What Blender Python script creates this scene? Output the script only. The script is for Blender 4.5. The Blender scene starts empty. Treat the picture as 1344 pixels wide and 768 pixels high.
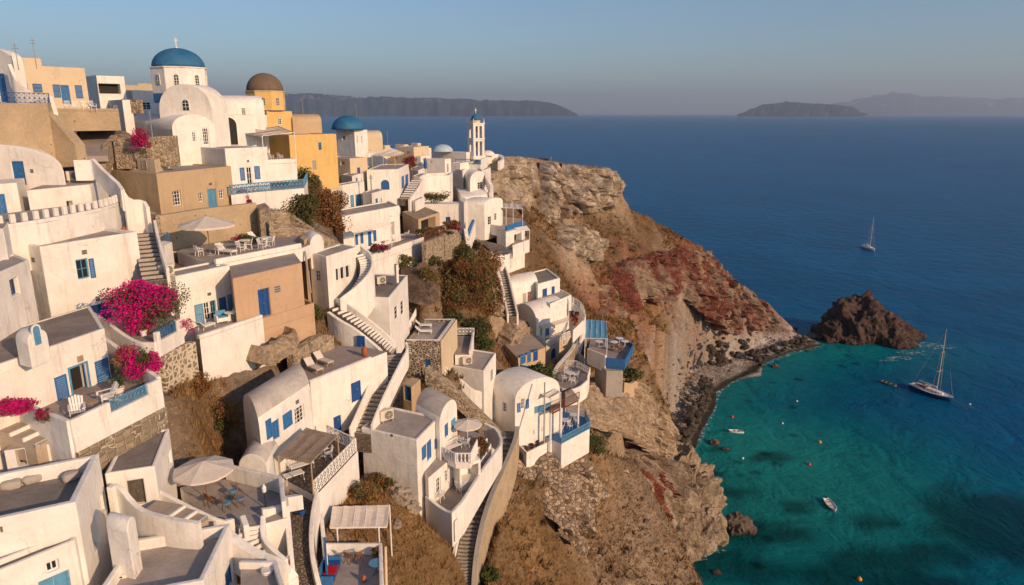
import bpy, bmesh, math, random
import numpy as np
from mathutils import Vector, Matrix, noise as mnoise
from mathutils.geometry import delaunay_2d_cdt
random.seed(7); rng = np.random.default_rng(11)
SC = bpy.context.scene
COL = SC.collection
# ------------------------------------------------------------------ camera model (photo 1344x768)
FPX, HCAM, PITCH = 920.0, 80.0, math.radians(14.32)
CP, SP = math.cos(PITCH), math.sin(PITCH)
CAM = Vector((0, 0, HCAM))
def ray(px, py):
    return Vector((px-672, FPX*CP+(384-py)*SP, -FPX*SP+(384-py)*CP))/FPX
def P(px, py, d): return CAM+ray(px, py)*d
def PZ(px, py, z):
    r = ray(px, py); return CAM+r*((z-HCAM)/r.z)
def PY(px, py, y):
    r = ray(px, py); return CAM+r*(y/r.y)
# ------------------------------------------------------------------ materials
MATS = {}
def newmat(name):
    m = bpy.data.materials.new(name); m.use_nodes = True
    nt = m.node_tree; nt.nodes.clear()
    out = nt.nodes.new('ShaderNodeOutputMaterial'); b = nt.nodes.new('ShaderNodeBsdfPrincipled')
    nt.links.new(b.outputs[0], out.inputs[0]); MATS[name] = m
    return m, nt, b
def N(nt, t, **kw):
    n = nt.nodes.new(t)
    for k, v in kw.items():
        if k[0] == '_': setattr(n, k[1:], v)
        elif k[0] == 'i' and k[1:].isdigit(): n.inputs[int(k[1:])].default_value = v
        else: n.inputs[k.replace('_', ' ')].default_value = v
    return n
def ramp(nt, src, stops, interp='LINEAR'):
    r = nt.nodes.new('ShaderNodeValToRGB'); r.color_ramp.interpolation = interp
    e = r.color_ramp.elements
    while len(e) > 1: e.remove(e[-1])
    e[0].position = stops[0][0]; e[0].color = col4(stops[0][1])
    for p, c in stops[1:]:
        x = e.new(p); x.color = col4(c)
    nt.links.new(src, r.inputs[0]); return r.outputs[0]
def col4(c):
    if isinstance(c, (int, float)): return (c, c, c, 1)
    return (c[0], c[1], c[2], 1)
def mixc(nt, fac, a, b, mode='MIX'):
    m = nt.nodes.new('ShaderNodeMix'); m.data_type = 'RGBA'; m.blend_type = mode
    L = nt.links
    if isinstance(fac, (int, float)): m.inputs[0].default_value = fac
    else: L.new(fac, m.inputs[0])
    for s, v in ((6, a), (7, b)):
        if isinstance(v, (int, float, tuple, list)): m.inputs[s].default_value = col4(v)
        else: L.new(v, m.inputs[s])
    return m.outputs[2]
def mth(nt, op, a, b=0.0, clamp=False):
    m = nt.nodes.new('ShaderNodeMath'); m.operation = op; m.use_clamp = clamp
    for i, v in enumerate((a, b)):
        if isinstance(v, (int, float)): m.inputs[i].default_value = v
        else: nt.links.new(v, m.inputs[i])
    return m.outputs[0]
def coords(nt, scale=(1, 1, 1)):
    g = nt.nodes.new('ShaderNodeNewGeometry'); mp = nt.nodes.new('ShaderNodeMapping')
    mp.inputs['Scale'].default_value = scale
    nt.links.new(g.outputs['Position'], mp.inputs[0]); return mp.outputs[0]
def noi(nt, co, sc, det=4, rough=.55, dist=0):
    n = N(nt, 'ShaderNodeTexNoise', Scale=sc, Detail=det, Roughness=rough, Distortion=dist)
    nt.links.new(co, n.inputs['Vector']); return n.outputs[0]
def vor(nt, co, sc, feat='F1', rnd=1.0):
    n = N(nt, 'ShaderNodeTexVoronoi', _feature=feat, Scale=sc, Randomness=rnd)
    nt.links.new(co, n.inputs['Vector']); return n
def bump(nt, b, h, strength=.5, dist=.02):
    k = N(nt, 'ShaderNodeBump', Strength=strength, Distance=dist)
    nt.links.new(h, k.inputs['Height']); nt.links.new(k.outputs[0], b.inputs['Normal']); return k
def plaster(name, col, dirt=.25, dcol=None, rough=.9):
    m, nt, b = newmat(name); co = coords(nt)
    n1 = noi(nt, co, .6, 5); st = noi(nt, coords(nt, (1.6, 1.6, .18)), 1.3, 5, .65); n3 = noi(nt, co, 7, 6, .7)
    dc = dcol or tuple(x*.62 for x in col)
    f = mth(nt, 'MULTIPLY', ramp(nt, n1, [(.4, 0.), (.75, 1.)]), dirt)
    c = mixc(nt, f, col, dc)
    f2 = mth(nt, 'MULTIPLY', ramp(nt, st, [(.52, 0.), (.75, 1.)]), dirt*1.3)
    c = mixc(nt, f2, c, tuple(x*.7 for x in dc))
    f3 = mth(nt, 'MULTIPLY', ramp(nt, n3, [(.5, 0.), (.8, 1.)]), dirt*.6)
    c = mixc(nt, f3, c, tuple(x*.75 for x in col))
    # hairline cracks, and patches of newer limewash with their own edges
    cv = nt.nodes.new('ShaderNodeVectorMath'); cv.operation = 'ADD'; cn = N(nt, 'ShaderNodeTexNoise', Scale=1.1, Detail=4.0); nt.links.new(co, cn.inputs['Vector']); nt.links.new(co, cv.inputs[0]); nt.links.new(cn.outputs['Color'], cv.inputs[1])
    e = vor(nt, cv.outputs[0], .55, 'DISTANCE_TO_EDGE'); ck = mth(nt, 'MULTIPLY', ramp(nt, e.outputs['Distance'], [(.004, 1.), (.012, 0.)]), ramp(nt, noi(nt, co, .45, 3), [(.54, 0.), (.6, .55)])); c = mixc(nt, ck, c, tuple(x*.45 for x in col))
    pt = mth(nt, 'MULTIPLY', ramp(nt, noi(nt, co, .33, 4, .7, 1.2), [(.56, 0.), (.575, 1.)]), .30); c = mixc(nt, pt, c, tuple(min(.86, x*1.06) for x in col))
    nt.links.new(c, b.inputs['Base Color']); b.inputs['Roughness'].default_value = rough
    b.inputs['Specular IOR Level'].default_value = .2
    h = mth(nt, 'ADD', noi(nt, co, 3.5, 6, .6), mth(nt, 'MULTIPLY', noi(nt, co, .9, 3), 2.5))
    bump(nt, b, h, .5, .055)
    return m
def concrete(name, col, dark=.55, sc=1.0):
    m, nt, b = newmat(name); co = coords(nt)
    a = noi(nt, co, .5*sc, 6, .65, .6); c2 = noi(nt, co, 3.2*sc, 6, .7); c3 = noi(nt, co, 24, 3)
    c = mixc(nt, ramp(nt, a, [(.35, 0.), (.65, 1.)]), col, tuple(x*dark for x in col))
    c = mixc(nt, ramp(nt, c2, [(.5, 0.), (.72, .7)]), c, tuple(x*dark*.8 for x in col))
    c = mixc(nt, ramp(nt, c3, [(.35, 0.), (.7, .5)]), c, tuple(x*1.35 for x in col))
    nt.links.new(c, b.inputs['Base Color']); b.inputs['Roughness'].default_value = .95
    b.inputs['Specular IOR Level'].default_value = .15
    bump(nt, b, mth(nt, 'ADD', c2, c3), .3, .02); return m
def rubble(name, stone, mortar, sc=2.2, edge=.09, var=.55, rnd=1.0, sq=1.3):
    m, nt, b = newmat(name); co = coords(nt, (1, 1, sq))
    nz = noi(nt, co, 3, 3)
    ad = nt.nodes.new('ShaderNodeVectorMath'); ad.operation = 'ADD'
    cc = N(nt, 'ShaderNodeTexNoise', Scale=1.7, Detail=2.0); nt.links.new(co, cc.inputs['Vector'])
    scn = nt.nodes.new('ShaderNodeVectorMath'); scn.operation = 'SCALE'; scn.inputs['Scale'].default_value = .25
    nt.links.new(cc.outputs['Color'], scn.inputs[0]); nt.links.new(co, ad.inputs[0]); nt.links.new(scn.outputs[0], ad.inputs[1])
    v = vor(nt, ad.outputs[0], sc, 'F1', rnd); e = vor(nt, ad.outputs[0], sc, 'DISTANCE_TO_EDGE', rnd)
    sep = nt.nodes.new('ShaderNodeSeparateColor'); nt.links.new(v.outputs['Color'], sep.inputs[0])
    k = ramp(nt, sep.outputs[0], [(0., tuple(x*(1-var) for x in stone)), (.5, stone), (1., tuple(min(1, x*(1+var*.8)) for x in stone))])
    k = mixc(nt, ramp(nt, nz, [(.4, 0.), (.7, .5)]), k, tuple(x*.6 for x in stone))
    f = ramp(nt, e.outputs['Distance'], [(edge*.5, 1.), (edge, 0.)])
    c = mixc(nt, f, k, mortar)
    nt.links.new(c, b.inputs['Base Color']); b.inputs['Roughness'].default_value = .95; b.inputs['Specular IOR Level'].default_value = .15
    h = mth(nt, 'ADD', ramp(nt, e.outputs['Distance'], [(0., 0.), (edge*2, 1.)]), mth(nt, 'MULTIPLY', noi(nt, co, 9, 4), .4))
    bump(nt, b, h, .9, .08); return m
def paint(name, col, rough=.5, var=.2, spec=.4, stripe=None):
    m, nt, b = newmat(name); co = coords(nt)
    n = noi(nt, co, 2.5, 5, .7)
    c = mixc(nt, ramp(nt, n, [(.4, 0.), (.7, 1.)]), col, tuple(x*(1-var) for x in col))
    n2 = noi(nt, co, 18, 4, .7)
    c = mixc(nt, ramp(nt, n2, [(.6, 0.), (.8, var)]), c, tuple(min(1, x*1.3+.05) for x in col))
    nt.links.new(c, b.inputs['Base Color']); b.inputs['Roughness'].default_value = rough
    b.inputs['Specular IOR Level'].default_value = spec; return m
WHITE = plaster('plaster_white', (.79, .75, .70), .36, (.48, .41, .33))
WHITE2 = plaster('plaster_white_worn', (.77, .735, .69), .34, (.44, .38, .31))
CREAM = plaster('plaster_cream', (.62, .50, .35), .2)
BEIGE = plaster('plaster_beige', (.50, .37, .235), .25)
TAN = plaster('plaster_tan', (.50, .34, .22), .3)
YELLOW = plaster('plaster_yellow', (.66, .44, .17), .25)
YELLOWD = plaster('plaster_ochre', (.58, .34, .10), .2)
GREYP = plaster('plaster_grey', (.40, .36, .32), .35)
ROOFG = concrete('roof_screed', (.40, .35, .315), .6)
ROOFD = concrete('roof_screed_dark', (.27, .235, .21), .55)
FLOOR = concrete('terrace_screed', (.36, .30, .27), .7)
SAND = concrete('sandy_screed', (.45, .36, .28), .7)
VAULT = concrete('vault_top', (.52, .47, .42), .6)
COBBLE = rubble('cobbles', (.22, .175, .14), (.12, .095, .08), 5.5, .07, .4)
RUBBLE = rubble('rubble_wall', (.34, .26, .18), (.46, .38, .28), 2.6, .08, .5)
RUBDARK = rubble('rubble_dark', (.13, .095, .075), (.46, .39, .31), 3.0, .12, .5)
RUBBIG = rubble('rubble_block', (.27, .215, .15), (.52, .44, .33), 1.9, .05, .35, .55, 1.6)
RUBCREAM = rubble('rubble_cream', (.28, .215, .14), (.60, .51, .39), 2.2, .2, .35, .9, 1.2)
def pitted(name, col):
    m, nt, b = newmat(name); co = coords(nt); n1 = noi(nt, co, .5, 6, .65, .5); n2 = noi(nt, co, 4, 6, .7); v = vor(nt, co, 1.6); g = noi(nt, co, 1.1, 3, .6)
    c = mixc(nt, ramp(nt, n1, [(.35, 0.), (.65, .7)]), col, tuple(x*.68 for x in col)); c = mixc(nt, ramp(nt, n2, [(.5, 0.), (.7, .5)]), c, tuple(min(1, x*1.25) for x in col))
    pit = mth(nt, 'MULTIPLY', ramp(nt, v.outputs['Distance'], [(.09, 1.), (.15, 0.)]), ramp(nt, g, [(.5, 0.), (.56, 1.)])); c = mixc(nt, pit, c, tuple(x*.25 for x in col))
    nt.links.new(c, b.inputs['Base Color']); b.inputs['Roughness'].default_value = .95; b.inputs['Specular IOR Level'].default_value = .1
    bump(nt, b, mth(nt, 'ADD', mth(nt, 'MULTIPLY', n1, 1.5), mth(nt, 'SUBTRACT', n2, pit)), .7, .12); return m
OLDWALL = pitted('old_wall', (.46, .355, .235))
BLUE = paint('paint_blue', (.035, .155, .38), .5, .25)
BLUED = paint('paint_blue_deep', (.015, .075, .26), .5, .25)
BLUEL = paint('paint_blue_light', (.10, .29, .46), .6, .25)
DOMEB = plaster('dome_blue', (.018, .12, .26), .5, (.10, .22, .32), .6)
DOMEBR = plaster('dome_brown', (.17, .12, .085), .3)
WPAINT = paint('paint_white', (.78, .75, .72), .5, .12)
WOOD = paint('wood_brown', (.22, .10, .045), .6, .35)
WOODL = paint('wood_pale', (.42, .28, .16), .7, .3)
METAL = paint('metal_grey', (.30, .29, .28), .45, .3)
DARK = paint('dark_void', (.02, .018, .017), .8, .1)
BLACK = paint('black_iron', (.03, .03, .03), .5, .1)
CANVAS = paint('canvas_cream', (.66, .58, .50), .9, .12, .1)
REED = paint('reed_mat', (.36, .27, .205), .95, .35, .05)
TERRA = paint('terracotta', (.36, .12, .06), .8, .25, .2)
RED = paint('red_cloth', (.48, .02, .03), .9, .15, .1)
RUST = paint('rust', (.17, .07, .045), .8, .4, .2)
ACW = paint('ac_cream', (.62, .55, .45), .5, .15)
m, nt, GL = newmat('glass'); GL.inputs['Base Color'].default_value = (.02, .028, .035, 1); GL.inputs['Roughness'].default_value = .08
GLASS = m
# ------------------------------------------------------------------ objects
ORG = {}
def bmnew(): return bmesh.new()
def obj(name, bm, mat, parent=None, bevel=0, smooth=False, seg=2):
    if len(bm.verts) == 0: bm.free(); return None
    me = bpy.data.meshes.new(name)
    off = ORG.get(parent.name) if parent is not None else None
    if off is None: off = Vector((0, 0, 0))
    if off.length: bmesh.ops.translate(bm, verts=bm.verts, vec=-off)
    bmesh.ops.recalc_face_normals(bm, faces=bm.faces)
    if smooth:
        for f in bm.faces: f.smooth = True
    bm.to_mesh(me); bm.free()
    for mm in (mat if isinstance(mat, (list, tuple)) else [mat]): me.materials.append(mm)
    o = bpy.data.objects.new(name, me); COL.objects.link(o)
    if parent is not None: o.parent = parent; ORG[o.name] = off
    if bevel:
        md = o.modifiers.new('Bevel', 'BEVEL'); md.width = bevel; md.segments = seg; md.limit_method = 'ANGLE'; md.angle_limit = math.radians(32)
        md.harden_normals = False
    return o
def lone(name, bm, mat, label, cat, group=None, loc=None, **kw):
    """a thing that is one mesh; bm in world coordinates, origin set at loc"""
    if loc is None:
        vs = [v.co for v in bm.verts]; loc = Vector((sum(v.x for v in vs)/len(vs), sum(v.y for v in vs)/len(vs), min(v.z for v in vs)))
    bmesh.ops.translate(bm, verts=bm.verts, vec=-loc)
    o = obj(name, bm, mat, None, **kw); o.location = loc; ORG[o.name] = loc.copy()
    tag(o, label, cat, group); return o
def tag(o, label, cat, group=None, kind=None):
    if label: o['label'] = label
    if cat: o['category'] = cat
    if group: o['group'] = group
    if kind: o['kind'] = kind
    return o
def thing(name, label, cat, loc, group=None, rz=0, world=True):
    o = bpy.data.objects.new(name, None); COL.objects.link(o); o.location = loc; o.rotation_euler = (0, 0, rz)
    o.empty_display_size = .3
    if world: ORG[o.name] = Vector(loc)
    else: ORG[o.name] = Vector((0, 0, 0))
    return tag(o, label, cat, group)
def struct(name, bm, mat, **kw):
    o = obj(name, bm, mat, None, **kw); o['kind'] = 'structure'; return o
def dup(root, loc, rz=0, label=None, group=None, scale=None):
    r = root.copy(); COL.objects.link(r); r.location = loc; r.rotation_euler = (0, 0, rz)
    if scale: r.scale = (scale,)*3
    if label: r['label'] = label
    if group: r['group'] = group
    for ch in list(root.children):
        c = ch.copy(); COL.objects.link(c); c.parent = r
        for g in ch.children:
            d = g.copy(); COL.objects.link(d); d.parent = c
    return r
# ------------------------------------------------------------------ primitives
def quadbox(bm, pts8):
    v = [bm.verts.new(p) for p in pts8]
    for f in ((0, 1, 2, 3), (7, 6, 5, 4), (0, 4, 5, 1), (1, 5, 6, 2), (2, 6, 7, 3), (3, 7, 4, 0)):
        bm.faces.new([v[i] for i in f])
def fbox(bm, O, U, Nn, u0, u1, v0, v1, n0, n1, W=None):
    """box in a frame: U horizontal, W up (default z), Nn outward"""
    W = W or Vector((0, 0, 1))
    quadbox(bm, [O+U*u+W*v+Nn*n for n in (n0, n1) for (u, v) in ((u0, v0), (u1, v0), (u1, v1), (u0, v1))])
def box(bm, c, s, rz=0):
    U = Vector((math.cos(rz), math.sin(rz), 0)); V = Vector((-U.y, U.x, 0))
    fbox(bm, Vector(c), U, V, -s[0]/2, s[0]/2, -s[2]/2, s[2]/2, -s[1]/2, s[1]/2)
def tube(bm, a, b, r, r2=None, n=8, cap=True):
    a = Vector(a); b = Vector(b); r2 = r if r2 is None else r2
    d = (b-a); L = d.length
    if L < 1e-6: return
    d.normalize(); x = d.orthogonal().normalized(); y = d.cross(x)
    A = [bm.verts.new(a+(x*math.cos(2*math.pi*i/n)+y*math.sin(2*math.pi*i/n))*r) for i in range(n)]
    B_ = [bm.verts.new(b+(x*math.cos(2*math.pi*i/n)+y*math.sin(2*math.pi*i/n))*r2) for i in range(n)]
    for i in range(n): bm.faces.new((A[i], A[(i+1) % n], B_[(i+1) % n], B_[i]))
    if cap: bm.faces.new(A[::-1]); bm.faces.new(B_)
def polytube(bm, pts, r, n=6):
    for a, b in zip(pts[:-1], pts[1:]): tube(bm, a, b, r, n=n)
def lathe(bm, c, prof, n=16, sx=1, sy=1):
    c = Vector(c); rings = []
    for r, z in prof:
        rings.append([bm.verts.new(c+Vector((math.cos(2*math.pi*i/n)*r*sx, math.sin(2*math.pi*i/n)*r*sy, z))) for i in range(n)])
    for a, b in zip(rings[:-1], rings[1:]):
        for i in range(n): bm.faces.new((a[i], a[(i+1) % n], b[(i+1) % n], b[i]))
    bm.faces.new(rings[0][::-1]); bm.faces.new(rings[-1])
def prism(bm, poly, z0, z1):
    n = len(poly)
    a = [bm.verts.new((p[0], p[1], z0)) for p in poly]; b = [bm.verts.new((p[0], p[1], z1)) for p in poly]
    for i in range(n): bm.faces.new((a[i], a[(i+1) % n], b[(i+1) % n], b[i]))
    bm.faces.new(a[::-1]); bm.faces.new(b); return b
def inset_poly(poly, t):
    n = len(poly); out = []
    A = sum(poly[i][0]*poly[(i+1) % n][1]-poly[(i+1) % n][0]*poly[i][1] for i in range(n))
    s = 1 if A > 0 else -1
    for i in range(n):
        p0, p1, p2 = Vector(poly[i-1][:2]), Vector(poly[i][:2]), Vector(poly[(i+1) % n][:2])
        d1 = (p1-p0).normalized(); d2 = (p2-p1).normalized()
        n1 = Vector((-d1.y, d1.x))*s; n2 = Vector((-d2.y, d2.x))*s
        bi = (n1+n2)
        if bi.length < 1e-4: bi = n1
        bi.normalize(); k = max(.35, bi.dot(n1)); out.append(p1+bi*(t/k))
    return out
# ------------------------------------------------------------------ buildings
CLAMPS = []   # (poly, zmax, margin)
SIGHT = []    # (point a, point b, z, reach): the foot of what the ground must not hide
class Bld:
    def __init__(s, name, label, cat, pts, d=None, z=None, h=4.0, zb=None, wall=WHITE, roof=ROOFG, kind='flat', rec=.35, t=.28, rise=1.6,
                 axis=0, group=None, bevel=.06, clamp=True, ai=1, topmat=None, seg=14, under=1.2, cm=.8, yaw=None):
        s.zt = z if z is not None else P(pts[ai][0], pts[ai][1], d).z
        if yaw is not None:
            yw, ll, lr = yaw if isinstance(yaw, tuple) else (yaw, None, None)
            yr = math.radians(yw); uR = Vector((math.sin(yr), math.cos(yr))); uL = Vector((-uR.y, uR.x)); Ap = P(pts[1][0], pts[1][1], d).to_2d()
            def along_(u, p, ln):
                if ln: return Ap+u*ln
                r = ray(p[0], p[1]).to_2d(); k = (Ap.x*r.y-Ap.y*r.x)/(u.y*r.x-u.x*r.y); return Ap+u*k
            poly = [along_(uL, pts[0], ll), Ap, along_(uR, pts[2], lr)]
        else: poly = [PZ(x, y, s.zt).to_2d() for x, y in pts]
        if len(poly) == 3: poly.append(poly[0]+poly[2]-poly[1])
        s.poly = poly; s.zg = zb if zb is not None else s.zt-h; s.zb = s.zg-under
        A = sum(poly[i].x*poly[(i+1) % len(poly)].y-poly[(i+1) % len(poly)].x*poly[i].y for i in range(len(poly)))
        s.sg = 1 if A > 0 else -1
        c = sum(poly, Vector((0, 0)))/len(poly)
        s.root = thing(name, label, cat, (c.x, c.y, s.zb), group)
        s.wall = wall; s.kind = kind; s.roofm = roof; s.bevel = bevel; s.topmat = topmat
        if clamp: CLAMPS.append((poly, s.zt-.6 if kind == 'vault' else s.zt-rec-.35, .25)); CLAMPS.append((poly, s.zg, cm)); SIGHT.extend([(poly[0], poly[1], s.zg, 7.), (poly[1], poly[2], s.zg, 7.)])
        bm = bmnew()
        if kind == 'flat':
            if rec > 0:
                n = len(poly); ins = inset_poly(poly, t)
                a = [bm.verts.new((p.x, p.y, s.zb)) for p in poly]; b = [bm.verts.new((p.x, p.y, s.zt)) for p in poly]
                c_ = [bm.verts.new((p.x, p.y, s.zt)) for p in ins]; e = [bm.verts.new((p.x, p.y, s.zt-rec)) for p in ins]
                for i in range(n):
                    j = (i+1) % n
                    bm.faces.new((a[i], a[j], b[j], b[i])); bm.faces.new((b[i], b[j], c_[j], c_[i])); bm.faces.new((c_[i], c_[j], e[j], e[i]))
                bm.faces.new(a[::-1]); bm.faces.new(e)
                r = bmnew(); ri = inset_poly(poly, t+.005); prism(r, [(p.x, p.y) for p in ri], s.zt-rec+.004, s.zt-rec+.03)
                obj('roof', r, roof, s.root)
            else:
                prism(bm, [(p.x, p.y) for p in poly], s.zb, s.zt)
                r = bmnew(); ri = inset_poly(poly, .02); prism(r, [(p.x, p.y) for p in ri], s.zt+.003, s.zt+.02)
                obj('roof', r, roof, s.root)
        elif kind == 'vault':
            # poly 0-1 wall (left) , 1-2 wall (right). axis=0: barrel runs along 0-1 , gable on wall 1-2 ; axis=1: barrel along 1-2, gable on wall 0-1
            if axis == 0: g0, g1, ax = poly[1], poly[2], poly[0]-poly[1]
            else: g0, g1, ax = poly[0], poly[1], poly[2]-poly[1]
            prof = [(0, s.zb), (0, s.zt)]
            for i in range(1, seg): a = math.pi*i/seg; prof.append(((1-math.cos(a))/2, s.zt+rise*math.sin(a)**.85))
            prof += [(1, s.zt), (1, s.zb)]
            R1 = [bm.verts.new((*(g0+(g1-g0)*u), zz)) for u, zz in prof]; R2 = [bm.verts.new((*(g0+ax+(g1-g0)*u), zz)) for u, zz in prof]
            n = len(prof)
            for i in range(n): f = bm.faces.new((R1[i], R1[(i+1) % n], R2[(i+1) % n], R2[i]))
            bm.faces.new(R1[::-1]); bm.faces.new(R2)
            if topmat:
                bmesh.ops.recalc_face_normals(bm, faces=bm.faces)
                for f in bm.faces:
                    if f.normal.z > .45: f.material_index = 1
        s.bm = bm; bmesh.ops.recalc_face_normals(bm, faces=bm.faces)
        s.jobs = []
    def frame(s, w):
        a, b = s.poly[w], s.poly[(w+1) % len(s.poly)]
        U = (b-a).normalized(); Nn = Vector((U.y, -U.x))*s.sg
        return Vector((a.x, a.y, 0)), Vector((U.x, U.y, 0)), Vector((Nn.x, Nn.y, 0)), (b-a).length
    def uv(s, w, px, py):
        O, U, Nn, L = s.frame(w); r = ray(px, py); t = (O-CAM).dot(Nn)/r.dot(Nn)
        p = CAM+r*t; return (p-O).dot(U), p.z
    def rect(s, w, x0, x1, y0, y1):
        cx, cy = (x0+x1)/2, (y0+y1)/2
        ua = s.uv(w, x0, cy)[0]; ub = s.uv(w, x1, cy)[0]; va = s.uv(w, cx, y1)[1]; vb = s.uv(w, cx, y0)[1]
        L = s.frame(w)[3]
        u0, u1 = min(ua, ub), max(ua, ub); u0 = max(u0, .12); u1 = min(u1, L-.12)
        return u0, u1, min(va, vb), max(va, vb)
    def cut(s, w, u0, u1, v0, v1, depth):
        O, U, Nn, L = s.frame(w); bm = s.bm; Z = Vector((0, 0, 1))
        v0 = max(v0, s.zb+.02)
        def on():
            return [f for f in bm.faces if f.normal.dot(Nn) > .995 and abs((f.calc_center_median()-O).dot(Nn)) < .01]
        for co, no in ((O+U*u0, U), (O+U*u1, U), (Z*v0, Z), (Z*v1, Z)):
            fs = on(); g = list(fs)+list({e for f in fs for e in f.edges})+list({v for f in fs for v in f.verts})
            bmesh.ops.bisect_plane(bm, geom=g, plane_co=co, plane_no=no, dist=1e-4)
        fs = []
        for f in on():
            c = f.calc_center_median(); u = (c-O).dot(U)
            if u0 < u < u1 and v0 < c.z < v1: fs.append(f)
        if not fs: return False
        r = bmesh.ops.extrude_face_region(bm, geom=fs)
        vs = [g for g in r['geom'] if isinstance(g, bmesh.types.BMVert)]
        bmesh.ops.translate(bm, verts=vs, vec=-Nn*depth)
        dead = [f for f in fs if f.is_valid]
        if dead: bmesh.ops.delete(bm, geom=dead, context='FACES_ONLY')
        return True
    def op(s, w, kind, x0, x1, y0, y1, mat=None, arch=False, lab=None, dep=.16, fr=WPAINT, nv=2, nh=3):
        u0, u1, v0, v1 = s.rect(w, x0, x1, y0, y1)
        return s.opuv(w, kind, u0, u1, v0, v1, mat, arch, lab, dep, fr, nv, nh)
    def opuv(s, w, kind, u0, u1, v0, v1, mat=None, arch=False, lab=None, dep=.16, fr=WPAINT, nv=2, nh=3):
        O, U, Nn, L = s.frame(w); W = u1-u0; H = v1-v0
        if W < .05 or H < .05: return
        mat = mat or BLUE
        if kind in ('win', 'door', 'hole', 'winsh', 'doorsh'):
            s.cut(w, u0, u1, v0, v1, dep if kind != 'hole' else max(dep, .5))
        b = bmnew()
        if kind in ('win', 'winsh'):
            for a0, a1, c0, c1 in ((u0, u0+.07, v0, v1), (u1-.07, u1, v0, v1), (u0+.07, u1-.07, v1-.07, v1), (u0+.07, u1-.07, v0, v0+.07)):
                fbox(b, O, U, Nn, a0, a1, c0, c1, -dep+.002, -dep+.07)
            for i in range(1, nv): x = u0+W*i/nv; fbox(b, O, U, Nn, x-.025, x+.025, v0+.07, v1-.07, -dep+.002, -dep+.06)
            for i in range(1, nh): z = v0+H*i/nh; fbox(b, O, U, Nn, u0+.07, u1-.07, z-.02, z+.02, -dep+.003, -dep+.055)
            fo = obj('window', b, mat if kind == 'win' and mat is not BLUE else fr, s.root)
            p = bmnew(); fbox(p, O, U, Nn, u0+.05, u1-.05, v0+.05, v1-.05, -dep+.01, -dep+.03); obj('pane', p, GLASS, fo)
        elif kind in ('door', 'doorsh'):
            for a0, a1, c0, c1 in ((u0, u0+.08, v0, v1), (u1-.08, u1, v0, v1), (u0+.08, u1-.08, v1-.08, v1)):
                fbox(b, O, U, Nn, a0, a1, c0, c1, -dep+.002, -dep+.09)
            m_ = (u0+u1)/2
            for a0, a1 in ((u0+.08, m_-.01), (m_+.01, u1-.08)):
                if a1-a0 < .08: continue
                fbox(b, O, U, Nn, a0, a1, v0+.02, v1-.08, -dep+.004, -dep+.04)
                for k in range(2):
                    c0 = v0+.15+k*(H-.3)/2; c1 = c0+(H-.3)/2-.08
                    if a1-a0 > .2: fbox(b, O, U, Nn, a0+.06, a1-.06, c0, c1, -dep+.04, -dep+.055)
            fo = obj('door', b, mat, s.root)
            p = bmnew(); fbox(p, O, U, Nn, m_+.03, m_+.07, v0+H*.45, v0+H*.5, -dep+.055, -dep+.1); obj('handle', p, METAL, fo)
        elif kind == 'shut':
            s.shutter(w, u0, u1, v0, v1, mat)
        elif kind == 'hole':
            p = bmnew(); fbox(p, O, U, Nn, u0, u1, v0, v1, -max(dep, .5)+.003, -max(dep, .5)+.02); obj('doorway', p, DARK, s.root)  # near-black panel stands in for the shade inside the opening
        elif kind == 'arch':   # proud arched frame with pane
            n = 10
            def outl(g, hgt): 
                pts = [(u0-g, v0-g*.0), (u1+g, v0-g*.0)]
                r = W/2+g; cy = v1-W/2*hgt
                for i in range(n+1): a = math.pi*i/n; pts.append(((u0+u1)/2+r*math.cos(a), cy+r*hgt*math.sin(a)))
                return pts
            for g, n0, n1, mm, nm in ((.09, .0, .05, fr, 'window'), (0, .03, .056, mat if mat is not BLUE else GLASS, 'pane')):
                q = bmnew(); pts = outl(g, 1.0)
                A = [q.verts.new(O+U*x+Vector((0, 0, y))+Nn*n0) for x, y in pts]; B_ = [q.verts.new(O+U*x+Vector((0, 0, y))+Nn*n1) for x, y in pts]
                for i in range(len(pts)): q.faces.new((A[i], A[(i+1) % len(pts)], B_[(i+1) % len(pts)], B_[i]))
                q.faces.new(A[::-1]); q.faces.new(B_)
                if nm == 'window': fo = obj(nm, q, mm, s.root)
                else: obj(nm, q, mm, fo)
            q = bmnew(); fbox(q, O, U, Nn, (u0+u1)/2-.02, (u0+u1)/2+.02, v0, v1-.02, .05, .075)
            for i in (1, 2): z = v0+H*i/3; fbox(q, O, U, Nn, u0, u1, z-.02, z+.02, .05, .073)
            obj('glazing_bar', q, fr if mat in (BLUE, GLASS) else mat, fo)
        elif kind == 'vent':
            fbox(b, O, U, Nn, u0, u1, v0, v1, 0, .03); f = obj('vent', b, METAL, s.root)
            for i in range(3):
                q = bmnew(); z = v0+H*(i+.5)/3; fbox(q, O, U, Nn, u0+.03, u1-.03, z-.02, z+.02, .03, .045); obj('slot', q, DARK, f)
        if kind in ('winsh', 'doorsh'):
            sw = min(.62, W*.55) if kind == 'winsh' else .5
            s.shutter(w, u0-sw-.03, u0-.03, v0, v1, mat); s.shutter(w, u1+.03, u1+sw+.03, v0, v1, mat)
    def shutter(s, w, u0, u1, v0, v1, mat):
        O, U, Nn, L = s.frame(w); b = bmnew()
        u0 = max(u0, .02); u1 = min(u1, L-.02)
        if u1-u0 < .08: return
        e = .05
        for a0, a1, c0, c1 in ((u0, u0+e, v0, v1), (u1-e, u1, v0, v1), (u0+e, u1-e, v1-e, v1), (u0+e, u1-e, v0, v0+e), (u0+e, u1-e, (v0+v1)/2-.03, (v0+v1)/2+.03)):
            fbox(b, O, U, Nn, a0, a1, c0, c1, .005, .06)
        so = obj('shutter', b, mat, s.root)
        b = bmnew(); k = max(6, int((v1-v0)/.12))
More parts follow.
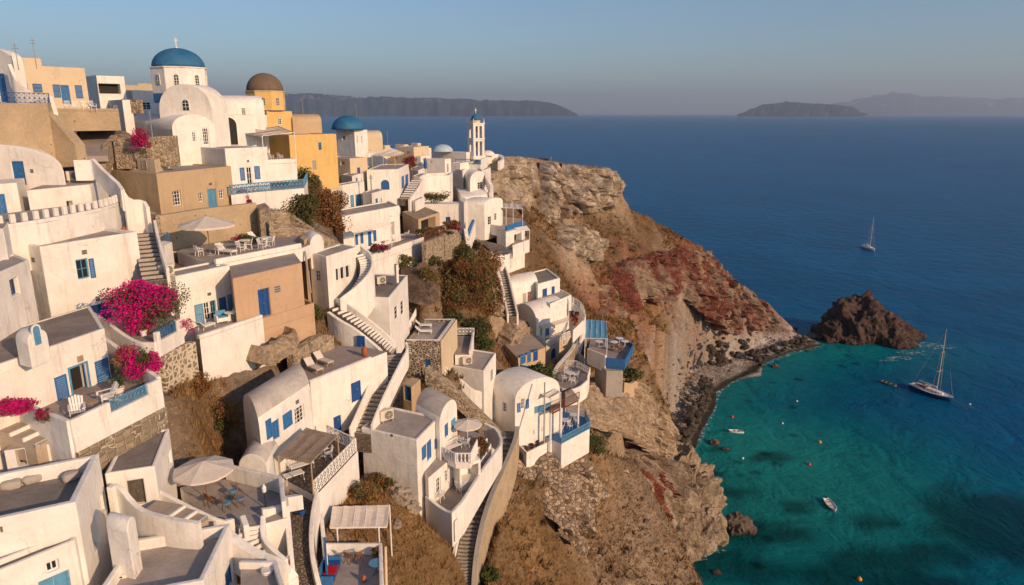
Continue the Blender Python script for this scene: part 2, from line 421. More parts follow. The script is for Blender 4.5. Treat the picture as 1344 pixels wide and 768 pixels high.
        for i in range(k):
            z = v0+e+(v1-v0-2*e)*(i+.15)/k; dz = (v1-v0-2*e)/k*.6
            quadbox(b, [O+U*u+Vector((0, 0, zz))+Nn*nn for (u, zz, nn) in ((u0+e, z, .045), (u1-e, z, .045), (u1-e, z+dz*1.3, .02), (u0+e, z+dz*1.3, .02),
                                                                       (u0+e, z, .03), (u1-e, z, .03), (u1-e, z+dz*1.3, .006), (u0+e, z+dz*1.3, .006))])
        obj('louvre', b, mat, so)
    def done(s):
        o = obj('wall', s.bm, [s.wall, s.topmat] if s.topmat else s.wall, s.root, bevel=s.bevel)
        if s.kind == 'vault':
            for p in o.data.polygons:
                if abs(p.normal.z) > .02 and p.normal.z > 0: p.use_smooth = True
        return s.root
# ------------------------------------------------------------------ linear things
def offset_path(pts, off):
    out = []; n = len(pts)
    for i in range(n):
        a = (pts[i]-pts[i-1]).to_2d() if i > 0 else (pts[1]-pts[0]).to_2d()
        b = (pts[i+1]-pts[i]).to_2d() if i < n-1 else (pts[-1]-pts[-2]).to_2d()
        a.normalize(); b.normalize(); na = Vector((-a.y, a.x)); nb = Vector((-b.y, b.x)); m = na+nb
        if m.length < .1: m = na
        m.normalize(); k = max(.5, m.dot(na)); out.append(Vector((pts[i].x+m.x*off/k, pts[i].y+m.y*off/k, pts[i].z)))
    return out
def smoothpath(pts, it=2):
    pts = [Vector(p) for p in pts]
    for _ in range(it):
        q = [pts[0]]
        for a, b in zip(pts[:-1], pts[1:]): q += [a*.75+b*.25, a*.25+b*.75]
        q.append(pts[-1]); pts = q
    return pts
def wallmesh(bm, top, drop, t, zb=None):
    L = offset_path(top, t/2); R = offset_path(top, -t/2); n = len(top)
    if not isinstance(drop, (list, tuple)): drop = [drop]*n
    if len(drop) != n: drop = [drop[0]+(drop[-1]-drop[0])*i/(n-1) for i in range(n)]
    rows = []
    for i in range(n):
        b = zb if zb is not None else top[i].z-drop[i]
        rows.append([bm.verts.new(p) for p in (L[i], R[i], Vector((R[i].x, R[i].y, b)), Vector((L[i].x, L[i].y, b)))])
    for a, b in zip(rows[:-1], rows[1:]):
        for k in range(4): bm.faces.new((a[k], a[(k+1) % 4], b[(k+1) % 4], b[k]))
    bm.faces.new(rows[0][::-1]); bm.faces.new(rows[-1])
def wall(label, top, drop=2.0, t=.3, mat=WHITE, zb=None, sm=0, name='garden_wall', cat='wall', group=None, bevel=.05, cap=None, clear=True):
    top = smoothpath(top, sm) if sm else [Vector(p) for p in top]
    if isinstance(drop, (int, float)) or len(drop) == 1: dd = drop if isinstance(drop, (int, float)) else drop[0]
    else: dd = sum(drop)/len(drop)
    if clear:
        for a, b in zip(top[:-1], top[1:]): SIGHT.append((a.to_2d(), b.to_2d(), min(a.z, b.z)-dd*.7, 4.))
    bm = bmnew(); wallmesh(bm, top, drop, t, zb)
    if cap is None: return lone(name, bm, mat, label, cat, group, bevel=bevel)
    lo = Vector((top[0].x, top[0].y, min(v.co.z for v in bm.verts)))
    r = thing(name, label, cat, lo, group); obj('masonry', bm, mat, r)
    b2 = bmnew(); wallmesh(b2, [p+Vector((0, 0, .08)) for p in top], .079, t+.06); obj('coping', b2, cap, r, bevel=.03)
    return r
def stairs(label, path, width=1.4, mat=COBBLE, nose=WPAINT, rise=.19, parL=None, parR=None, sm=2, parmat=WHITE, name='stairs', pt=.22, under=1.2, cat='stairs', pdropL=2.5, pdropR=2.5):
    pts = smoothpath(path, sm); cum = [0]
    for a, b in zip(pts[:-1], pts[1:]): cum.append(cum[-1]+(b-a).to_2d().length)
    tot = cum[-1]; zmin = min(p.z for p in pts)
    r = thing(name, label, cat, (pts[0].x, pts[0].y, zmin))
    dz = abs(pts[-1].z-pts[0].z); n = max(3, int(round(dz/rise)))
    def at(sv):
        sv = min(max(sv, 0), tot)
        for i in range(1, len(cum)):
            if cum[i] >= sv-1e-9:
                f = (sv-cum[i-1])/max(1e-6, cum[i]-cum[i-1]); return pts[i-1].lerp(pts[i], f), i
        return pts[-1], len(pts)-1
    Lp = offset_path(pts, width/2); Rp = offset_path(pts, -width/2)
    def side(Q, sv):
        _, i = at(sv); f = (min(max(sv, 0), tot)-cum[i-1])/max(1e-6, cum[i]-cum[i-1]); return Q[i-1].lerp(Q[i], f)
    # steps of equal height: find parameters where z crosses
    zs = pts[0].z; ze = pts[-1].z
    S = np.linspace(0, tot, 600); Zs = np.array([at(x)[0].z for x in S])
    lv = [zs+(ze-zs)*k/n for k in range(n+1)]
    if ze < zs: par = [float(np.interp(-v, -Zs, S)) for v in lv]
    else: par = [float(np.interp(v, Zs, S)) for v in lv]
    par[0] = 0; par[-1] = tot
    bt, bn = bmnew(), bmnew()
    for k in range(n):
        s0, s1 = par[k], par[k+1]
        if s1-s0 < .02: continue
        ztop = max(lv[k], lv[k+1]) if ze < zs else lv[k+1]
        ztop = lv[k] if ze < zs else lv[k+1]
        l0, r0, l1, r1 = side(Lp, s0), side(Rp, s0), side(Lp, s1), side(Rp, s1)
        def hh(p, z): return Vector((p.x, p.y, z))
        quadbox(bt, [hh(l0, ztop-under), hh(l1, ztop-under), hh(r1, ztop-under), hh(r0, ztop-under), hh(l0, ztop), hh(l1, ztop), hh(r1, ztop), hh(r0, ztop)])
        if nose is not None:
            # nosing at the downhill edge
            a, b = (s1, s1-.12*(s1-s0)/max(s1-s0, .3)*1) if ze < zs else (s0, s0+.12)
            if ze < zs: a, b = s1+.012, max(s0, s1-.09)
            else: a, b = s0-.012, min(s1, s0+.09)
            l0, r0, l1, r1 = side(Lp, a), side(Rp, a), side(Lp, b), side(Rp, b)
            quadbox(bn, [hh(l0, ztop-.19), hh(l1, ztop-.19), hh(r1, ztop-.19), hh(r0, ztop-.19), hh(l0, ztop+.012), hh(l1, ztop+.012), hh(r1, ztop+.012), hh(r0, ztop+.012)])
    obj('tread', bt, mat, r)
    if nose is not None: obj('nosing', bn, nose, r)
    for hgt, Q, sg, pd in ((parL, Lp, 1, pdropL), (parR, Rp, -1, pdropR)):
        if hgt:
            b = bmnew(); tp = offset_path([p+Vector((0, 0, hgt)) for p in pts], sg*(width/2+pt/2+.003)); wallmesh(b, tp, hgt+pd, pt); obj('parapet', b, parmat, r, bevel=.05)
    foot = [Vector((p.x, p.y)) for p in Lp]+[Vector((p.x, p.y)) for p in Rp[::-1]]
    for a, b, c, d_, p in [(Lp[i], Lp[i+1], Rp[i+1], Rp[i], pts[i+1]) for i in range(len(pts)-1)]:
        CLAMPS.append(([Vector((q.x, q.y)) for q in (a, b, c, d_)], p.z-.5, .4)); SIGHT.append((Vector((a.x, a.y)), Vector((d_.x, d_.y)), p.z-.3, 5.))
    return r
def railing(label, pts, h=.95, mat=WPAINT, style='bars', gap=.14, name='railing', group=None, sm=0, r=.02, parent=None, cat='railing'):
    """pts at foot level"""
    pts = smoothpath(pts, sm) if sm else [Vector(p) for p in pts]
    b1, b2 = bmnew(), bmnew(); Z = Vector((0, 0, 1))
    for a, b in zip(pts[:-1], pts[1:]):
        L = (b-a).length
        if L < .02: continue
        tube(b1, a+Z*h, b+Z*h, r*1.5, n=6); tube(b1, a+Z*.08, b+Z*.08, r, n=6)
        k = max(1, int(L/gap))
        if style == 'bars':
            for i in range(k): q = a.lerp(b, (i+.5)/k); tube(b2, q+Z*.08, q+Z*h, r*.6, n=5)
        elif style == 'lattice':
            k = max(1, int(L/(h*.45)))
            for i in range(k):
                q0 = a.lerp(b, i/k); q1 = a.lerp(b, (i+1)/k)
                for (s0, s1) in ((.08, h*.52), (h*.52, h)):
                    tube(b2, q0+Z*s0, q1+Z*s1, r*.8, n=5); tube(b2, q0+Z*s1, q1+Z*s0, r*.8, n=5)
                tube(b2, q0+Z*.08, q0+Z*h, r*.9, n=5)
            tube(b1, a+Z*h*.52, b+Z*h*.52, r*.8, n=5)
        elif style == 'balus':
            k = max(1, int(L/.28))
            for i in range(k):
                q = a.lerp(b, (i+.5)/k); lathe(b2, q, [(.05, .08), (.085, .25*h), (.04, .5*h), (.07, .75*h), (.05, h)], n=8)
    for i, q in enumerate(pts):
        if sm == 0 or i % 4 == 0: tube(b1, q, q+Z*(h+.04), r*1.8, n=6)
    if parent is not None:
        o = obj('railing', b1, mat, parent); obj('baluster', b2, mat, o); return o
    root = thing(name, label, cat, pts[0], group)
    obj('rail', b1, mat, root); obj('baluster', b2, mat, root); return root
def slab(label, pts, z=None, d=None, th=.3, top=FLOOR, side=WHITE, zb=None, name='terrace', cat='terrace', ai=0, par=None, ph=.8, pt=.22, group=None, parmat=None, sm=False, vis=.85):
    """a terrace: floor polygon from pixels at one level; par = list of edge runs (index lists) that carry a parapet"""
    zt = z if z is not None else P(pts[ai][0], pts[ai][1], d).z
    poly = [(PZ(p[0], p[1], zt) if len(p) == 2 else P(*p)).to_2d() for p in pts]; zb = zb if zb is not None else zt-th
    c = sum(poly, Vector((0, 0)))/len(poly); root = thing(name, label, cat, (c.x, c.y, zb), group)
    b = bmnew(); prism(b, poly, zb, zt); obj('base', b, side, root, bevel=.04)
    b = bmnew(); prism(b, inset_poly(poly, .03), zt+.003, zt+.02); obj('floor', b, top, root)
    if zb < zt-.5: CLAMPS.append((poly, zt-.4, .35))
    else: CLAMPS.append((poly, zb+.1, .5))
    A = sum(poly[i].x*poly[(i+1) % len(poly)].y-poly[(i+1) % len(poly)].x*poly[i].y for i in range(len(poly))); sg = 1 if A > 0 else -1
    nn_ = len(poly)
    for i in range(nn_): SIGHT.append((poly[i], poly[(i+1) % nn_], zt+.05 if zt-zb < .7 else (zt-(zt-zb)*vis), 6.))
    for run in (par or []):
        q = [Vector((poly[i % len(poly)].x, poly[i % len(poly)].y, zt+ph)) for i in run]
        q = offset_path(q, sg*(pt/2-.012)); bb = bmnew(); wallmesh(bb, q, ph-.021, pt); obj('parapet', bb, parmat or side, root, bevel=.045)
    return root, poly, zt
# ------------------------------------------------------------------ terrain control points: photo pixel + distance, or world point
ZC = {'g': (.36, .215, .085), 'b': (.19, .11, .05), 'c': (.44, .34, .235), 'r': (.27, .085, .055), 's': (.36, .29, .235), 'k': (.17, .12, .085), 'p': (.50, .46, .43), 'w': (.12, .12, .10), 't': (.52, .40, .275), 'm': (.33, .24, .165)}
CPX = [
 # bottom left
 (0, 900, 30, 's'), (150, 900, 31, 's'), (300, 900, 34, 's'), (420, 900, 37, 's'), (560, 900, 46, 'g'), (700, 900, 60, 'g'), (820, 900, 66, 'g'),
 (-150, 700, 32, 's'), (-150, 500, 34, 's'), (300, 768, 36, 's'), (390, 760, 40, 's'), (440, 768, 42, 's'), (560, 740, 49.5, 'g'), (500, 700, 48, 'g'), (610, 768, 61.5, 's'), (585, 725, 51, 'g'),
 (540, 655, 52.7, 'g'), (482, 590, 54.6, 's'), (515, 625, 53.4, 'g'), (570, 668, 52, 'g'), (597, 700, 52.2, 'g'), (525, 668, 50.5, 'g'), (470, 625, 51, 'g'), (500, 610, 55, 's'), (430, 660, 47.3, 'g'), (385, 660, 44, 's'), (375, 700, 42, 's'),
 (270, 540, 44.5, 'g'), (240, 460, 48.5, 'g'), (300, 590, 42, 'm'), (330, 560, 44, 'm'), (250, 500, 45.3, 'g'), (240, 575, 39.8, 'm'), (320, 500, 47.3, 'g'), (200, 520, 42, 's'), (345, 505, 50, 's'),
 (440, 470, 56.3, 's'), (450, 580, 53.5, 's'), (405, 575, 50, 's'), (500, 500, 60, 's'), (480, 560, 56, 's'), (520, 470, 63.5, 's'),
 (600, 505, 70, 'm'), (620, 560, 65, 'm'), (560, 470, 68, 'm'), (600, 445, 73, 's'), (650, 475, 84, 's'), (545, 500, 65, 't'), (570, 530, 65, 'm'),
 (700, 600, 79.5, 'm'), (674, 622, 75.5, 'm'), (665, 700, 70.5, 'g'), (640, 768, 62, 'g'), (720, 700, 77, 'g'), (690, 650, 75, 'g'), (760, 768, 78, 'g'), (680, 740, 71, 'g'), (700, 768, 71, 'g'),
 # the gully and the dry stone slope in front of the sea rocks
 (740, 620, 84, 'm'), (785, 575, 90, 'g'), (830, 590, 98, 'm'), (735, 655, 83, 'm'), (745, 700, 86, 'm'), (790, 768, 83, 'm'), (800, 620, 108, 'm'), (770, 660, 101, 'k'),
 (790, 700, 106, 'k'), (820, 700, 114, 'c'), (830, 650, 122, 'r'), (860, 680, 128, 'r'), (850, 640, 128, 'r'), (900, 690, 133, 'c'), (905, 640, 140, 'c'), (870, 600, 142, 'c'), (850, 612, 124, 'r'),
 (840, 768, 112, 'c'), (800, 768, 104, 'c'), (880, 735, 126, 'c'), (770, 720, 98, 'k'), (925, 700, 137, 'c'),
 # beige cliffs under the blue terrace
 (840, 520, 125, 't'), (800, 500, 116, 't'), (870, 590, 137, 't'), (815, 560, 110, 't'), (860, 560, 130, 't'), (775, 540, 100, 't'), (800, 465, 118, 's'), (850, 480, 140, 'b'), (880, 545, 155, 'g'), (900, 480, 172, 'g'),
 (925, 520, 196, 'p'), (885, 575, 172, 'p'), (880, 612, 162, 'p'), (905, 560, 180, 'p'), (900, 440, 200, 's'), (930, 470, 208, 's'), (870, 440, 182, 'g'), (960, 455, 233, 'p'), (950, 410, 226, 'r'), (1000, 420, 258, 'r'), (1030, 428, 268, 'r'),
 (1000, 440, 250, 'p'), (1050, 440, 262, 'p'), (830, 430, 160, 'g'), (820, 460, 140, 'g'),
 # red cliff and headland
 (860, 380, 188, 'r'), (890, 390, 203, 's'), (800, 400, 160, 'r'), (780, 350, 163, 'b'), (760, 400, 146, 'r'), (840, 345, 190, 'r'), (850, 320, 202, 'b'), (905, 340, 214, 'r'), (915, 320, 224, 'r'), (960, 370, 243, 'r'), (930, 365, 222, 'm'), (985, 400, 252, 'r'),
 (1000, 392, 261, 'r'), (860, 290, 214, 'b'), (812, 268, 206, 'b'), (820, 310, 190, 'b'), (780, 300, 186, 'b'), (750, 330, 160, 'm'), (800, 365, 168, 'r'), (880, 420, 186, 's'), (910, 405, 208, 'm'),
 (805, 236, 201, 'c'), (800, 222, 199, 'c'), (760, 219, 190, 'c'), (730, 210, 184, 'c'), (700, 206, 178, 'c'), (672, 205, 168, 'c'), (650, 207, 160, 'c'),
 (806, 268, 199, 'c'), (780, 276, 190, 'c'), (745, 290, 171, 'c'), (720, 285, 164, 'k'), (700, 272, 160, 'c'), (670, 275, 153, 'k'), (648, 285, 146, 's'), (770, 320, 166, 't'), (765, 345, 154, 't'), (740, 342, 148, 't'),
 (720, 330, 146, 'b'), (700, 300, 148, 'b'), (740, 365, 140, 'b'), (700, 350, 132, 'b'), (680, 335, 128, 'g'), (750, 420, 128, 'g'), (760, 460, 118, 'g'),
 (690, 430, 118, 's'), (740, 430, 122, 's'), (650, 345, 116, 'g'), (660, 392, 106, 't'), (640, 420, 98, 'b'), (665, 440, 104, 't'), (670, 480, 98, 'g'), (735, 500, 103, 'c'), (755, 520, 100, 'c'), (700, 480, 104, 's'), (720, 560, 86, 's'), (770, 565, 92, 'b'),
 (620, 350, 100, 'b'), (600, 322, 99, 'b'), (610, 400, 89, 'b'), (550, 350, 86, 'c'), (565, 395, 80, 't'), (590, 425, 82, 'b'), (540, 395, 77, 'c'), (625, 440, 88, 'b'),
 (640, 300, 128, 's'), (660, 325, 124, 's'), (560, 310, 97, 's'), (470, 330, 76, 's'), (510, 335, 82, 'm'), (430, 305, 76, 's'), (400, 240, 83, 'b'), (440, 265, 84, 'b'), (455, 300, 80, 'b'), (380, 330, 66, 's'), (300, 332, 57.5, 's'),
 (370, 412, 52.5, 's'), (330, 430, 50, 's'), (300, 432, 48.5, 's'), (420, 420, 60, 'b'), (400, 470, 55, 'm'), (470, 400, 66, 's'), (350, 300, 64, 's'), (400, 300, 70, 'm'),
 (560, 250, 116, 's'), (600, 270, 122, 's'), (600, 230, 136, 's'), (640, 240, 142, 's'), (500, 250, 106, 's'), (480, 210, 110, 's'), (540, 215, 128, 's'), (560, 190, 140, 's'), (625, 208, 148, 's'), (520, 285, 100, 's'),
 (425, 226, 93, 's'), (380, 222, 86, 's'), (350, 232, 77, 's'), (300, 240, 71, 's'), (240, 300, 62, 'm'), (330, 262, 72, 's'), (200, 300, 56, 's'), (300, 190, 86, 's'),
 (240, 202, 75, 's'), (320, 200, 81, 's'), (280, 210, 77, 's'), (150, 210, 62, 's'), (120, 195, 64, 's'), (130, 165, 72, 's'), (150, 180, 68, 's'), (90, 200, 56, 't'), (30, 200, 50.5, 't'), (100, 145, 60, 's'), (30, 135, 55, 's'),
 (200, 175, 72, 's'), (120, 150, 66, 's'), (40, 250, 49, 's'), (110, 240, 54, 's'), (80, 300, 48, 's'), (150, 300, 53, 's'), (190, 310, 54, 's'), (195, 370, 50, 's'), (110, 440, 44, 's'), (210, 440, 45, 's'), (0, 440, 41, 's'), (60, 540, 36, 's'), (200, 510, 40, 's'),
 (100, 600, 33.5, 's'), (0, 600, 31, 's'), (200, 640, 35, 's'), (320, 650, 38.2, 's'), (200, 700, 32, 's'), (-100, 250, 46, 's'), (-100, 150, 54, 's'),
]
CWX = [  # world points: plateau behind the village, seabed, far side of the headland
 (-95, 15, 66, 's'), (-95, 60, 78, 's'), (-95, 120, 72, 'g'), (-60, 95, 76, 's'), (-70, 140, 66, 'g'), (-45, 120, 73, 's'), (-95, 200, 50, 'g'), (-30, 165, 66, 's'), (-60, 200, 50, 'g'), (-95, 300, 20, 'g'), (-20, 195, 60, 'g'), (0, 215, 54, 'g'), (-20, 300, -5, 'w'),
 (15, 235, 45, 'c'), (35, 232, 30, 'c'), (58, 250, 5, 'c'), (30, 260, 0, 'c'), (78, 266, -2, 'r'), (100, 282, -5, 'w'), (60, 300, -8, 'w'), (130, 300, -9, 'w'), (10, 300, -8, 'w'), (-50, 75, 79, 's'), (-60, 60, 80, 's'), (-45, 20, 62, 's'),
 (130, 15, -12, 'w'), (130, 100, -12, 'w'), (130, 180, -10, 'w'), (130, 240, -7, 'w'), (75, 15, -8, 'w'), (75, 90, -6, 'w'), (90, 170, -6, 'w'), (100, 225, -5, 'w'), (120, 262, -2, 'w'), (50, 60, -3, 'w'), (50, 15, -3, 'w'), (40, 15, 3, 'c'), (36, 60, 4, 'c'),
 (20, 15, 24, 'g'), (0, 15, 38, 'g'), (-25, 15, 52, 's'), (60, 140, -4, 'w'), (65, 170, -4, 'w'), (80, 205, -4, 'w'), (112, 250, -1.5, 'w')]
# waterline (z = .0) pixels, with a seabed point a few metres outside
CST = [(862, 768), (888, 742), (915, 728), (938, 718), (925, 690), (905, 655), (893, 625), (893, 600), (912, 585), (922, 560), (935, 535), (938, 515), (960, 500), (1000, 478), (1040, 462), (1082, 453)]
def _cp():
    V, T = [], []
    for x, y, d, t in CPX: V.append(P(x, y, d)); T.append(t)
    for x, y, z, t in CWX: V.append(Vector((x, y, z))); T.append(t)
    for x, y in CST: V.append(PZ(x, y, .05)); T.append('k' if y > 590 else 'p')
    return V, T
CV, CT = _cp()
GX0, GX1, GY0, GY1, GS = -95.0, 130.0, 15.0, 300.0, .5
NX = int((GX1-GX0)/GS)+1; NY = int((GY1-GY0)/GS)+1
def _interp():
    pts = [v.to_2d() for v in CV]
    vs, es, fs, ov, oe, of = delaunay_2d_cdt(pts, [], [], 0, 1e-4)
    zs = [sum(CV[k].z for k in o)/len(o) for o in ov]
    cs = [ZC[CT[o[0]]] for o in ov]
    Zg = np.full((NY, NX), np.nan); Cg = np.zeros((NY, NX, 3))
    for f in fs:
        a, b, c = (vs[i] for i in f); za, zb, zc = (zs[i] for i in f); C3 = np.array([cs[i] for i in f])
        x0 = max(0, int((min(a.x, b.x, c.x)-GX0)/GS)); x1 = min(NX-1, int((max(a.x, b.x, c.x)-GX0)/GS)+1)
        y0 = max(0, int((min(a.y, b.y, c.y)-GY0)/GS)); y1 = min(NY-1, int((max(a.y, b.y, c.y)-GY0)/GS)+1)
        if x1 < x0 or y1 < y0: continue
        X, Y = np.meshgrid(GX0+GS*np.arange(x0, x1+1), GY0+GS*np.arange(y0, y1+1))
        den = (b.y-c.y)*(a.x-c.x)+(c.x-b.x)*(a.y-c.y)
        if abs(den) < 1e-9: continue
        w0 = ((b.y-c.y)*(X-c.x)+(c.x-b.x)*(Y-c.y))/den; w1 = ((c.y-a.y)*(X-c.x)+(a.x-c.x)*(Y-c.y))/den; w2 = 1-w0-w1
        m = (w0 >= -1e-4) & (w1 >= -1e-4) & (w2 >= -1e-4)
        sub = Zg[y0:y1+1, x0:x1+1]; sub[m] = (w0*za+w1*zb+w2*zc)[m]
        W = np.stack([w0, w1, w2], -1)**1; sc = Cg[y0:y1+1, x0:x1+1]; sc[m] = (W@C3)[m]
    Zg[np.isnan(Zg)] = -8
    return Zg, Cg
def blur(A, k):
    for _ in range(k):
        A = np.pad(A, [(1, 1), (1, 1)]+[(0, 0)]*(A.ndim-2), mode='edge'); A = (A[:-2, 1:-1]+A[2:, 1:-1]+A[1:-1, :-2]+A[1:-1, 2:]+2*A[1:-1, 1:-1])/6
    return A
def vnoise(X, Y, seed, f):
    """value noise, numpy"""
    x = X*f; y = Y*f; xi = np.floor(x).astype(int); yi = np.floor(y).astype(int); fx = x-xi; fy = y-yi
    fx = fx*fx*(3-2*fx); fy = fy*fy*(3-2*fy)
    def h(i, j):
        n = (i*374761393+j*668265263+seed*1442695041) & 0x7fffffff; n = (n ^ (n >> 13))*1274126177 & 0x7fffffff
        return ((n ^ (n >> 16)) & 0xffff)/65535.0
    return (h(xi, yi)*(1-fx)+h(xi+1, yi)*fx)*(1-fy)+(h(xi, yi+1)*(1-fx)+h(xi+1, yi+1)*fx)*fy
def fbm(X, Y, seed, f, o=5, g=.5):
    s = 0; a = 1; t = 0
    for k in range(o): s = s+a*(vnoise(X, Y, seed+k*17, f*2**k)-.5); t += a; a *= g
    return s/t*2
def ridged(X, Y, seed, f, o=4):
    s = 0; a = 1; t = 0
    for k in range(o): s = s+a*(1-np.abs(vnoise(X, Y, seed+k*31, f*2**k)*2-1)); t += a; a *= .55
    return s/t*2-1
GXX, GYY = np.meshgrid(GX0+GS*np.arange(NX), GY0+GS*np.arange(NY))
Z0, C0 = _interp(); Z0 = blur(Z0, 3); C0 = blur(C0, 6)
def ground(x, y, A=None):
    A = Z0 if A is None else A
    fx = min(max((x-GX0)/GS, 0), NX-1.001); fy = min(max((y-GY0)/GS, 0), NY-1.001); i, j = int(fx), int(fy); u, v = fx-i, fy-j
    return float((A[j, i]*(1-u)+A[j, i+1]*u)*(1-v)+(A[j+1, i]*(1-u)+A[j+1, i+1]*u)*v)
# ------------------------------------------------------------------ furniture, local coordinates (origin at the base, +x is front)
PRO = {}
X_, Y_, Z_ = Vector((1, 0, 0)), Vector((0, 1, 0)), Vector((0, 0, 1)); O_ = Vector((0, 0, 0))
def lb(bm, x0, x1, y0, y1, z0, z1): quadbox(bm, [Vector(p) for p in ((x0, y0, z0), (x1, y0, z0), (x1, y1, z0), (x0, y1, z0), (x0, y0, z1), (x1, y0, z1), (x1, y1, z1), (x0, y1, z1))])
def beam(bm, a, b, w, h):
    a, b = Vector(a), Vector(b); d = (b-a).normalized(); s = d.cross(Z_); s = Y_ if s.length < .01 else s.normalized(); u = s.cross(d)
    quadbox(bm, [p+s*i+u*j for p in (a, b) for i, j in ((-w/2, -h/2), (w/2, -h/2), (w/2, h/2), (-w/2, h/2))])
def mk(key, fn):
    if key not in PRO: PRO[key] = None
    return key
def place(key, label, cat, loc, rz=0, group=None, scale=None):
    fn = MAKERS[key]
    if PRO.get(key) is None:
        name = fn.__name__
        r = thing(name, label, cat, (0, 0, 0), group, 0, world=False); fn(r); PRO[key] = r
        r.location = loc; r.rotation_euler = (0, 0, rz)
        if scale: r.scale = (scale,)*3
        return r
    r = dup(PRO[key], loc, rz, label, group, scale or 1.0); r['category'] = cat
    if group is None and 'group' in r: del r['group']
    return r
def _lounger(cloth, frame):
    def sun_lounger(r):
        b = bmnew(); lb(b, -.35, .95, -.34, .34, .3, .35)
        for i in range(9): lb(b, -.33+i*.14, -.23+i*.14, -.3, .3, .35, .37)
        obj('seat', b, frame, r)
        b = bmnew(); quadbox(b, [Vector(p) for p in ((-.35, -.33, .33), (-.35, .33, .33), (-.9, .33, .86), (-.9, -.33, .86), (-.32, -.33, .38), (-.32, .33, .38), (-.87, .33, .91), (-.87, -.33, .91))]); obj('backrest', b, cloth, r)
        b = bmnew(); quadbox(b, [Vector(p) for p in ((-.32, -.3, .372), (.92, -.3, .372), (.92, .3, .372), (-.32, .3, .372), (-.32, -.3, .43), (.92, -.3, .43), (.92, .3, .43), (-.32, .3, .43))]); obj('cushion', b, cloth, r, bevel=.02)
        for x in (-.55, .85):
            for y in (-.3, .3): b = bmnew(); tube(b, (x*.9, y, .32), (x, y, 0), .03, n=6); obj('leg', b, frame, r)
    return sun_lounger
def garden_chair(r):
    b = bmnew(); lb(b, -.22, .24, -.24, .24, .42, .46); obj('seat', b, WPAINT, r)
    b = bmnew()
    for i in range(5): y = -.2+i*.1; beam(b, (-.22, y, .44), (-.34, y, .92), .035, .03)
    beam(b, (-.335, -.24, .9), (-.335, .24, .9), .04, .05); obj('backrest', b, WPAINT, r)
    for x, y in ((-.2, -.2), (-.2, .2), (.2, -.2), (.2, .2)): b = bmnew(); tube(b, (x, y, .42), (x*1.2, y*1.15, 0), .022, n=6); obj('leg', b, WPAINT, r)
    for y in (-.25, .25): b = bmnew(); beam(b, (-.26, y, .66), (.2, y, .64), .05, .03); beam(b, (.19, y, .64), (.2, y, .44), .03, .03); obj('armrest', b, WPAINT, r)
def rattan_chair(r):
    b = bmnew(); lathe(b, (0, 0, 0), [(.22, .44), (.24, .46), (.24, .5), (.2, .52)], 14); obj('cushion', b, BLUEL, r)
    b = bmnew()
    for i in range(7): a = math.pi*(.65+.7*i/6); tube(b, (.2*math.cos(a), .22*math.sin(a), .46), (.27*math.cos(a), .27*math.sin(a), .86), .014, n=5)
    obj('backrest', b, WOOD, r)
    for i in range(4): a = math.pi/4+i*math.pi/2; b = bmnew(); tube(b, (.18*math.cos(a), .18*math.sin(a), .44), (.25*math.cos(a), .25*math.sin(a), 0), .022, n=6); obj('leg', b, WOOD, r)
def folding_chair(r):
    b = bmnew(); lb(b, -.2, .2, -.22, .22, .44, .47); obj('seat', b, WOOD, r)
    for y in (-.21, .21): b = bmnew(); beam(b, (-.25, y, 0), (.2, y, .46), .03, .03); beam(b, (.25, y, 0), (-.28, y, .9), .03, .03); obj('leg', b, WOOD, r)
    b = bmnew()
    for i in range(3): beam(b, (-.2-i*.03, -.2, .62+i*.11), (-.2-i*.03, .2, .62+i*.11), .02, .06)
    obj('backrest', b, WOOD, r)
def adirondack_chair(r):
    b = bmnew()
    for i in range(5): beam(b, (-.28, -.24+i*.12, .30), (.32, -.24+i*.12, .40), .1, .02)
    obj('seat', b, WPAINT, r)
    b = bmnew()
    for i in range(5): y = -.24+i*.12; beam(b, (-.26, y, .30), (-.62, y*1.15, 1.05-abs(i-2)*.05), .1, .02)
    beam(b, (-.42, -.27, .6), (-.42, .27, .6), .03, .06); obj('backrest', b, WPAINT, r)
    for y in (-.33, .33):
        b = bmnew(); beam(b, (-.5, y, .6), (.36, y, .6), .13, .025); obj('armrest', b, WPAINT, r)
        b = bmnew(); beam(b, (.3, y, .6), (.3, y, 0), .04, .08); obj('leg', b, WPAINT, r)
        b = bmnew(); beam(b, (.3, y, .38), (-.6, y, .05), .04, .1); obj('leg', b, WPAINT, r)
def _table(mat, rad, h=.72):
    def round_table(r):
        b = bmnew(); lathe(b, (0, 0, 0), [(rad, h-.035), (rad+.01, h-.015), (rad, h)], 24); obj('table_top', b, mat, r)
        b = bmnew(); tube(b, (0, 0, .03), (0, 0, h-.03), .035); obj('pedestal', b, mat, r)
        for i in range(3): a = i*2.094; b = bmnew(); beam(b, (0, 0, .12), (.32*math.cos(a), .32*math.sin(a), .02), .04, .04); obj('leg', b, mat, r)
    return round_table
def long_table(r):
    b = bmnew(); lb(b, -.8, .8, -.4, .4, .68, .73)
    for i in range(7): lb(b, -.79+i*.23, -.6+i*.23, -.39, .39, .73, .742)
    obj('table_top', b, WPAINT, r)
    for x in (-.7, .7):
        for y in (-.32, .32): b = bmnew(); tube(b, (x, y, .68), (x*1.06, y*1.1, 0), .03, n=6); obj('leg', b, WPAINT, r)
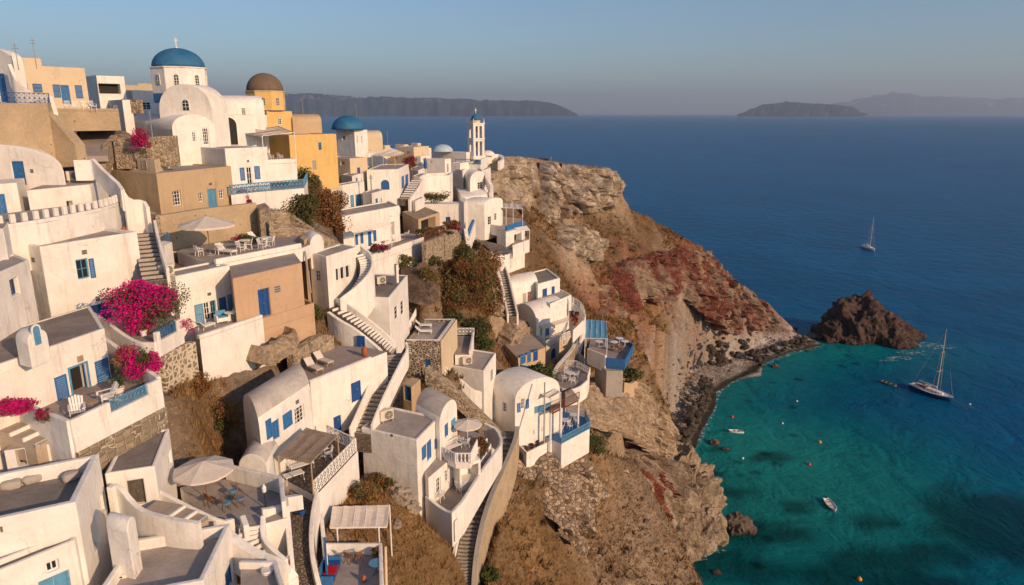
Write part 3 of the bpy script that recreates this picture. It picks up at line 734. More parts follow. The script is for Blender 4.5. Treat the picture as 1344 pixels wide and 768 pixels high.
def garden_bench(r):
    b = bmnew(); lb(b, -.25, .25, -.8, .8, .40, .45); obj('seat', b, WPAINT, r)
    b = bmnew(); beam(b, (-.3, -.8, .92), (-.3, .8, .92), .04, .06)
    for i in range(15): y = -.77+i*.11; beam(b, (-.24, y, .45), (-.3, y, .9), .025, .025)
    obj('backrest', b, WPAINT, r)
    for y in (-.78, .78):
        b = bmnew(); beam(b, (-.25, y, .66), (.25, y, .66), .05, .03); beam(b, (.24, y, .66), (.24, y, .45), .03, .03); obj('armrest', b, WPAINT, r)
        for x in (-.2, .22): b = bmnew(); tube(b, (x, y, .42), (x*1.1, y, 0), .025, n=6); obj('leg', b, WPAINT, r)
def _parasol(mat, rad, h, pole):
    def parasol(r):
        n = 8; b = bmnew(); top = b.verts.new((0, 0, h+rad*.30)); segs = []
        R1 = [b.verts.new((rad*.5*math.cos(2*math.pi*(i+.5*0)/16), rad*.5*math.sin(2*math.pi*i/16), h+rad*.145-(.0 if i % 2 == 0 else .05))) for i in range(16)]
        R2 = [b.verts.new((rad*(1 if i % 2 == 0 else .955)*math.cos(2*math.pi*i/16), rad*(1 if i % 2 == 0 else .955)*math.sin(2*math.pi*i/16), h-(.0 if i % 2 == 0 else .03))) for i in range(16)]
        R3 = [b.verts.new((v.co.x, v.co.y, v.co.z-.14)) for v in R2]
        for i in range(16):
            j = (i+1) % 16; b.faces.new((top, R1[i], R1[j])); b.faces.new((R1[i], R2[i], R2[j], R1[j])); b.faces.new((R2[i], R3[i], R3[j], R2[j]))
        o = obj('canopy', b, mat, r); md = o.modifiers.new('Thick', 'SOLIDIFY'); md.thickness = .012
        b = bmnew(); tube(b, (0, 0, 0), (0, 0, h+rad*.3+.1), .03, n=8); obj('pole', b, pole, r)
        b = bmnew(); lathe(b, (0, 0, 0), [(.3, 0), (.3, .05), (.12, .09), (.06, .18)], 12); obj('base', b, METAL, r)
        for i in range(n): a = 2*math.pi*i/n; b = bmnew(); tube(b, (0, 0, h-rad*.12), (rad*.55*math.cos(a), rad*.55*math.sin(a), h+rad*.11), .012, n=4); obj('rib', b, pole, r)
    return parasol
def leafcloud(bm, c, rad, n, ls, rz=1.0, clumps=9, spread=.72, seed=0, flat=.0):
    """many small leaf faces in uneven clumps"""
    R = random.Random(seed); c = Vector(c); cl = []
    for i in range(clumps):
        v = Vector((R.gauss(0, 1), R.gauss(0, 1), R.gauss(0, 1))).normalized()*R.uniform(.25, spread)
        cl.append((Vector((v.x*rad[0], v.y*rad[1], v.z*rad[2])), R.uniform(.2, .55)))
    for i in range(n):
        o, q = R.choice(cl); v = Vector((R.gauss(0, 1), R.gauss(0, 1), R.gauss(0, 1))).normalized()*(R.random()**.35)*q
        p = c+o+Vector((v.x*rad[0], v.y*rad[1], v.z*rad[2])); s = ls*R.uniform(.6, 1.3)
        a = Vector((R.gauss(0, 1), R.gauss(0, 1), R.gauss(0, 1))).normalized(); u = a.orthogonal().normalized()
        w = a.cross(u); f = bm.faces.new([bm.verts.new(p+u*s), bm.verts.new(p+w*s*.6), bm.verts.new(p-u*s), bm.verts.new(p-w*s*.6)])
        f.material_index = 0
def leafmat(name, c1, c2, c3=None, sc=6):
    m, nt, b = newmat(name); co = coords(nt); n = noi(nt, co, sc, 3, .7)
    st = [(.3, c1), (.6, c2)]+([(.75, c3)] if c3 else [])
    nt.links.new(ramp(nt, n, st), b.inputs['Base Color']); b.inputs['Roughness'].default_value = .8; b.inputs['Specular IOR Level'].default_value = .2
    return m
MAG = leafmat('bougainvillea_bract', (.36, .006, .105), (.60, .010, .20), (.48, .015, .15)); MAGD = leafmat('bougainvillea_dull', (.20, .015, .05), (.36, .02, .10), (.08, .09, .03))
GRN = leafmat('leaf_green', (.035, .06, .018), (.08, .11, .03), (.12, .13, .035)); GRND = leafmat('leaf_dark', (.045, .05, .018), (.09, .085, .033))
OLIVE = leafmat('leaf_olive', (.08, .07, .025), (.14, .12, .045), (.19, .15, .06)); DRY = leafmat('leaf_dry', (.16, .08, .03), (.28, .15, .055), (.34, .20, .08), 3)
DRYB = leafmat('leaf_rust', (.13, .055, .022), (.21, .09, .035), (.09, .07, .03), 2.5); TWIG = paint('twig', (.11, .08, .055), .9, .3, .1)
def shrub(label, c, rad, mats, n=1500, ls=.09, seed=1, sp=None, name='shrub', cat='shrub', trunk=True, group=None, clumps=9, base=None):
    """c centre of the crown"""
    c = Vector(c); zb = base if base is not None else c.z-rad[2]
    r = thing(name, label, cat, (c.x, c.y, zb), group)
    mats = mats if isinstance(mats, (list, tuple)) else [mats]
    for k, m in enumerate(mats):
        b = bmnew(); leafcloud(b, c, rad, int(n/(1 if k == 0 else 2.2)), ls, clumps=clumps, seed=seed+k*31, spread=sp or (.9 if name == 'bougainvillea' else .8))
        me = bpy.data.meshes.new('foliage'); bmesh.ops.translate(b, verts=b.verts, vec=-ORG[r.name]); b.to_mesh(me); b.free(); me.materials.append(m)
        o = bpy.data.objects.new('foliage' if k == 0 else 'blossom', me); COL.objects.link(o); o.parent = r
    if trunk:
        b = bmnew(); R = random.Random(seed)
        base_ = Vector((c.x, c.y, zb-.3)); fork = Vector((c.x, c.y, zb+(c.z-zb)*.45)); rr = max(.03, min(rad)*.07)
        tube(b, base_, fork, rr*1.5, rr, n=7)
        for i in range(7):
            a = R.uniform(0, 6.28); t = fork+Vector((math.cos(a)*rad[0]*.75, math.sin(a)*rad[1]*.75, R.uniform(.2, .9)*rad[2])); tube(b, fork, t, rr*.7, rr*.2, n=5)
        obj('trunk', b, TWIG, r)
    return r
def potted_plant(r):
    b = bmnew(); lathe(b, (0, 0, 0), [(.14, 0), (.2, .3), (.22, .32), (.22, .36), (.17, .36), (.16, .3)], 14); obj('pot', b, WPAINT, r)
    b = bmnew(); leafcloud(b, (0, 0, .55), (.27, .27, .24), 420, .05, seed=5); obj('foliage', b, GRN, r)
def flower_pot(r):
    b = bmnew(); lathe(b, (0, 0, 0), [(.13, 0), (.19, .26), (.21, .3), (.16, .3), (.15, .26)], 12); obj('pot', b, TERRA, r)
    b = bmnew(); leafcloud(b, (0, 0, .46), (.26, .26, .2), 260, .06, seed=6); obj('foliage', b, GRN, r)
    b = bmnew(); leafcloud(b, (0, 0, .5), (.28, .28, .2), 120, .06, seed=8); obj('blossom', b, MAGD, r)
def ac_unit(r):
    b = bmnew(); lb(b, -.16, .16, -.42, .42, .12, .74); obj('casing', b, ACW, r, bevel=.02)
    b = bmnew(); lathe(b, (0, 0, 0), [(.0001, .0), (.24, .0), (.25, .02), (.25, .03)], 18)
    bmesh.ops.rotate(b, verts=b.verts, cent=O_, matrix=Matrix.Rotation(math.pi/2, 3, 'Y')); bmesh.ops.translate(b, verts=b.verts, vec=(.163, .1, .43)); obj('fan', b, DARK, r)
    b = bmnew()
    for i in range(8): beam(b, (.2, -.14, .22+i*.06), (.2, .34, .22+i*.06), .012, .012)
    for i in range(4): a = i*math.pi/4; beam(b, (.205, .1-.25*math.cos(a), .43-.25*math.sin(a)), (.205, .1+.25*math.cos(a), .43+.25*math.sin(a)), .012, .012)
    obj('grille', b, ACW, r)
    for y in (-.3, .3): b = bmnew(); lb(b, -.2, .2, y-.04, y+.04, 0, .12); obj('foot', b, METAL, r)
def clay_jar(r):
    b = bmnew(); lathe(b, (0, 0, 0), [(.12, 0), (.2, .15), (.25, .38), (.2, .6), (.1, .7), (.13, .78), (.1, .78)], 16); obj('body', b, TERRA, r, smooth=True)
    b = bmnew(); tube(b, (.1, 0, .7), (.22, 0, .64), .02, n=6); tube(b, (.22, 0, .64), (.22, 0, .5), .02, n=6); tube(b, (-.1, 0, .7), (-.22, 0, .64), .02, n=6); tube(b, (-.22, 0, .64), (-.22, 0, .5), .02, n=6); obj('handle', b, TERRA, r)
def lantern_post(r):
    b = bmnew(); tube(b, (0, 0, 0), (0, 0, 1.0), .03, n=8); lathe(b, (0, 0, 0), [(.1, 0), (.1, .04), (.04, .08)], 10); obj('post', b, BLACK, r)
    b = bmnew(); lathe(b, (0, 0, 1.0), [(.05, 0), (.11, .05), (.13, .3), (.06, .42), (.02, .5)], 8); obj('lantern', b, WPAINT, r)
def armchair(r):
    b = bmnew(); lb(b, -.35, .35, -.38, .38, .12, .42); obj('seat', b, WPAINT, r, bevel=.03)
    b = bmnew(); lb(b, -.45, -.28, -.38, .38, .4, .85); obj('backrest', b, BLUEL, r, bevel=.04)
    for y in (-.42, .42): b = bmnew(); lb(b, -.4, .35, y-.06, y+.06, .1, .6); obj('armrest', b, WPAINT, r, bevel=.02)
    b = bmnew(); lb(b, -.25, .33, -.34, .34, .425, .52); obj('cushion', b, BLUEL, r, bevel=.03)
def sofa(r):
    b = bmnew(); lb(b, -.4, .4, -.9, .9, .1, .42); obj('seat', b, BLUED, r, bevel=.04)
    b = bmnew(); lb(b, -.55, -.35, -.9, .9, .4, .85); obj('backrest', b, BLUE, r, bevel=.05)
    for y in (-.95, .95): b = bmnew(); lb(b, -.5, .4, y-.08, y+.08, .08, .62); obj('armrest', b, BLUE, r, bevel=.03)
MAKERS = {'lounger': _lounger(CANVAS, WOODL), 'loungerw': _lounger(WPAINT, WPAINT), 'chair': garden_chair, 'rattan': rattan_chair, 'folding': folding_chair, 'adir': adirondack_chair,
          'tablew': _table(WPAINT, .42), 'tableb': _table(BLUEL, .42), 'tablewood': _table(WOODL, .4), 'long': long_table, 'bench': garden_bench, 'parasol': _parasol(CANVAS, 1.9, 2.15, WOOD),
          'parasol2': _parasol(CANVAS, 1.45, 2.1, WPAINT), 'plant': potted_plant, 'flower': flower_pot, 'ac': ac_unit, 'jar': clay_jar, 'lamp': lantern_post, 'arm': armchair, 'sofa': sofa}
def canopy(label, corners, mat=REED, posts=(), sag=.12, name='pergola', cat='pergola', ribs=7, pz=None, group=None, pm=WPAINT, fringe=.15):
    """corners: four world points of the awning; posts: list of (corner index fractions u,v, foot z)"""
    a, b, c, d = [Vector(p) for p in corners]
    nu, nv = 14, 12; R = random.Random(len(label))
    r = thing(name, label, cat, ((a+b+c+d)/4) - Vector((0, 0, 2.3)), group); bm = bmnew(); grid = []
    for i in range(nu+1):
        row = []
        for j in range(nv+1):
            u, v = i/nu, j/nv; p = (a*(1-u)+b*u)*(1-v)+(d*(1-u)+c*u)*v
            s = abs(math.sin(math.pi*u*(ribs-1))); p = p-Z_*(sag*s*(.4+.6*math.sin(math.pi*v))+R.uniform(0, .025)); row.append(bm.verts.new(p))
        grid.append(row)
    for i in range(nu):
        for j in range(nv): bm.faces.new((grid[i][j], grid[i+1][j], grid[i+1][j+1], grid[i][j+1]))
    o = obj('awning', bm, mat, r); md = o.modifiers.new('Thick', 'SOLIDIFY'); md.thickness = .03
    q = bmnew()
    for k in range(ribs):
        u = k/(ribs-1); beam(q, (a*(1-u)+b*u)-Z_*.05, (d*(1-u)+c*u)-Z_*.05, .05, .06)
    for s, e in ((a, b), (d, c)): beam(q, s-Z_*.11, e-Z_*.11, .07, .07)
    obj('beam', q, pm, r)
    for u, v, fz in posts:
        p = (a*(1-u)+b*u)*(1-v)+(d*(1-u)+c*u)*v; q = bmnew(); tube(q, (p.x, p.y, fz), (p.x, p.y, p.z-.05), .05, n=8); obj('post', q, pm, r)
    return r
# ================================================================== foreground, bottom left
def G(px, py, z): return PZ(px, py, z)
b = Bld('plaster_house', 'white flat roofed house in the bottom corner with wrapped bundles on top', 'house', [(-75, 697), (99, 659), (130, 595)], d=30, h=8, rec=.75, t=.3, roof=ROOFD, under=3)
b.op(1, 'win', 121, 130, 676, 727, dep=.3, mat=WPAINT); b.op(1, 'win', 133, 140, 643, 677, dep=.3, mat=WPAINT); b.op(0, 'vent', 0, 4, 691, 698); b.done(); zt0 = b.zt
for i, (x, y, s, lab) in enumerate(((16, 641, 1., 'pale wrapped bundle at the outer end of the row on the bottom corner roof'), (43, 633, 1., 'pale wrapped bundle in the middle of the row on the bottom corner roof'), (94, 630, .9, 'pale wrapped bundle nearest the roof corner beside a dark stain'))):
    q = bmnew(); p = G(x, y, zt0-.72); bmesh.ops.create_uvsphere(q, u_segments=14, v_segments=10, radius=.5)
    for v in q.verts:
        v.co = Vector((math.copysign(abs(v.co.x/.5)**.6, v.co.x)*.42*s, math.copysign(abs(v.co.y/.5)**.6, v.co.y)*.27*s, (math.copysign(abs(v.co.z/.5)**.6, v.co.z))*.22+.2)); v.co += Vector((mnoise.noise(v.co*5+Vector((i, 0, 0)))*.05,)*3)
    bmesh.ops.rotate(q, verts=q.verts, cent=O_, matrix=Matrix.Rotation(.5+.2*i, 3, 'Z')); bmesh.ops.translate(q, verts=q.verts, vec=p); lone('wrapped_bundle', q, GREYP, lab, 'bundle', 'covered bundles on the roof', smooth=True)
b = Bld('plaster_annex', 'low white annex with a narrow grey roof strip and blue shutters at the bottom edge', 'house', [(-75, 779), (98, 709), (105, 691)], d=30.0, h=6, rec=.22, t=.22, roof=ROOFD, under=3)
b.op(0, 'win', 60, 78, 737, 751, mat=BLUE, dep=.22, nv=2, nh=1); b.op(0, 'door', 53, 95, 755, 800, mat=BLUEL, dep=.2); b.done()
b = Bld('plaster_house', 'white house at the bottom edge with a grey parapeted roof and white jar', 'house', [(118, 790), (267, 762), (303, 686)], d=30.2, h=7, rec=.55, t=.26, roof=ROOFG, under=3)
b.op(1, 'door', 296, 306, 742, 775, mat=BLUE); b.done(); zr = b.zt-.55
q = bmnew(); lathe(q, G(190, 719, zr+.03), [(.1, 0), (.17, .06), (.17, .22), (.1, .27), (.07, .27)], 14); lone('white_jar', q, WPAINT, 'small white lidded jar standing alone on the grey parapeted roof', 'jar', smooth=True)
q = bmnew(); p = G(158, 758, zr+.03); box(q, p+Vector((0, 0, .09)), (.55, .28, .16), .3); 
r = lone('roof_hatch', q, WPAINT, 'low white box with dark slot on the bottom roof', 'box'); q = bmnew(); box(q, p+Vector((.0, -.145, .09)), (.3, .03, .07), .3); obj('slot', q, DARK, r)
b = Bld('stairhead_vault', 'tiny white barrel vaulted stairhead between two bottom roofs', 'outbuilding', [(139, 693), (168, 700), (179, 686)], d=30.5, h=2.2, kind='vault', axis=0, rise=.5, under=2); b.done()
b = Bld('plaster_cottage', 'white cottage with dark sloping grey roof and curtained doorway above the curved stair wall', 'house', [(137, 622), (203, 612), (222, 562)], d=35.5, h=3.3, rec=.12, t=.18, roof=ROOFD, under=3)
b.op(0, 'door', 168, 190, 630, 663, mat=paint('curtain_brown', (.12, .10, .08), .95, .4), dep=.25); b.op(1, 'win', 221, 226, 592, 615, dep=.2); b.done(); zc = b.zg
wall('curving white wall sweeping down in front of the curtained doorway', [P(143, 640, 34), P(150, 635, 34.4), P(160, 641, 34.3), P(172, 657, 34), P(188, 671, 33.6), P(215, 678, 33.2), P(240, 683, 33), P(262, 686, 33)], drop=2.6, t=.26, sm=2)
wall('long white parapet descending beside the small stair to the parasol terrace', [P(206, 642, 36.3), P(232, 656, 36.2), P(262, 671, 36), P(292, 684, 36), P(306, 680, 36.6)], drop=2.5, t=.24, sm=1)
stairs('short flight of steps between the curved wall and the cottage', [P(196, 664, 35), P(225, 670, 34.7), P(262, 688, 34.2)], width=1.1, mat=SAND, nose=WPAINT)
# umbrella terrace
T1, pT1, zT1 = slab('white walled lounge terrace with blue topped rattan tables under the large parasol', [(236, 640), (300, 628), (372, 646), (377, 680), (324, 694), (262, 672)], d=37.5, ai=3, th=3.2, par=[[1, 2, 3]], ph=1.0, top=ROOFG, side=WHITE, pt=.24)
place('parasol', 'large cream parasol open over the lower lounge terrace', 'parasol', G(272, 655, zT1+.02), scale=.86)
PRO['parasol']['group'] = 'open cream parasols'
place('rattan', 'rattan stool chair with blue seat nearest the lantern', 'chair', G(316, 664, zT1+.02), 2.2, 'rattan chairs with blue seats')
place('rattan', 'rattan stool chair with blue seat just right of the parasol pole', 'chair', G(298, 670, zT1+.02), .8, 'rattan chairs with blue seats')
place('rattan', 'rattan stool chair with blue seat farthest back on the lower lounge terrace', 'chair', G(307, 654, zT1+.02), 4, 'rattan chairs with blue seats')
place('folding', 'brown folding chair in the shade of the lower parasol', 'chair', G(277, 664, zT1+.02), 1)
place('lamp', 'white lantern on black stand at the terrace edge', 'lantern', G(349, 668, zT1+.02))
wall('white rounded end wall of the lounge terrace above the pebbled steps', [P(343, 668, 37.4), P(351, 667, 37.6), P(374, 662, 38.4)], drop=2.9, t=.3)
wall('short white stub wall closing the lounge terrace corner', [P(318, 676, 36.6), P(323, 690, 36)], drop=2.4, t=.3)
wall('tall white wall curving down beside the pebbled alley', [P(376, 664, 38.4), P(379, 700, 37.4), P(382, 735, 36.6), P(386, 775, 36)], drop=2.6, t=.3, sm=1)
wall('inner white wall stepping down above the grey stone treads', [P(345, 676, 37), P(344, 700, 36.3), P(352, 715, 36), P(376, 735, 35.6)], drop=1.6, t=.26, sm=1)
stairs('dark stone steps dropping between white walls at the bottom', [P(330, 690, 36.6), P(330, 712, 36.3), P(345, 730, 36), P(372, 742, 35.8)], width=1.2, mat=COBBLE, nose=WPAINT, sm=1)
wall('low thick white wall rounding the bottom of the stone steps', [P(300, 700, 34.8), P(315, 712, 34.5), P(340, 727, 34.3), P(370, 738, 34.4), P(384, 752, 34.6), P(386, 775, 34.6)], drop=1.8, t=.5, sm=1)
slab('small white roof ledge at the bottom edge beside the alley', [(316, 745), (364, 745), (378, 790), (316, 790)], d=33.5, ai=1, th=3, par=[[0, 1, 2]], ph=.4, top=ROOFG)
q = bmnew(); lathe(q, P(352, 762, 33.2), [(.24, -.3), (.26, .5), (.3, .55), (.28, .62)], 14); lone('chimney', q, WHITE, 'round white chimney pot beside the alley at the bottom', 'chimney', smooth=False)
place('plant', 'white pot with a clipped bush at the lower edge of the parapeted roof', 'potted plant', G(133, 775, 57.5))
# alley
def ribbon(name, pts, w, mat, lift=.03):
    bm = bmnew(); pts = smoothpath(pts, 2); L = offset_path(pts, w/2); R = offset_path(pts, -w/2); rows = [[bm.verts.new(p) for p in (l, r, r-Z_*.5, l-Z_*.5)] for l, r in zip(L, R)]
    for a, b_ in zip(rows[:-1], rows[1:]):
        for k in range(4): bm.faces.new((a[k], a[(k+1) % 4], b_[(k+1) % 4], b_[k]))
    bm.faces.new(rows[0][::-1]); bm.faces.new(rows[-1]); struct(name, bm, mat)
    for i in range(len(L)-1): CLAMPS.append(([Vector((q.x, q.y)) for q in (L[i], L[i+1], R[i+1], R[i])], min(pts[i].z, pts[i+1].z)-.12, .3))
ribbon('path', [P(400, 640, 46.5), P(393, 668, 44), P(390, 700, 42), P(393, 735, 40.5), P(400, 780, 39)], 1.9, COBBLE)
wall('long white wall curving along the cobbled alley', [P(416, 645, 44.5), P(411, 668, 43.4), P(408, 695, 41.8), P(409, 725, 40.4), P(415, 755, 39.3), P(424, 785, 38.6)], drop=2.4, t=.28, sm=2)
wall('low white planter wall at the head of the alley', [P(374, 652, 41.5), P(393, 649, 43)], drop=1.0, t=.5)
q = bmnew(); lathe(q, P(396, 672, 43.2), [(.2, -.12), (.26, .18), (.22, .18), (.2, .1)], 12); r = lone('blue_pot', q, BLUED, 'dark blue planter with a spiky plant by the alley', 'planter')
q = bmnew(); leafcloud(q, P(396, 672, 43.2)+Z_*.5, (.22, .22, .38), 200, .06, seed=4); obj('foliage', q, OLIVE, r)
# pergola terrace
T2, pT2, zT2 = slab('dark cobbled dining terrace with a white lattice balustrade', [(370, 628), (414, 652), (470, 592), (432, 574), (385, 588)], d=44.5, ai=1, th=3.0, top=COBBLE, side=WHITE2)
a1, a2, a3 = (Vector((*pT2[i], zT2)) for i in (1, 2, 3))
railing('white lattice balustrade round the cobbled dining terrace', offset_path([a1, a2, a3], .12), h=1.0, style='lattice', r=.035)
c1, c2, c3, c4 = P(364, 600, 42.5)+Z_*0, P(381, 561, 48.5), P(444, 563, 49.5), P(408, 606, 44)
zz = zT2+2.6
canopy('brown reed pergola shading the cobbled dining terrace', [G(365, 597, zz), G(408, 606, zz-.1), G(443, 571, zz-.1), G(402, 561, zz)], posts=((0, 0, zT2), (1, 0, zT2), (1, 1, zT2), (0, 1, zT2)), ribs=4, sag=.05, pm=WOODL)
place('bench', 'white slatted garden bench under the brown reed pergola', 'bench', G(396, 617, zT2+.02), -.9)
place('long', 'long white slatted table in front of the garden bench', 'table', G(386, 632, zT2+.02), .9-.2, scale=.8)
place('chair', 'white garden chair at the rail end of the dining terrace', 'chair', G(431, 602, zT2+.02), 3.6)
place('tablew', 'round white table beside the lattice balustrade', 'table', G(423, 600, zT2+.02))
# vault house with windows behind the pergola terrace
b = Bld('vaulted_house', 'white barrel vaulted house with blue door and grid window behind the dining pergola', 'house', [(341, 566), (408, 519), (385, 497)], d=50, z=None, h=4.3, kind='vault', axis=0, rise=1.7, ai=1, topmat=VAULT, wall=WHITE2, under=2)
b.op(0, 'win', 387, 400, 533, 556, nv=3, nh=4, dep=.2); b.op(0, 'door', 357, 367, 546, 578, mat=BLUE); b.op(0, 'shut', 371, 383, 541, 561, mat=BLUE); b.op(0, 'shut', 349, 356, 550, 576, mat=BLUE); b.op(0, 'vent', 388, 392, 525, 530); b.done()
b = Bld('vaulted_cellar', 'small plain white vault half buried below the bushy bank', 'outbuilding', [(313, 618), (352, 620), (366, 590)], d=43.5, h=2.0, kind='vault', axis=1, rise=1.2, topmat=VAULT, wall=WHITE2); b.done()
# lounger terrace
T3, pT3, zT3 = slab('purplish grey sun terrace with two wooden loungers above a tall white wall', [(380, 476), (407, 502), (488, 470), (508, 462), (480, 456), (420, 452)], d=52.5, ai=1, th=5.2, top=FLOOR, side=WHITE, par=[[1, 2]], ph=.12, pt=.3)
class _W:   # openings on a terrace wall
    def __init__(s, root, a, b): s.root = root; s.poly = [a, b, b+Vector((0.1, 5)), a+Vector((.1, 5))]; s.sg = 1; s.zb = -99
    frame = Bld.frame; uv = Bld.uv; rect = Bld.rect; shutter = Bld.shutter; opuv = Bld.opuv; op = Bld.op
    def cut(s, *a): return False
def flatdoor(root, a, b, x0, x1, y0, y1, mat=BLUE, kind='shut'):
    a, b = a.copy(), b.copy(); U = (b-a).normalized(); Nn = Vector((U.y, -U.x)); mid = (a+b)/2
    if Nn.dot(Vector((-mid.x, -mid.y))) < 0: a, b = b, a
    w_ = _W(root, a, b); u0, u1, v0, v1 = w_.rect(0, x0, x1, y0, y1)
    O, U, Nn, L = w_.frame(0); q = bmnew()
    for e0, e1, c0, c1 in ((u0, u0+.08, v0, v1), (u1-.08, u1, v0, v1), (u0+.08, u1-.08, v1-.08, v1)): fbox(q, O, U, Nn, e0, e1, c0, c1, -.05, .07)
    fbox(q, O, U, Nn, u0+.08, u1-.08, v0, v1-.08, -.05, .035)
    m_ = (u0+u1)/2
    for e0, e1 in ((u0+.12, m_-.03), (m_+.03, u1-.12)):
        if e1 > e0: fbox(q, O, U, Nn, e0, e1, v0+.12, (v0+v1)/2-.05, .035, .05); fbox(q, O, U, Nn, e0, e1, (v0+v1)/2+.05, v1-.16, .035, .05)
    d_ = obj('door', q, mat, root); q = bmnew(); fbox(q, O, U, Nn, m_+.04, m_+.09, v0+.9, v0+1.05, .05, .1); obj('handle', q, METAL, d_)
flatdoor(T3, pT3[1], pT3[2], 461, 473, 501, 526, BLUED); flatdoor(T3, pT3[1], pT3[2], 438, 447, 546, 566, BLUED)
place('lounger', 'pale cloth sun lounger nearer the terrace edge', 'sun lounger', G(412, 487, zT3+.02), -.75, 'wooden loungers on the purplish terrace')
place('lounger', 'pale cloth sun lounger nearer the blue door', 'sun lounger', G(425, 478, zT3+.02), -.65, 'wooden loungers on the purplish terrace')
place('jar', 'brown clay jar standing by the dark blue door of the sun terrace', 'jar', G(479, 468, zT3+.02), scale=1.1)
# curved white wall with door that carries the upper stair
def tallwall(label, top, drop, t=.35, mat=WHITE, sm=2, **kw): return wall(label, top, drop=drop, t=t, mat=mat, sm=sm, **kw)
CW = [P(431, 409, 62.5), P(446, 420, 61.6), P(462, 428, 61.3), P(478, 440, 61.3), P(492, 452, 61.2), P(501, 460, 60.8), P(503, 474, 60)]
r = tallwall('tall curved white wall with a dark blue door under the climbing stair', CW, [3.6, 3.2, 3.0, 2.8, 2.3, 1.7, 1.4])
flatdoor(r, P(462, 440, 61.12).to_2d(), P(484, 450, 61.0).to_2d(), 469, 479, 441, 467, BLUED)
# central stair
S1 = [P(434, 403, 63.6), P(450, 411, 63.0), P(468, 423, 62.6), P(487, 437, 62.5), P(503, 450, 62.5), P(517, 463, 62.6)]
stairs('narrow stair with white edged treads running down to the bend', S1, width=1.15, mat=COBBLE, nose=WPAINT, parL=.75, sm=2, pdropL=3.5, under=2)
S2 = [P(519, 464, 62.4), P(521, 473, 61.8), P(513, 487, 61), P(505, 502, 59.8), P(496, 520, 58.3), P(485, 543, 56.8), P(473, 572, 55.2)]
stairs('main cobbled stair descending from the bend to the pergola alley', S2, width=1.75, mat=COBBLE, nose=GREYP, parL=1.0, sm=2, pdropL=.7, under=1.6)
wall('thin white handrail wall on the inner side of the main stair', [P(492, 484, 59), P(487, 497, 58.2), P(478, 520, 57), P(467, 545, 55.6), P(459, 562, 54.6)], drop=1.3, t=.2, sm=1)
q = bmnew(); p = P(491, 492, 59.5); box(q, p, (.3, .25, .6), .4); lone('red_cloth', q, RED, 'small red cloth hung over the thin stair wall', 'cloth')
S3 = [P(468, 334, 67.2), P(480, 344, 66.8), P(481, 360, 65.8), P(473, 374, 64.8), P(460, 388, 64.2), P(443, 401, 63.7)]
stairs('curling white stair wrapping the block with the triple window', S3, width=1.05, mat=COBBLE, nose=WPAINT, parL=.8, sm=2, pdropL=3, under=2)
# ================================================================== middle left: near terraces
b = Bld('terrace_house', 'near white house with open blue door, tall blue shutters and a plaque', 'house', [(-75, 504), (137, 431), (118, 401)], d=41, h=3.1, rec=.06, t=.2, roof=ROOFD, under=3)
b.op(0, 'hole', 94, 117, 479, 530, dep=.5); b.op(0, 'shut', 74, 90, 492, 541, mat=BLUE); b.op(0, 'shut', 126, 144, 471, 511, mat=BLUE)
O, U, Nn, L = b.frame(0); u0, u1, v0, v1 = b.rect(0, 101, 109, 467, 475); q = bmnew(); fbox(q, O, U, Nn, u0, u1, v0, v1, 0, .04); obj('plaque', q, WOODL, b.root)
u0, u1, v0, v1 = b.rect(0, 94, 117, 479, 530); q = bmnew(); D_ = (U*.35-Nn*.94).normalized(); hp = O+U*(u1-.03)+Nn*-.12
quadbox(q, [hp+D_*s+Z_*z+U*w_ for w_ in (0, -.05) for s, z in ((0, v0), (.95, v0), (.95, v1), (0, v1))]); dd = obj('door', q, BLUE, b.root)
q = bmnew(); fbox(q, O, U, Nn, u0-.1, u0, v0, v1+.1, 0, .05); fbox(q, O, U, Nn, u1, u1+.1, v0, v1+.1, 0, .05); fbox(q, O, U, Nn, u0, u1, v1, v1+.1, 0, .05); obj('door_frame', q, BLUEL, b.root); b.done(); zTF = b.zg
b = Bld('roof_dormer', 'little arched white dormer with pale blue door on the near grey roof', 'dormer', [(20, 448), (37, 452), (63, 442)], z=zt0 if False else b.zt+1.0, h=1.0, kind='vault', axis=0, rise=.55, under=.3, clamp=False)
b.op(1, 'arch', 43, 52, 427, 453, mat=BLUEL); b.done()
T4, pT4, zT4 = slab('near white terrace above a block stone wall with a blue railing', [(-40, 520), (94, 573), (211, 515), (170, 496), (137, 478), (60, 500)], z=zTF, th=.5, top=FLOOR, side=WHITE)
c = [Vector((*pT4[i], zT4+.85)) for i in (0, 1)]; c = [c[0], c[1]]
e1, e2 = Vector((*pT4[1], zT4+.85)), Vector((*pT4[2], zT4+.85))
def lerp(a, b_, t): return a*(1-t)+b_*t
wall('near terrace parapet sloping down to the corner beside the bougainvillea bed', [c[0]+Z_*.1, c[1]], drop=3.2, t=.26)
wall('near terrace parapet stub between the corner and the blue railing', [e1, lerp(e1, e2, .40)], drop=1.2, t=.26); wall('near terrace parapet stub beyond the blue railing', [lerp(e1, e2, .84), e2], drop=1.2, t=.26)
wall('low white kerb wall carrying the blue railing', [lerp(e1, e2, .40)-Z_*.6, lerp(e1, e2, .84)-Z_*.6], drop=.6, t=.26)
railing('blue lattice railing set between the near terrace parapets', [lerp(e1, e2, .41)-Z_*.58, lerp(e1, e2, .83)-Z_*.58], h=.58, mat=BLUEL, style='lattice', r=.022)
wall('white plastered face of the near terrace above the block stone', [e1-Z_*.84+Vector((.03, 0, 0)), e2-Z_*.84+Vector((.03, 0, 0))], drop=.9, t=.3)
wall('block stone retaining wall with pale joints below the near terrace', [e1-Z_*1.7+Vector((.05, 0, 0)), e2-Z_*1.7+Vector((.05, 0, 0))], drop=4, t=.45, mat=RUBBIG)
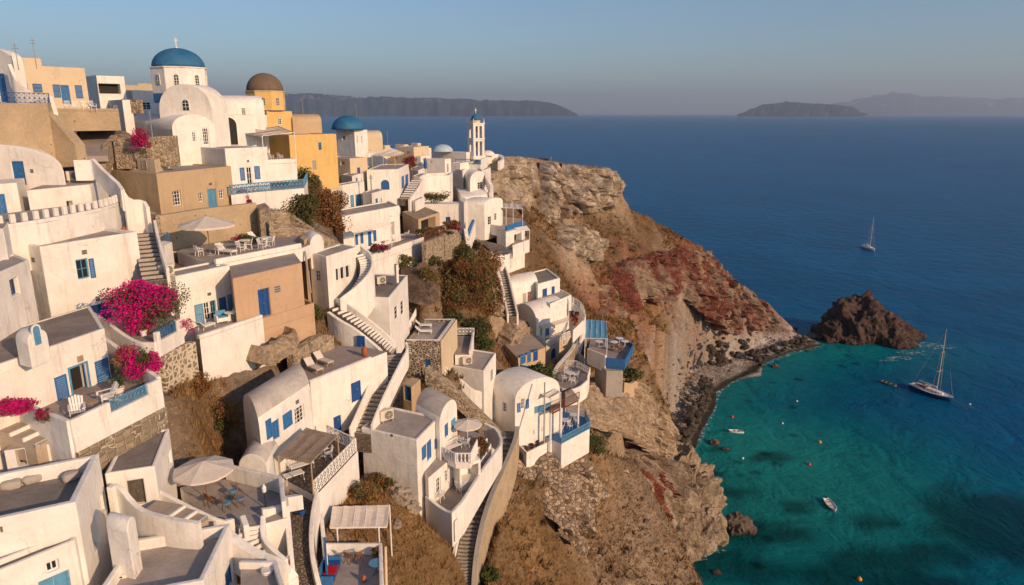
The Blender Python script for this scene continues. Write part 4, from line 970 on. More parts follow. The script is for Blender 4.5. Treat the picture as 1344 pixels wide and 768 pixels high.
wall('white partition wall at the far end of the near terrace', [Vector((*pT4[4], zT4+2.0)), lerp(Vector((*pT4[4], zT4+2.0)), Vector((*pT4[2], zT4+.9)), 1.0)], drop=2.2, t=.26)
place('adir', 'white slatted armchair nearest the terrace corner', 'chair', G(103, 548, zT4+.02), -1.0, 'white slatted armchairs')
place('adir', 'white slatted armchair beside the potted bush', 'chair', G(140, 528, zT4+.02), -2.3, 'white slatted armchairs')
place('tablewood', 'small wooden table between the two slatted armchairs', 'table', G(122, 540, zT4+.02), scale=.8)
place('plant', 'round clipped bush in a pale pot against the partition wall', 'potted plant', G(157, 519, zT4+.02), scale=1.4)
shrub('vivid magenta bougainvillea spilling over the near terrace wall', P(184, 475, 40.2), (1.35, .9, 1.2), [MAG, GRN], n=5600, ls=.06, seed=3, name='bougainvillea', cat='bougainvillea', clumps=16)
shrub('faded brown bougainvillea clump beside the vivid magenta one', P(163, 468, 39.5), (.6, .6, .6), [MAGD, DRY], n=1300, ls=.055, seed=4, name='bougainvillea', cat='bougainvillea')
shrub('low magenta bougainvillea bed at the left edge', P(15, 534, 35.2), (1.2, .6, .42), [MAG, MAGD], n=4200, ls=.055, seed=5, name='bougainvillea', cat='bougainvillea', clumps=14, trunk=False)
shrub('small pink and yellow flowering bush beside the terrace corner', P(58, 545, 34.6), (.55, .5, .38), [MAGD, OLIVE], n=1200, ls=.05, seed=6, name='flowering_bush', cat='bush', trunk=False)
stairs('plain stone steps along the left edge under the sloping parapet', [P(-12, 552, 36), P(22, 565, 35.6), P(60, 582, 35.2)], width=1.1, mat=SAND, nose=WPAINT, sm=0)
b = Bld('stair_lodge', 'low white lodge with a small dark doorway at the left edge', 'outbuilding', [(5, 592), (74, 582), (80, 574)], d=35.4, h=2.2, rec=0, roof=ROOFG, under=3); b.op(0, 'hole', 21, 34, 590, 612); b.done()
b = Bld('ochre_house', 'sliver of an orange plastered house at the left edge', 'house', [(-60, 585), (5, 575), (9, 567)], d=35.6, h=3.5, rec=0, wall=plaster('plaster_orange', (.70, .42, .16), .15), under=3); b.done()
# second terrace with the big bougainvillea
T5_, pT5, zT5 = slab('upper white terrace in front of the dark doorway under the big bougainvillea', [(118, 431), (183, 452), (205, 452), (238, 434), (214, 418), (160, 410)], d=43.5, ai=2, th=.6, top=FLOOR, side=WHITE)
q0 = [Vector((*pT5[i], zT5)) for i in range(6)]
wall('wavy white wall dipping in front of the upper bougainvillea terrace', [q0[0]+Z_*1.3, lerp(q0[0], q0[1], .35)+Z_*1.0, lerp(q0[0], q0[1], .7)+Z_*.35, q0[1]+Z_*.12, q0[2]+Z_*.15], drop=2.0, t=.26, sm=2)
wall('white corner pier of the upper bougainvillea terrace', [q0[2]+Z_*.75, lerp(q0[2], q0[3], .12)+Z_*.75], drop=1.6, t=.3); wall('white end pier beside the small blue railing', [lerp(q0[2], q0[3], .8)+Z_*.85, q0[3]+Z_*.85], drop=1.6, t=.3)
wall('white strip of wall under the small blue railing', [lerp(q0[2], q0[3], .0)+Z_*.15+Vector((.02, 0, 0)), q0[3]+Z_*.15+Vector((.02, 0, 0))], drop=1.0, t=.3)
railing('small blue scrollwork railing beside the big potted bougainvillea', [lerp(q0[2], q0[3], .14)+Z_*.15, lerp(q0[2], q0[3], .79)+Z_*.15], h=.65, mat=BLUE, style='lattice', r=.02)
wall('cream mortared stone wall below the big bougainvillea', [q0[2]-Z_*.85+Vector((.06, 0, 0)), lerp(q0[2], q0[3], .6)-Z_*.85+Vector((.06, 0, 0)), q0[3]-Z_*.9+Vector((.06, 0, 0)), q0[3]-Z_*1.0+Vector((.3, .8, 0))], drop=[3.6, 3.4, 3.2, 3.2], t=.5, mat=RUBCREAM, sm=1)
place('plant', 'dark potted trunk of the big bougainvillea by the scrollwork railing', 'potted plant', G(189, 441, zT5+.02), scale=1.1)
shrub('huge magenta bougainvillea tree arching over the dark doorway', P(191, 399, 45), (2.5, 1.8, 1.6), [MAG, GRN], n=13000, ls=.075, seed=12, name='bougainvillea', cat='bougainvillea', clumps=26, base=zT5+.3)
shrub('thin spray of magenta bougainvillea trailing towards the white lounge', P(240, 426, 46.5), (.8, .7, .6), [MAG, MAGD], n=650, ls=.05, seed=13, name='bougainvillea', cat='bougainvillea', trunk=False)
# big white block
b = Bld('plaster_house', 'tall white block with one small shuttered window above the big bougainvillea', 'house', [(8, 316), (52, 324), (180, 304)], d=45.3, h=6.4, rec=.22, t=.3, roof=ROOFG, under=3)
b.op(1, 'win', 101, 117, 340, 366, dep=.2, mat=BLUEL, nv=2, nh=2); b.op(1, 'shut', 117.5, 124, 339, 365); b.op(1, 'vent', 107, 114, 328, 334); b.op(1, 'vent', 125, 131, 389, 395); b.op(1, 'door', 131, 149, 397, 440, mat=BLUED, dep=.25); b.op(1, 'shut', 115, 130, 401, 428, BLUE); b.op(0, 'vent', 42, 46, 338, 344); b.done()
b = Bld('plaster_house', 'white house at the left edge with a deep blue shuttered window', 'house', [(-75, 390), (38, 341), (18, 332)], d=42.5, h=5, rec=.12, t=.2, roof=ROOFG, under=3)
b.op(0, 'win', 14, 25, 365, 388, dep=.3, mat=BLUED); b.done()
b = Bld('plaster_tower', 'slim white turret at the left edge with a tall blind recess', 'tower', [(-60, 300), (4, 300), (16, 285)], d=42.5, h=2.6, rec=0, under=1); b.done()
# crenellated terrace
T6_, pT6, zT6 = slab('long white terrace with a row of square merlons', [(-5, 302), (62, 292), (128, 279), (150, 271, 54.5), (160, 262, 57), (135, 255, 58), (60, 262, 54), (-20, 275, 50)], z=72.9, th=3.0, top=ROOFG, side=WHITE)
E = [Vector((*pT6[i], zT6)) for i in (0, 1, 2, 3, 4)]; E2 = smoothpath(E, 1)
wall('low white kerb carrying the merlons along the terrace', [p+Z_*.25 for p in offset_path(E2, .14)], drop=.27, t=.28)
tot = 0; Ls = []
for a, c_ in zip(E2[:-1], E2[1:]): Ls.append((c_-a).length)
k = 0; tot = sum(Ls); n = 17; op_ = offset_path(E2, .14)
for i in range(n):
    sv = tot*(i+.5)/n; j = 0
    while j < len(Ls)-1 and sv > Ls[j]: sv -= Ls[j]; j += 1
    p = op_[j].lerp(op_[j+1], sv/Ls[j]); d_ = (op_[j+1]-op_[j]).normalized(); nn = Vector((d_.y, -d_.x, 0)); q = bmnew()
    fbox(q, p, d_, nn, -.17, .17, .26, .85, -.13, .13); lone('merlon', q, WHITE, 'white merlon of the crenellated terrace', 'merlon', 'merlons on the crenellated terrace', bevel=.06)
b = Bld('vaulted_house', 'large rounded white house with a blue door above the merlon terrace', 'house', [(-110, 226), (84, 226), (70, 205)], d=56.5, h=2.8, kind='vault', axis=1, rise=2.2, wall=WHITE, under=2)
b.op(0, 'door', 17, 32, 212, 243, mat=BLUE); b.op(0, 'vent', 40, 44, 222, 227); b.done()
b = Bld('plaster_block', 'low white block with a blue door at the left end of the merlon terrace', 'house', [(-60, 246), (22, 240), (32, 234)], d=52.5, h=3.0, rec=0, under=2, roof=WHITE); b.op(0, 'door', -4, 9, 255, 288, mat=BLUE); b.done()
b = Bld('roof_terrace_block', 'white wall block with grey roof behind the merlon terrace', 'house', [(35, 250), (118, 242), (140, 233)], d=57.5, h=2.6, rec=0, under=2, roof=ROOFG); b.op(0, 'hole', 88, 96, 264, 272); b.done(); zb6 = b.zt
place('ac', 'cream air conditioner on the grey roof behind the merlons', 'air conditioner', G(97, 239, zb6+.02), -.8, scale=1.25)
wall('stepped white wall rising beside the air conditioner to a small pillar', [P(96, 210, 57.5), P(118, 210, 58), P(122, 208, 58), P(135, 222, 57.4), P(155, 240, 56), P(161, 249, 55)], drop=1.7, t=.3)
wall('tall white curved wall ending the merlon terrace above the stair', [P(160, 247, 55), P(170, 262, 55.6), P(188, 262, 56.5), P(194, 272, 56)], drop=5.0, t=.3, sm=1)
stairs('straight cobbled stair between the tall block and a white wall', [P(189, 306, 55.5), P(192, 325, 53.5), P(197, 346, 51.3), P(204, 372, 49)], width=1.5, mat=COBBLE, nose=GREYP, parL=1.0, sm=0, pdropL=2.5)
place('jar', 'brown clay jars behind the white block at the stair top', 'jar', P(163, 304, 54.5)-Z_*.4, scale=1.0)
# ================================================================== middle left: beige house, parasol terrace, tan house
b = Bld('beige_house', 'large beige house with blue door and white grid window', 'house', [(140, 223), (205, 228), (303, 218)], d=62.5, h=5.0, rec=.15, t=.3, wall=BEIGE, roof=ROOFG, under=2)
b.op(1, 'win', 227, 238, 250, 270, nv=3, nh=4, dep=.22); b.op(1, 'win', 261, 267, 253, 265, dep=.2); b.op(1, 'win', 288, 294, 249, 261, dep=.2); b.op(1, 'door', 273, 285, 248, 274, mat=BLUEL, dep=.2)
b.op(1, 'vent', 274, 278, 240, 243); b.done(); zB = b.zt
b = Bld('roof_cabin', 'small beige cabin with grey recesses on the big beige roof', 'cabin', [(167, 208), (203, 210), (222, 205)], d=64.5, h=1.35, rec=0, wall=CREAM, roof=CREAM, under=0, clamp=False)
b.op(0, 'hole', 176, 180, 211, 222, dep=.3); b.op(0, 'shut', 187, 193, 211, 222, mat=GREYP); b.done()
wall('cream parapet along the back of the big beige roof', [P(137, 212, 66.5), P(165, 209, 68)], drop=1.6, t=.3, mat=CREAM)
wall('pitted ochre retaining wall behind the parasol terrace', [P(207, 283, 59.6), P(262, 274, 62.5), P(334, 266, 67)], drop=[4.2, 3.9, 4.6], t=.6, mat=OLDWALL)
wall('short rubble wall at the corner below the beige house', [P(194, 276, 60), P(208, 282, 59.4)], drop=4, t=.5, mat=RUBBLE)
# parasol terrace
T7_, pT7, zT7 = slab('wide terrace with parasol and white chairs above the reed awning', [(232, 330), (284, 348), (396, 326), (420, 316), (380, 305), (335, 312), (262, 318)], z=68.6, th=1.2, top=FLOOR, side=WHITE, par=[[1, 2]], ph=.45, pt=.3)
place('parasol', 'large cream parasol open on the wide upper terrace', 'parasol', G(276, 335, zT7+.02), group='open cream parasols', scale=1.2)
for x, y, a, l in ((262, 336, 1, 'leftmost white garden chair under the upper parasol'), (288, 334, 2.5, 'white garden chair between the parasol and the long table'), (316, 331, -.5, 'white garden chair left of the crowded table'), (327, 327, 3.4, 'white garden chair right of the crowded table'), (344, 327, -.2, 'white garden chair between the two upper tables'), (356, 323, 3.1, 'rightmost white garden chair of the upper terrace')): place('chair', l, 'chair', G(x, y, zT7+.02), a, 'white chairs on the parasol terrace')
place('tablew', 'round white table laid between two upper terrace chairs', 'table', G(322, 328, zT7+.02), scale=1.2); place('tablew', 'round white table at the right end of the upper terrace', 'table', G(350, 324, zT7+.02), scale=1.2)
place('loungerw', 'white sun lounger facing the sea beside the upper parasol', 'sun lounger', G(297, 334, zT7+.02), -.4); place('loungerw', 'white sun lounger with raised back against the stone pillars', 'sun lounger', G(338, 318, zT7+.02), -.4)
shrub('low flowering border against the ochre retaining wall', P(322, 314, 63), (1.6, .4, .5), [GRN, MAGD], n=900, ls=.08, seed=30, name='flower_border', cat='bush', trunk=False)
b = Bld('stone_pillar', 'twin weathered stone pillars beside the parasol terrace', 'pillar', [(334, 270), (340, 276), (354, 272)], d=65, h=3.6, rec=0, wall=RUBBLE, roof=RUBBLE, under=1, bevel=.08); b.done()
# AC house
b = Bld('plaster_house', 'white house with a row of blue shutters and an air conditioner on the roof', 'house', [(209, 357), (230, 363), (301, 348)], d=50.5, h=5, rec=.15, t=.25, roof=ROOFG, under=2.5)
b.op(1, 'shut', 256, 267, 399, 426, BLUEL); b.op(1, 'win', 268, 276, 396, 420, dep=.15, nv=2, nh=3); b.op(1, 'win', 276.5, 284, 394, 418, mat=BLUEL, dep=.15); b.op(1, 'door', 288, 298, 390, 412, mat=BLUE); b.op(1, 'shut', 299, 308, 386, 412, BLUEL); b.op(1, 'vent', 272, 277, 384, 388); b.done(); zA = b.zt-.15
place('ac', 'weathered air conditioner on the roof corner by the cobbled stair', 'air conditioner', G(219, 363, zA+.03), -.9, scale=1.2)
b = Bld('roof_box', 'small white roof turret behind the weathered air conditioner', 'outbuilding', [(204, 321), (216, 323), (226, 318)], d=54.5, h=2, rec=0, under=0, roof=WHITE); b.done()
railing('blue iron railing above the small roof turret', [P(200, 322, 56), P(222, 318, 57.5)], h=.8, mat=BLUE, r=.025)
T8_, pT8, zT8 = slab('narrow white lounge terrace with pale blue armchairs above a tall plain wall', [(262, 446), (345, 418), (335, 404), (300, 412), (255, 430)], d=48.5, ai=0, th=3.8, top=ROOFG, side=WHITE2, par=[[0, 1]], ph=.3, pt=.3)
place('arm', 'pale blue armchair nearest the blue shuttered doors', 'armchair', G(292, 423, zT8+.02), -.9, 'pale blue armchairs'); place('arm', 'pale blue armchair against the tan house', 'armchair', G(316, 414, zT8+.02), -1.6, 'pale blue armchairs'); place('tablew', 'round white table between the pale blue armchairs', 'table', G(303, 422, zT8+.02))
place('loungerw', 'white lounger laid at the near end of the narrow lounge terrace', 'sun lounger', G(270, 432, zT8+.02), 1.2, scale=.8)
# tan house
b = Bld('tan_house', 'tan house with a deep blue door under a reed awning', 'house', [(300, 348), (305, 366), (396, 345)], d=54, z=68.3, h=4.4, rec=0, wall=TAN, roof=FLOOR, under=2, clamp=False)
b.op(1, 'door', 340, 355, 379, 416, mat=BLUED, dep=.25); b.op(1, 'vent', 360, 368, 375, 384); b.done()
zt = 67.4
canopy('brown reed awning over the tan house front', [PZ(306, 366, zt-.1)+Vector((0, 0, 0)), PZ(386, 352, zt-.1), PZ(388, 366, zt-.5), PZ(331, 376, zt-.5)], posts=((1, 1, 62), (0, 1, 62)), ribs=9, pm=METAL)
T9_, pT9, zT9 = slab('tan plastered terrace box below the deep blue door', [(338, 436), (413, 412), (386, 398), (345, 412)], z=63.8, th=2.8, top=FLOOR, side=TAN, par=[[0, 1, 2]], ph=.95, pt=.22)
place('flower', 'terracotta pot in front of the deep blue door', 'potted plant', G(355, 421, zT9+.02), scale=1.2)
wall('rubble wall stepping behind the sun loungers', [P(380, 462, 54.4), P(398, 452, 56), P(418, 438, 58.6), P(434, 440, 60)], drop=2.6, t=.7, mat=RUBBLE, sm=1, name='retaining_wall')
shrub('olive green bush beside the tan terrace and narrow stair', P(413, 409, 60), (1.2, 1.1, 1.0), [OLIVE, GRN], n=2200, ls=.08, seed=33)
# chimney block and triple window house
b = Bld('chimney_stack', 'tall beige chimney stack with a pipe beside the reed awning', 'chimney', [(393, 312), (399, 316), (406, 311)], d=62.5, h=6.2, rec=0, wall=BEIGE, roof=BEIGE, under=1); b.done()
b = Bld('chimney_vault', 'small white barrel vault joined to the beige chimney stack', 'outbuilding', [(398, 318), (407, 324), (425, 318)], d=63, h=1.6, kind='vault', axis=0, rise=.9, under=.5); b.done()
q = bmnew(); tube(q, P(400, 330, 61.5), P(408, 385, 60.5), .09, n=8); lone('drain_pipe', q, METAL, 'grey drain pipe running down the chimney stack', 'pipe')
b = Bld('plaster_house', 'white block with a triple window inside the curling stair', 'house', [(406, 332), (428, 337), (468, 324)], d=62, h=5, rec=.12, t=.22, roof=ROOFG, under=2.5)
b.op(0, 'win', 414, 420, 355, 369, dep=.15); b.op(1, 'win', 441, 446, 352, 369, dep=.2, nv=1, nh=1); b.op(1, 'win', 447, 453, 350, 367, dep=.2, nv=1, nh=1); b.op(1, 'win', 454, 460, 348, 365, dep=.2, nv=1, nh=1); b.done()
wall('white wall running under the narrow stair head', [P(424, 330, 62), P(426, 372, 61.5)], drop=.2, t=.1) if False else None
b = Bld('plaster_house', 'plain white block with slim blue windows above the stair bend', 'house', [(452, 388), (511, 391), (535, 361)], d=65.8, h=4.6, rec=.12, t=.22, roof=ROOFD, under=2.5)
b.op(1, 'win', 518, 522, 401, 419, mat=BLUE, dep=.12, nv=1); b.op(1, 'win', 526, 530, 394, 413, mat=BLUE, dep=.12, nv=1); b.done(); zC = b.zt-.12
place('ac', 'air conditioner on the dark roof above the stair bend', 'air conditioner', G(500, 374, zC+.03), -.9, scale=1.2)
b = Bld('chimney', 'square white chimney at the back of the dark roof', 'chimney', [(517, 347), (520, 348), (523, 347)], d=70, h=1.6, rec=0, under=.3, clamp=False); b.done()
# stone house with loungers
b = Bld('stone_house', 'dark rubble stone house with a white rimmed roof terrace', 'house', [(533, 447), (577, 447), (597, 419)], d=73.5, h=3.9, rec=.3, t=.22, wall=RUBDARK, roof=ROOFG, under=2.5, bevel=.03)
b.op(0, 'win', 534.5, 541, 455, 464, dep=.15); b.op(0, 'door', 558, 565, 472, 482, mat=BLUED); b.done(); zS = b.zt-.3
q = [Vector((*p, b.zt)) for p in b.poly]
wall('white coping round the stone house terrace', [p+Z_*.06 for p in offset_path([q[0], q[1], q[2], q[3]], .14*b.sg)], drop=.058, t=.36)
wall('cream plastered side wall of the stone house with a lamp', [q[1]+Vector((.16, -.02, -.02)), q[2]+Vector((.16, 0, -.02))], drop=4.6, t=.2, mat=CREAM)
place('loungerw', 'white sun lounger in front on the stone house roof', 'sun lounger', G(556, 438, zS+.03), 0.1); place('loungerw', 'white sun lounger behind the other on the stone house roof', 'sun lounger', G(556, 430, zS+.03), .1)
T10, p10, z10 = slab('white railed balcony wedge with two white chairs beside the slim blue windows', [(516, 443), (532, 443), (546, 415), (536, 408)], z=zS+.3, th=3.4, top=FLOOR, side=RUBBLE)
railing('white railing on the balcony wedge by the blue windows', [Vector((*p10[i], z10)) for i in (1, 2)], h=.9, r=.03, gap=.12)
place('chair', 'white garden chair on the balcony wedge by the blue windows', 'chair', G(528, 431, z10+.02), 1)
place('tablewood', 'small pale wooden table on the balcony wedge', 'table', G(524, 424, z10+.02))
# AC roofs right of the stone house
b = Bld('plaster_house', 'white house with two air conditioners on its roof and a sloping side wall', 'house', [(588, 479), (635, 487), (651, 463)], d=77.5, h=5.2, rec=.15, t=.2, roof=ROOFG, under=2.5)
b.op(1, 'win', 644, 648, 485, 500, dep=.15); b.done(); zD = b.zt-.15
place('ac', 'air conditioner nearer the edge of the twin unit roof', 'air conditioner', G(613, 479, zD+.03), -1.2, 'twin air conditioners', scale=1.35); place('ac', 'air conditioner farther back on the twin unit roof', 'air conditioner', G(604, 474, zD+.03), -1.2, 'twin air conditioners', scale=1.2)
wall('sweeping white wall sloping down from the cream stone house side', [P(580, 478, 75.5), P(592, 487, 75.8), P(608, 500, 76), P(620, 511, 76.2), P(632, 514, 76.6)], drop=[2.5, 3.2, 3, 2.4, 2], t=.35, sm=1)
slab('grey flat roof with a small white fence behind the twin air conditioners', [(597, 466), (618, 466), (622, 441), (599, 441)], z=zD+1.2, th=3, top=FLOOR, par=[[1, 2]], ph=.5, pt=.25)
railing('small white fence at the back of the grey flat roof', [PZ(599, 440, zD+1.2), PZ(622, 440, zD+1.2)], h=.9, r=.035, gap=.2, style='lattice')
# stone wall sloping below
wall('long dry stone wall slanting down towards the white vault', [P(560, 482, 69), P(590, 503, 69), P(620, 530, 69.5), P(645, 552, 70.5), P(655, 562, 71)], drop=[1.5, 2.6, 2.6, 2.4, 2], t=1.6, mat=RUBBLE, sm=1, name='retaining_wall')
b = Bld('cellar_front', 'sandy plastered cellar front with a blue door beside the main stair', 'outbuilding', [(528, 506), (540, 509), (552, 498)], d=64.5, h=2.6, rec=0, wall=BEIGE, roof=BEIGE, under=1.5, bevel=.15)
b.op(0, 'door', 530.5, 539, 507, 526, mat=BLUE); b.done()
# ================================================================== house beside the big curved stair
b = Bld('plaster_house', 'tall white house with grey roof and three blue openings above the lower terraces', 'house', [(474, 561), (547, 578), (577, 547)], d=53.1, h=4.8, rec=.12, t=.25, roof=ROOFG, under=5, bevel=.08)
b.op(1, 'shut', 553.5, 558.5, 585, 602); b.op(1, 'door', 560.5, 567, 578, 604, mat=BLUE); b.op(1, 'shut', 570, 575.5, 574, 587); b.op(0, 'vent', 513, 516, 570, 573); b.done(); zE = b.zt
place('ac', 'large air conditioner on the roof beside the main stair', 'air conditioner', G(507, 553, zE-.08), -.9, scale=1.4)
b = Bld('vaulted_house', 'white barrel vault behind the three blue openings', 'house', [(545, 541), (577, 560), (600, 537)], d=56, h=4.1, kind='vault', axis=0, rise=1.4, under=2, topmat=VAULT)
b.op(1, 'door', 584, 589, 556, 574, mat=BLUE); b.op(1, 'shut', 592, 597, 550, 562, BLUEL); b.done()
b = Bld('plaster_loggia', 'lower white wing with an arched loggia and thin grey ledge', 'house', [(549, 608), (562, 628), (598, 597)], d=54, h=2.75, rec=0, roof=ROOFG, under=3)
b.op(1, 'win', 573, 579, 627, 646, dep=.2); b.op(1, 'win', 584, 589, 617, 633, dep=.2); b.done(); zF = b.zt
b = Bld('arched_loggia', 'shaded white arch over the lower terrace', 'loggia', [(595, 604), (603, 613), (631, 603)], z=zF-.15, h=2.3, rec=0, roof=WHITE, under=0, clamp=False)
b.op(1, 'hole', 606, 628, 612, 632, dep=1.6, mat=WHITE); b.done()
zlow = b.zt-2.7
T11, p11, z11 = slab('lower sandy terrace with white chairs beside the big curved stair', [(560, 664), (597, 686), (634, 631), (618, 620), (585, 636)], z=50.2, th=1.7, top=SAND, side=WHITE)
V = [Vector((*p11[i], z11)) for i in range(5)]
wall('white outer parapet following the big curved stair', [V[0]+Z_*.9, lerp(V[0], V[1], .6)+Z_*.55, V[1]+Z_*.8, V[2]+Z_*1.15, P(648, 598, 61.5)+Z_*.2, P(659, 580, 65), P(653, 563, 67.3), P(636, 555, 68.1)], drop=[3.2, 3.2, 3.2, 3, 2.6, 2.4, 2.2, 2], t=.28, sm=1)
for x, y, a, l in ((605, 646, 1, 'white chair nearest the outer parapet of the sandy terrace'), (577, 658, 2.6, 'white chair below the two grey windows')): place('chair', l, 'chair', G(x, y, z11+.02), a, 'white chairs on the sandy terrace', scale=1.2)
place('tablew', 'round white table beside the chair on the sandy terrace', 'table', G(610, 640, z11+.02), scale=1.1); place('loungerw', 'white lounger under the arch of the sandy terrace', 'sun lounger', G(617, 628, z11+.02), .4, scale=.8)
T12, p12, z12 = slab('upper balcony terrace with white furniture and a small parasol', [(582, 600), (598, 608), (618, 608), (626, 590), (640, 575), (615, 562), (597, 575)], z=zF+.25, th=.5, top=FLOOR, side=WHITE)
W = [Vector((*p12[i], z12)) for i in range(7)]
railing('white balustrade at the corner of the upper balcony terrace', [W[0], W[1], W[2], W[3]], h=.85, style='balus', r=.04)
place('parasol2', 'small white parasol folded out on the upper balcony terrace', 'parasol', G(614, 582, z12+.02), scale=.85); place('bench', 'white slatted bench on the upper balcony terrace', 'bench', G(595, 591, z12+.02), -.8, scale=.9)
for x, y, a, l in ((604, 583, 1, 'white chair left of the small parasol'), (611, 588, 2.6, 'white chair right of the small parasol')): place('chair', l, 'chair', G(x, y, z12+.02), a, 'white chairs by the small parasol')
b = Bld('planter_box', 'grey sunken bed with a big yellow green potted bush', 'planter', [(617, 606), (628, 611), (645, 582)], z=51.1, h=1.1, rec=0, roof=FLOOR, under=2); b.done()
shrub('yellow green bush in a large white pot beside the curved stair', P(631, 587, 58.9), (.85, .85, .8), [OLIVE, DRYB], n=1500, ls=.08, seed=40)
# big curved stair
S4 = [P(667, 566, 77), P(665, 580, 75), P(658, 598, 73), P(646, 625, 70.5), P(633, 652, 67.5), P(622, 682, 64.5), P(614, 715, 62.5), P(609, 745, 61), P(606, 790, 59.5)]
stairs('long curved stone stair sweeping down the bottom of the village', S4, width=1.55, mat=rubble('stone_tread', (.26, .21, .165), (.2, .16, .12), 3.5, .05, .3), nose=GREYP, sm=2, under=2.5, rise=.17)
c5 = [p+Z_*.55 for p in offset_path(smoothpath(S4, 2), 1.0)]
c6 = [p+Z_*.55 for p in offset_path(smoothpath(S4, 2), -1.0)]
right = c5 if c5[5].x > c6[5].x else c6; left = c6 if right is c5 else c5
rr = wall('high ochre retaining wall curving under the long stone stair', right, drop=[3, 3.6, 5, 6.5, 7, 7.5, 7.5, 7.5, 7.5][0:1]*1+[8.5], t=.42, mat=OLDWALL, cap=GREYP, name='retaining_wall')
wall('low white wall between the sandy terrace and the long stone stair', left[6:], drop=1.6, t=.3, mat=WHITE2)
q = bmnew()
p = P(642, 706, 58.5)
# bottom terrace with the blue sofa
T13, p13, z13 = slab('bottom terrace with dark blue sofas, rattan chairs and a tarpaulin shade', [(422, 740), (424, 727), (502, 727), (504, 800), (420, 800)], z=53.2, th=4, top=ROOFG, side=WHITE, par=[[1, 2, 3]], ph=.8, pt=.22)
place('sofa', 'blue sofa with a red throw beside the blue gate', 'sofa', G(434, 755, z13+.02), 0)
q = bmnew(); p = G(434, 748, z13+.5); box(q, p, (.75, .8, .06)); lone('red_throw', q, RED, 'red throw spread over the blue sofa', 'throw', bevel=.02)
place('folding', 'brown folding chair left at the back of the bottom terrace', 'chair', G(458, 738, z13+.02), 1.2, 'folding chairs of the bottom terrace'); place('folding', 'brown folding chair right at the back of the bottom terrace', 'chair', G(471, 737, z13+.02), 2.2, 'folding chairs of the bottom terrace')
place('tableb', 'round blue topped table by the bottom terrace wall', 'table', G(494, 752, z13+.02)); place('flower', 'terracotta flower pot in the corner of the bottom terrace', 'potted plant', G(494, 735, z13+.02), scale=1.3)
place('jar', 'small clay jar among white cushions at the bottom edge', 'jar', G(478, 764, z13+.02), scale=.6)
canopy('striped pale tarpaulin shade on white posts over the bottom terrace', [P(437, 664, 46.2), P(511, 662, 46.6), P(508, 690, 45), P(433, 691, 44.6)], mat=CANVAS, posts=((.12, 1, z13), (.85, 1, z13), (0.1, 0, 50), (1, 0, 50)), ribs=6, sag=.1)
wall('tall white wall with blue slats left of the bottom terrace', [P(421, 668, 45.8), P(424, 700, 43.6), P(427, 730, 42)], drop=1.5, t=.25)
q = bmnew(); p0, p1 = P(425, 705, 43.2), P(427, 745, 41.2); quadbox(q, [p0, p1, p1-Z_*1.5, p0-Z_*1.5]+[v+Vector((.12, 0, 0)) for v in (p0, p1, p1-Z_*1.5, p0-Z_*1.5)]); lone('blue_gate', q, BLUE, 'narrow blue gate panel at the edge of the bottom terrace', 'gate')
q = bmnew(); tube(q, P(506, 718, 44), P(508, 800, 42), .08, n=8); lone('white_post', q, CREAM, 'slanting cream post beside the bottom terrace', 'post')
# ================================================================== right cluster
b = Bld('vaulted_house', 'large white vault with three blue shutters above the blue dining deck', 'house', [(642, 512), (676, 528), (735, 512)], d=80, h=7.4, kind='vault', axis=0, rise=2.2, under=2.5, seg=18)
b.op(0, 'win', 660, 664.5, 529, 541, dep=.2); b.op(1, 'shut', 678.5, 683, 529, 541); b.op(1, 'win', 684, 688.5, 523, 537, mat=BLUE); b.op(1, 'shut', 690, 694, 524, 536); b.op(1, 'win', 699, 702, 564, 571, dep=.1); b.op(1, 'win', 710, 712.5, 560, 567, dep=.1); b.done(); zH = b.zt
T20, p20, z20 = slab('white walled front yard with flower pots below the three shuttered vault', [(679, 590), (691, 603), (735, 581), (730, 571)], z=41.8, th=3.2, top=SAND, side=WHITE, par=[[0, 1, 2]], ph=.8, pt=.22)
for i, (x, y) in enumerate(((690, 592), (698, 589), (705, 585), (686, 588))): place('flower', 'terracotta flower pot in the yard of the shuttered vault', 'potted plant', G(x, y, z20+.02), i, 'flower pots in the vault yard', scale=1.1)
T21, p21, z21 = slab('blue floored dining deck with tables overlooking the cliff', [(713, 573), (737, 583), (774, 563), (768, 548), (742, 541), (716, 548)], z=42.6, th=3.2, top=BLUE, side=WHITE2)
V = [Vector((*p21[i], z21)) for i in range(6)]
railing('blue lattice railing along the front of the dining deck', [V[1], V[2], V[3]], h=.95, mat=BLUEL, style='lattice', r=.035)
railing('white lattice railing at the back of the dining deck', [V[3], V[4]], h=.95, mat=WPAINT, style='lattice', r=.035)
for x, y, l in ((726, 566, 'white table left on the blue dining deck'), (741, 560, 'white table middle of the blue dining deck'), (753, 553, 'white table at the back of the blue dining deck')): place('tablew', l, 'table', G(x, y, z21+.02), 0, 'tables on the dining deck', scale=1.3)
for i, (x, y) in enumerate(((721, 568), (731, 562), (736, 567), (746, 556), (748, 563), (757, 556))): place('chair', ['chair at the left end of the blue dining deck', 'chair behind the left dining deck table', 'chair in front of the middle dining deck table', 'chair behind the middle dining deck table', 'chair by the deck railing near its middle', 'chair at the far corner of the dining deck'][i], 'chair', G(x, y, z21+.02), i*1.3, 'chairs on the dining deck')
T22, p22, z22 = slab('raised balcony of the dining deck with blue panels', [(702, 543), (722, 538), (727, 524), (706, 518)], z=46.0, th=.35, top=FLOOR, side=WHITE)
V = [Vector((*p22[i], z22)) for i in range(4)]
q = bmnew()
for a, c_ in ((V[0], V[1]), (V[1], V[2])): beam(q, a+Z_*.45, c_+Z_*.45, .06, .8)
obj('blue_panel', q, BLUEL, T22)
place('chair', 'white chair on the raised balcony of the dining deck', 'chair', G(712, 530, z22+.02), 2)
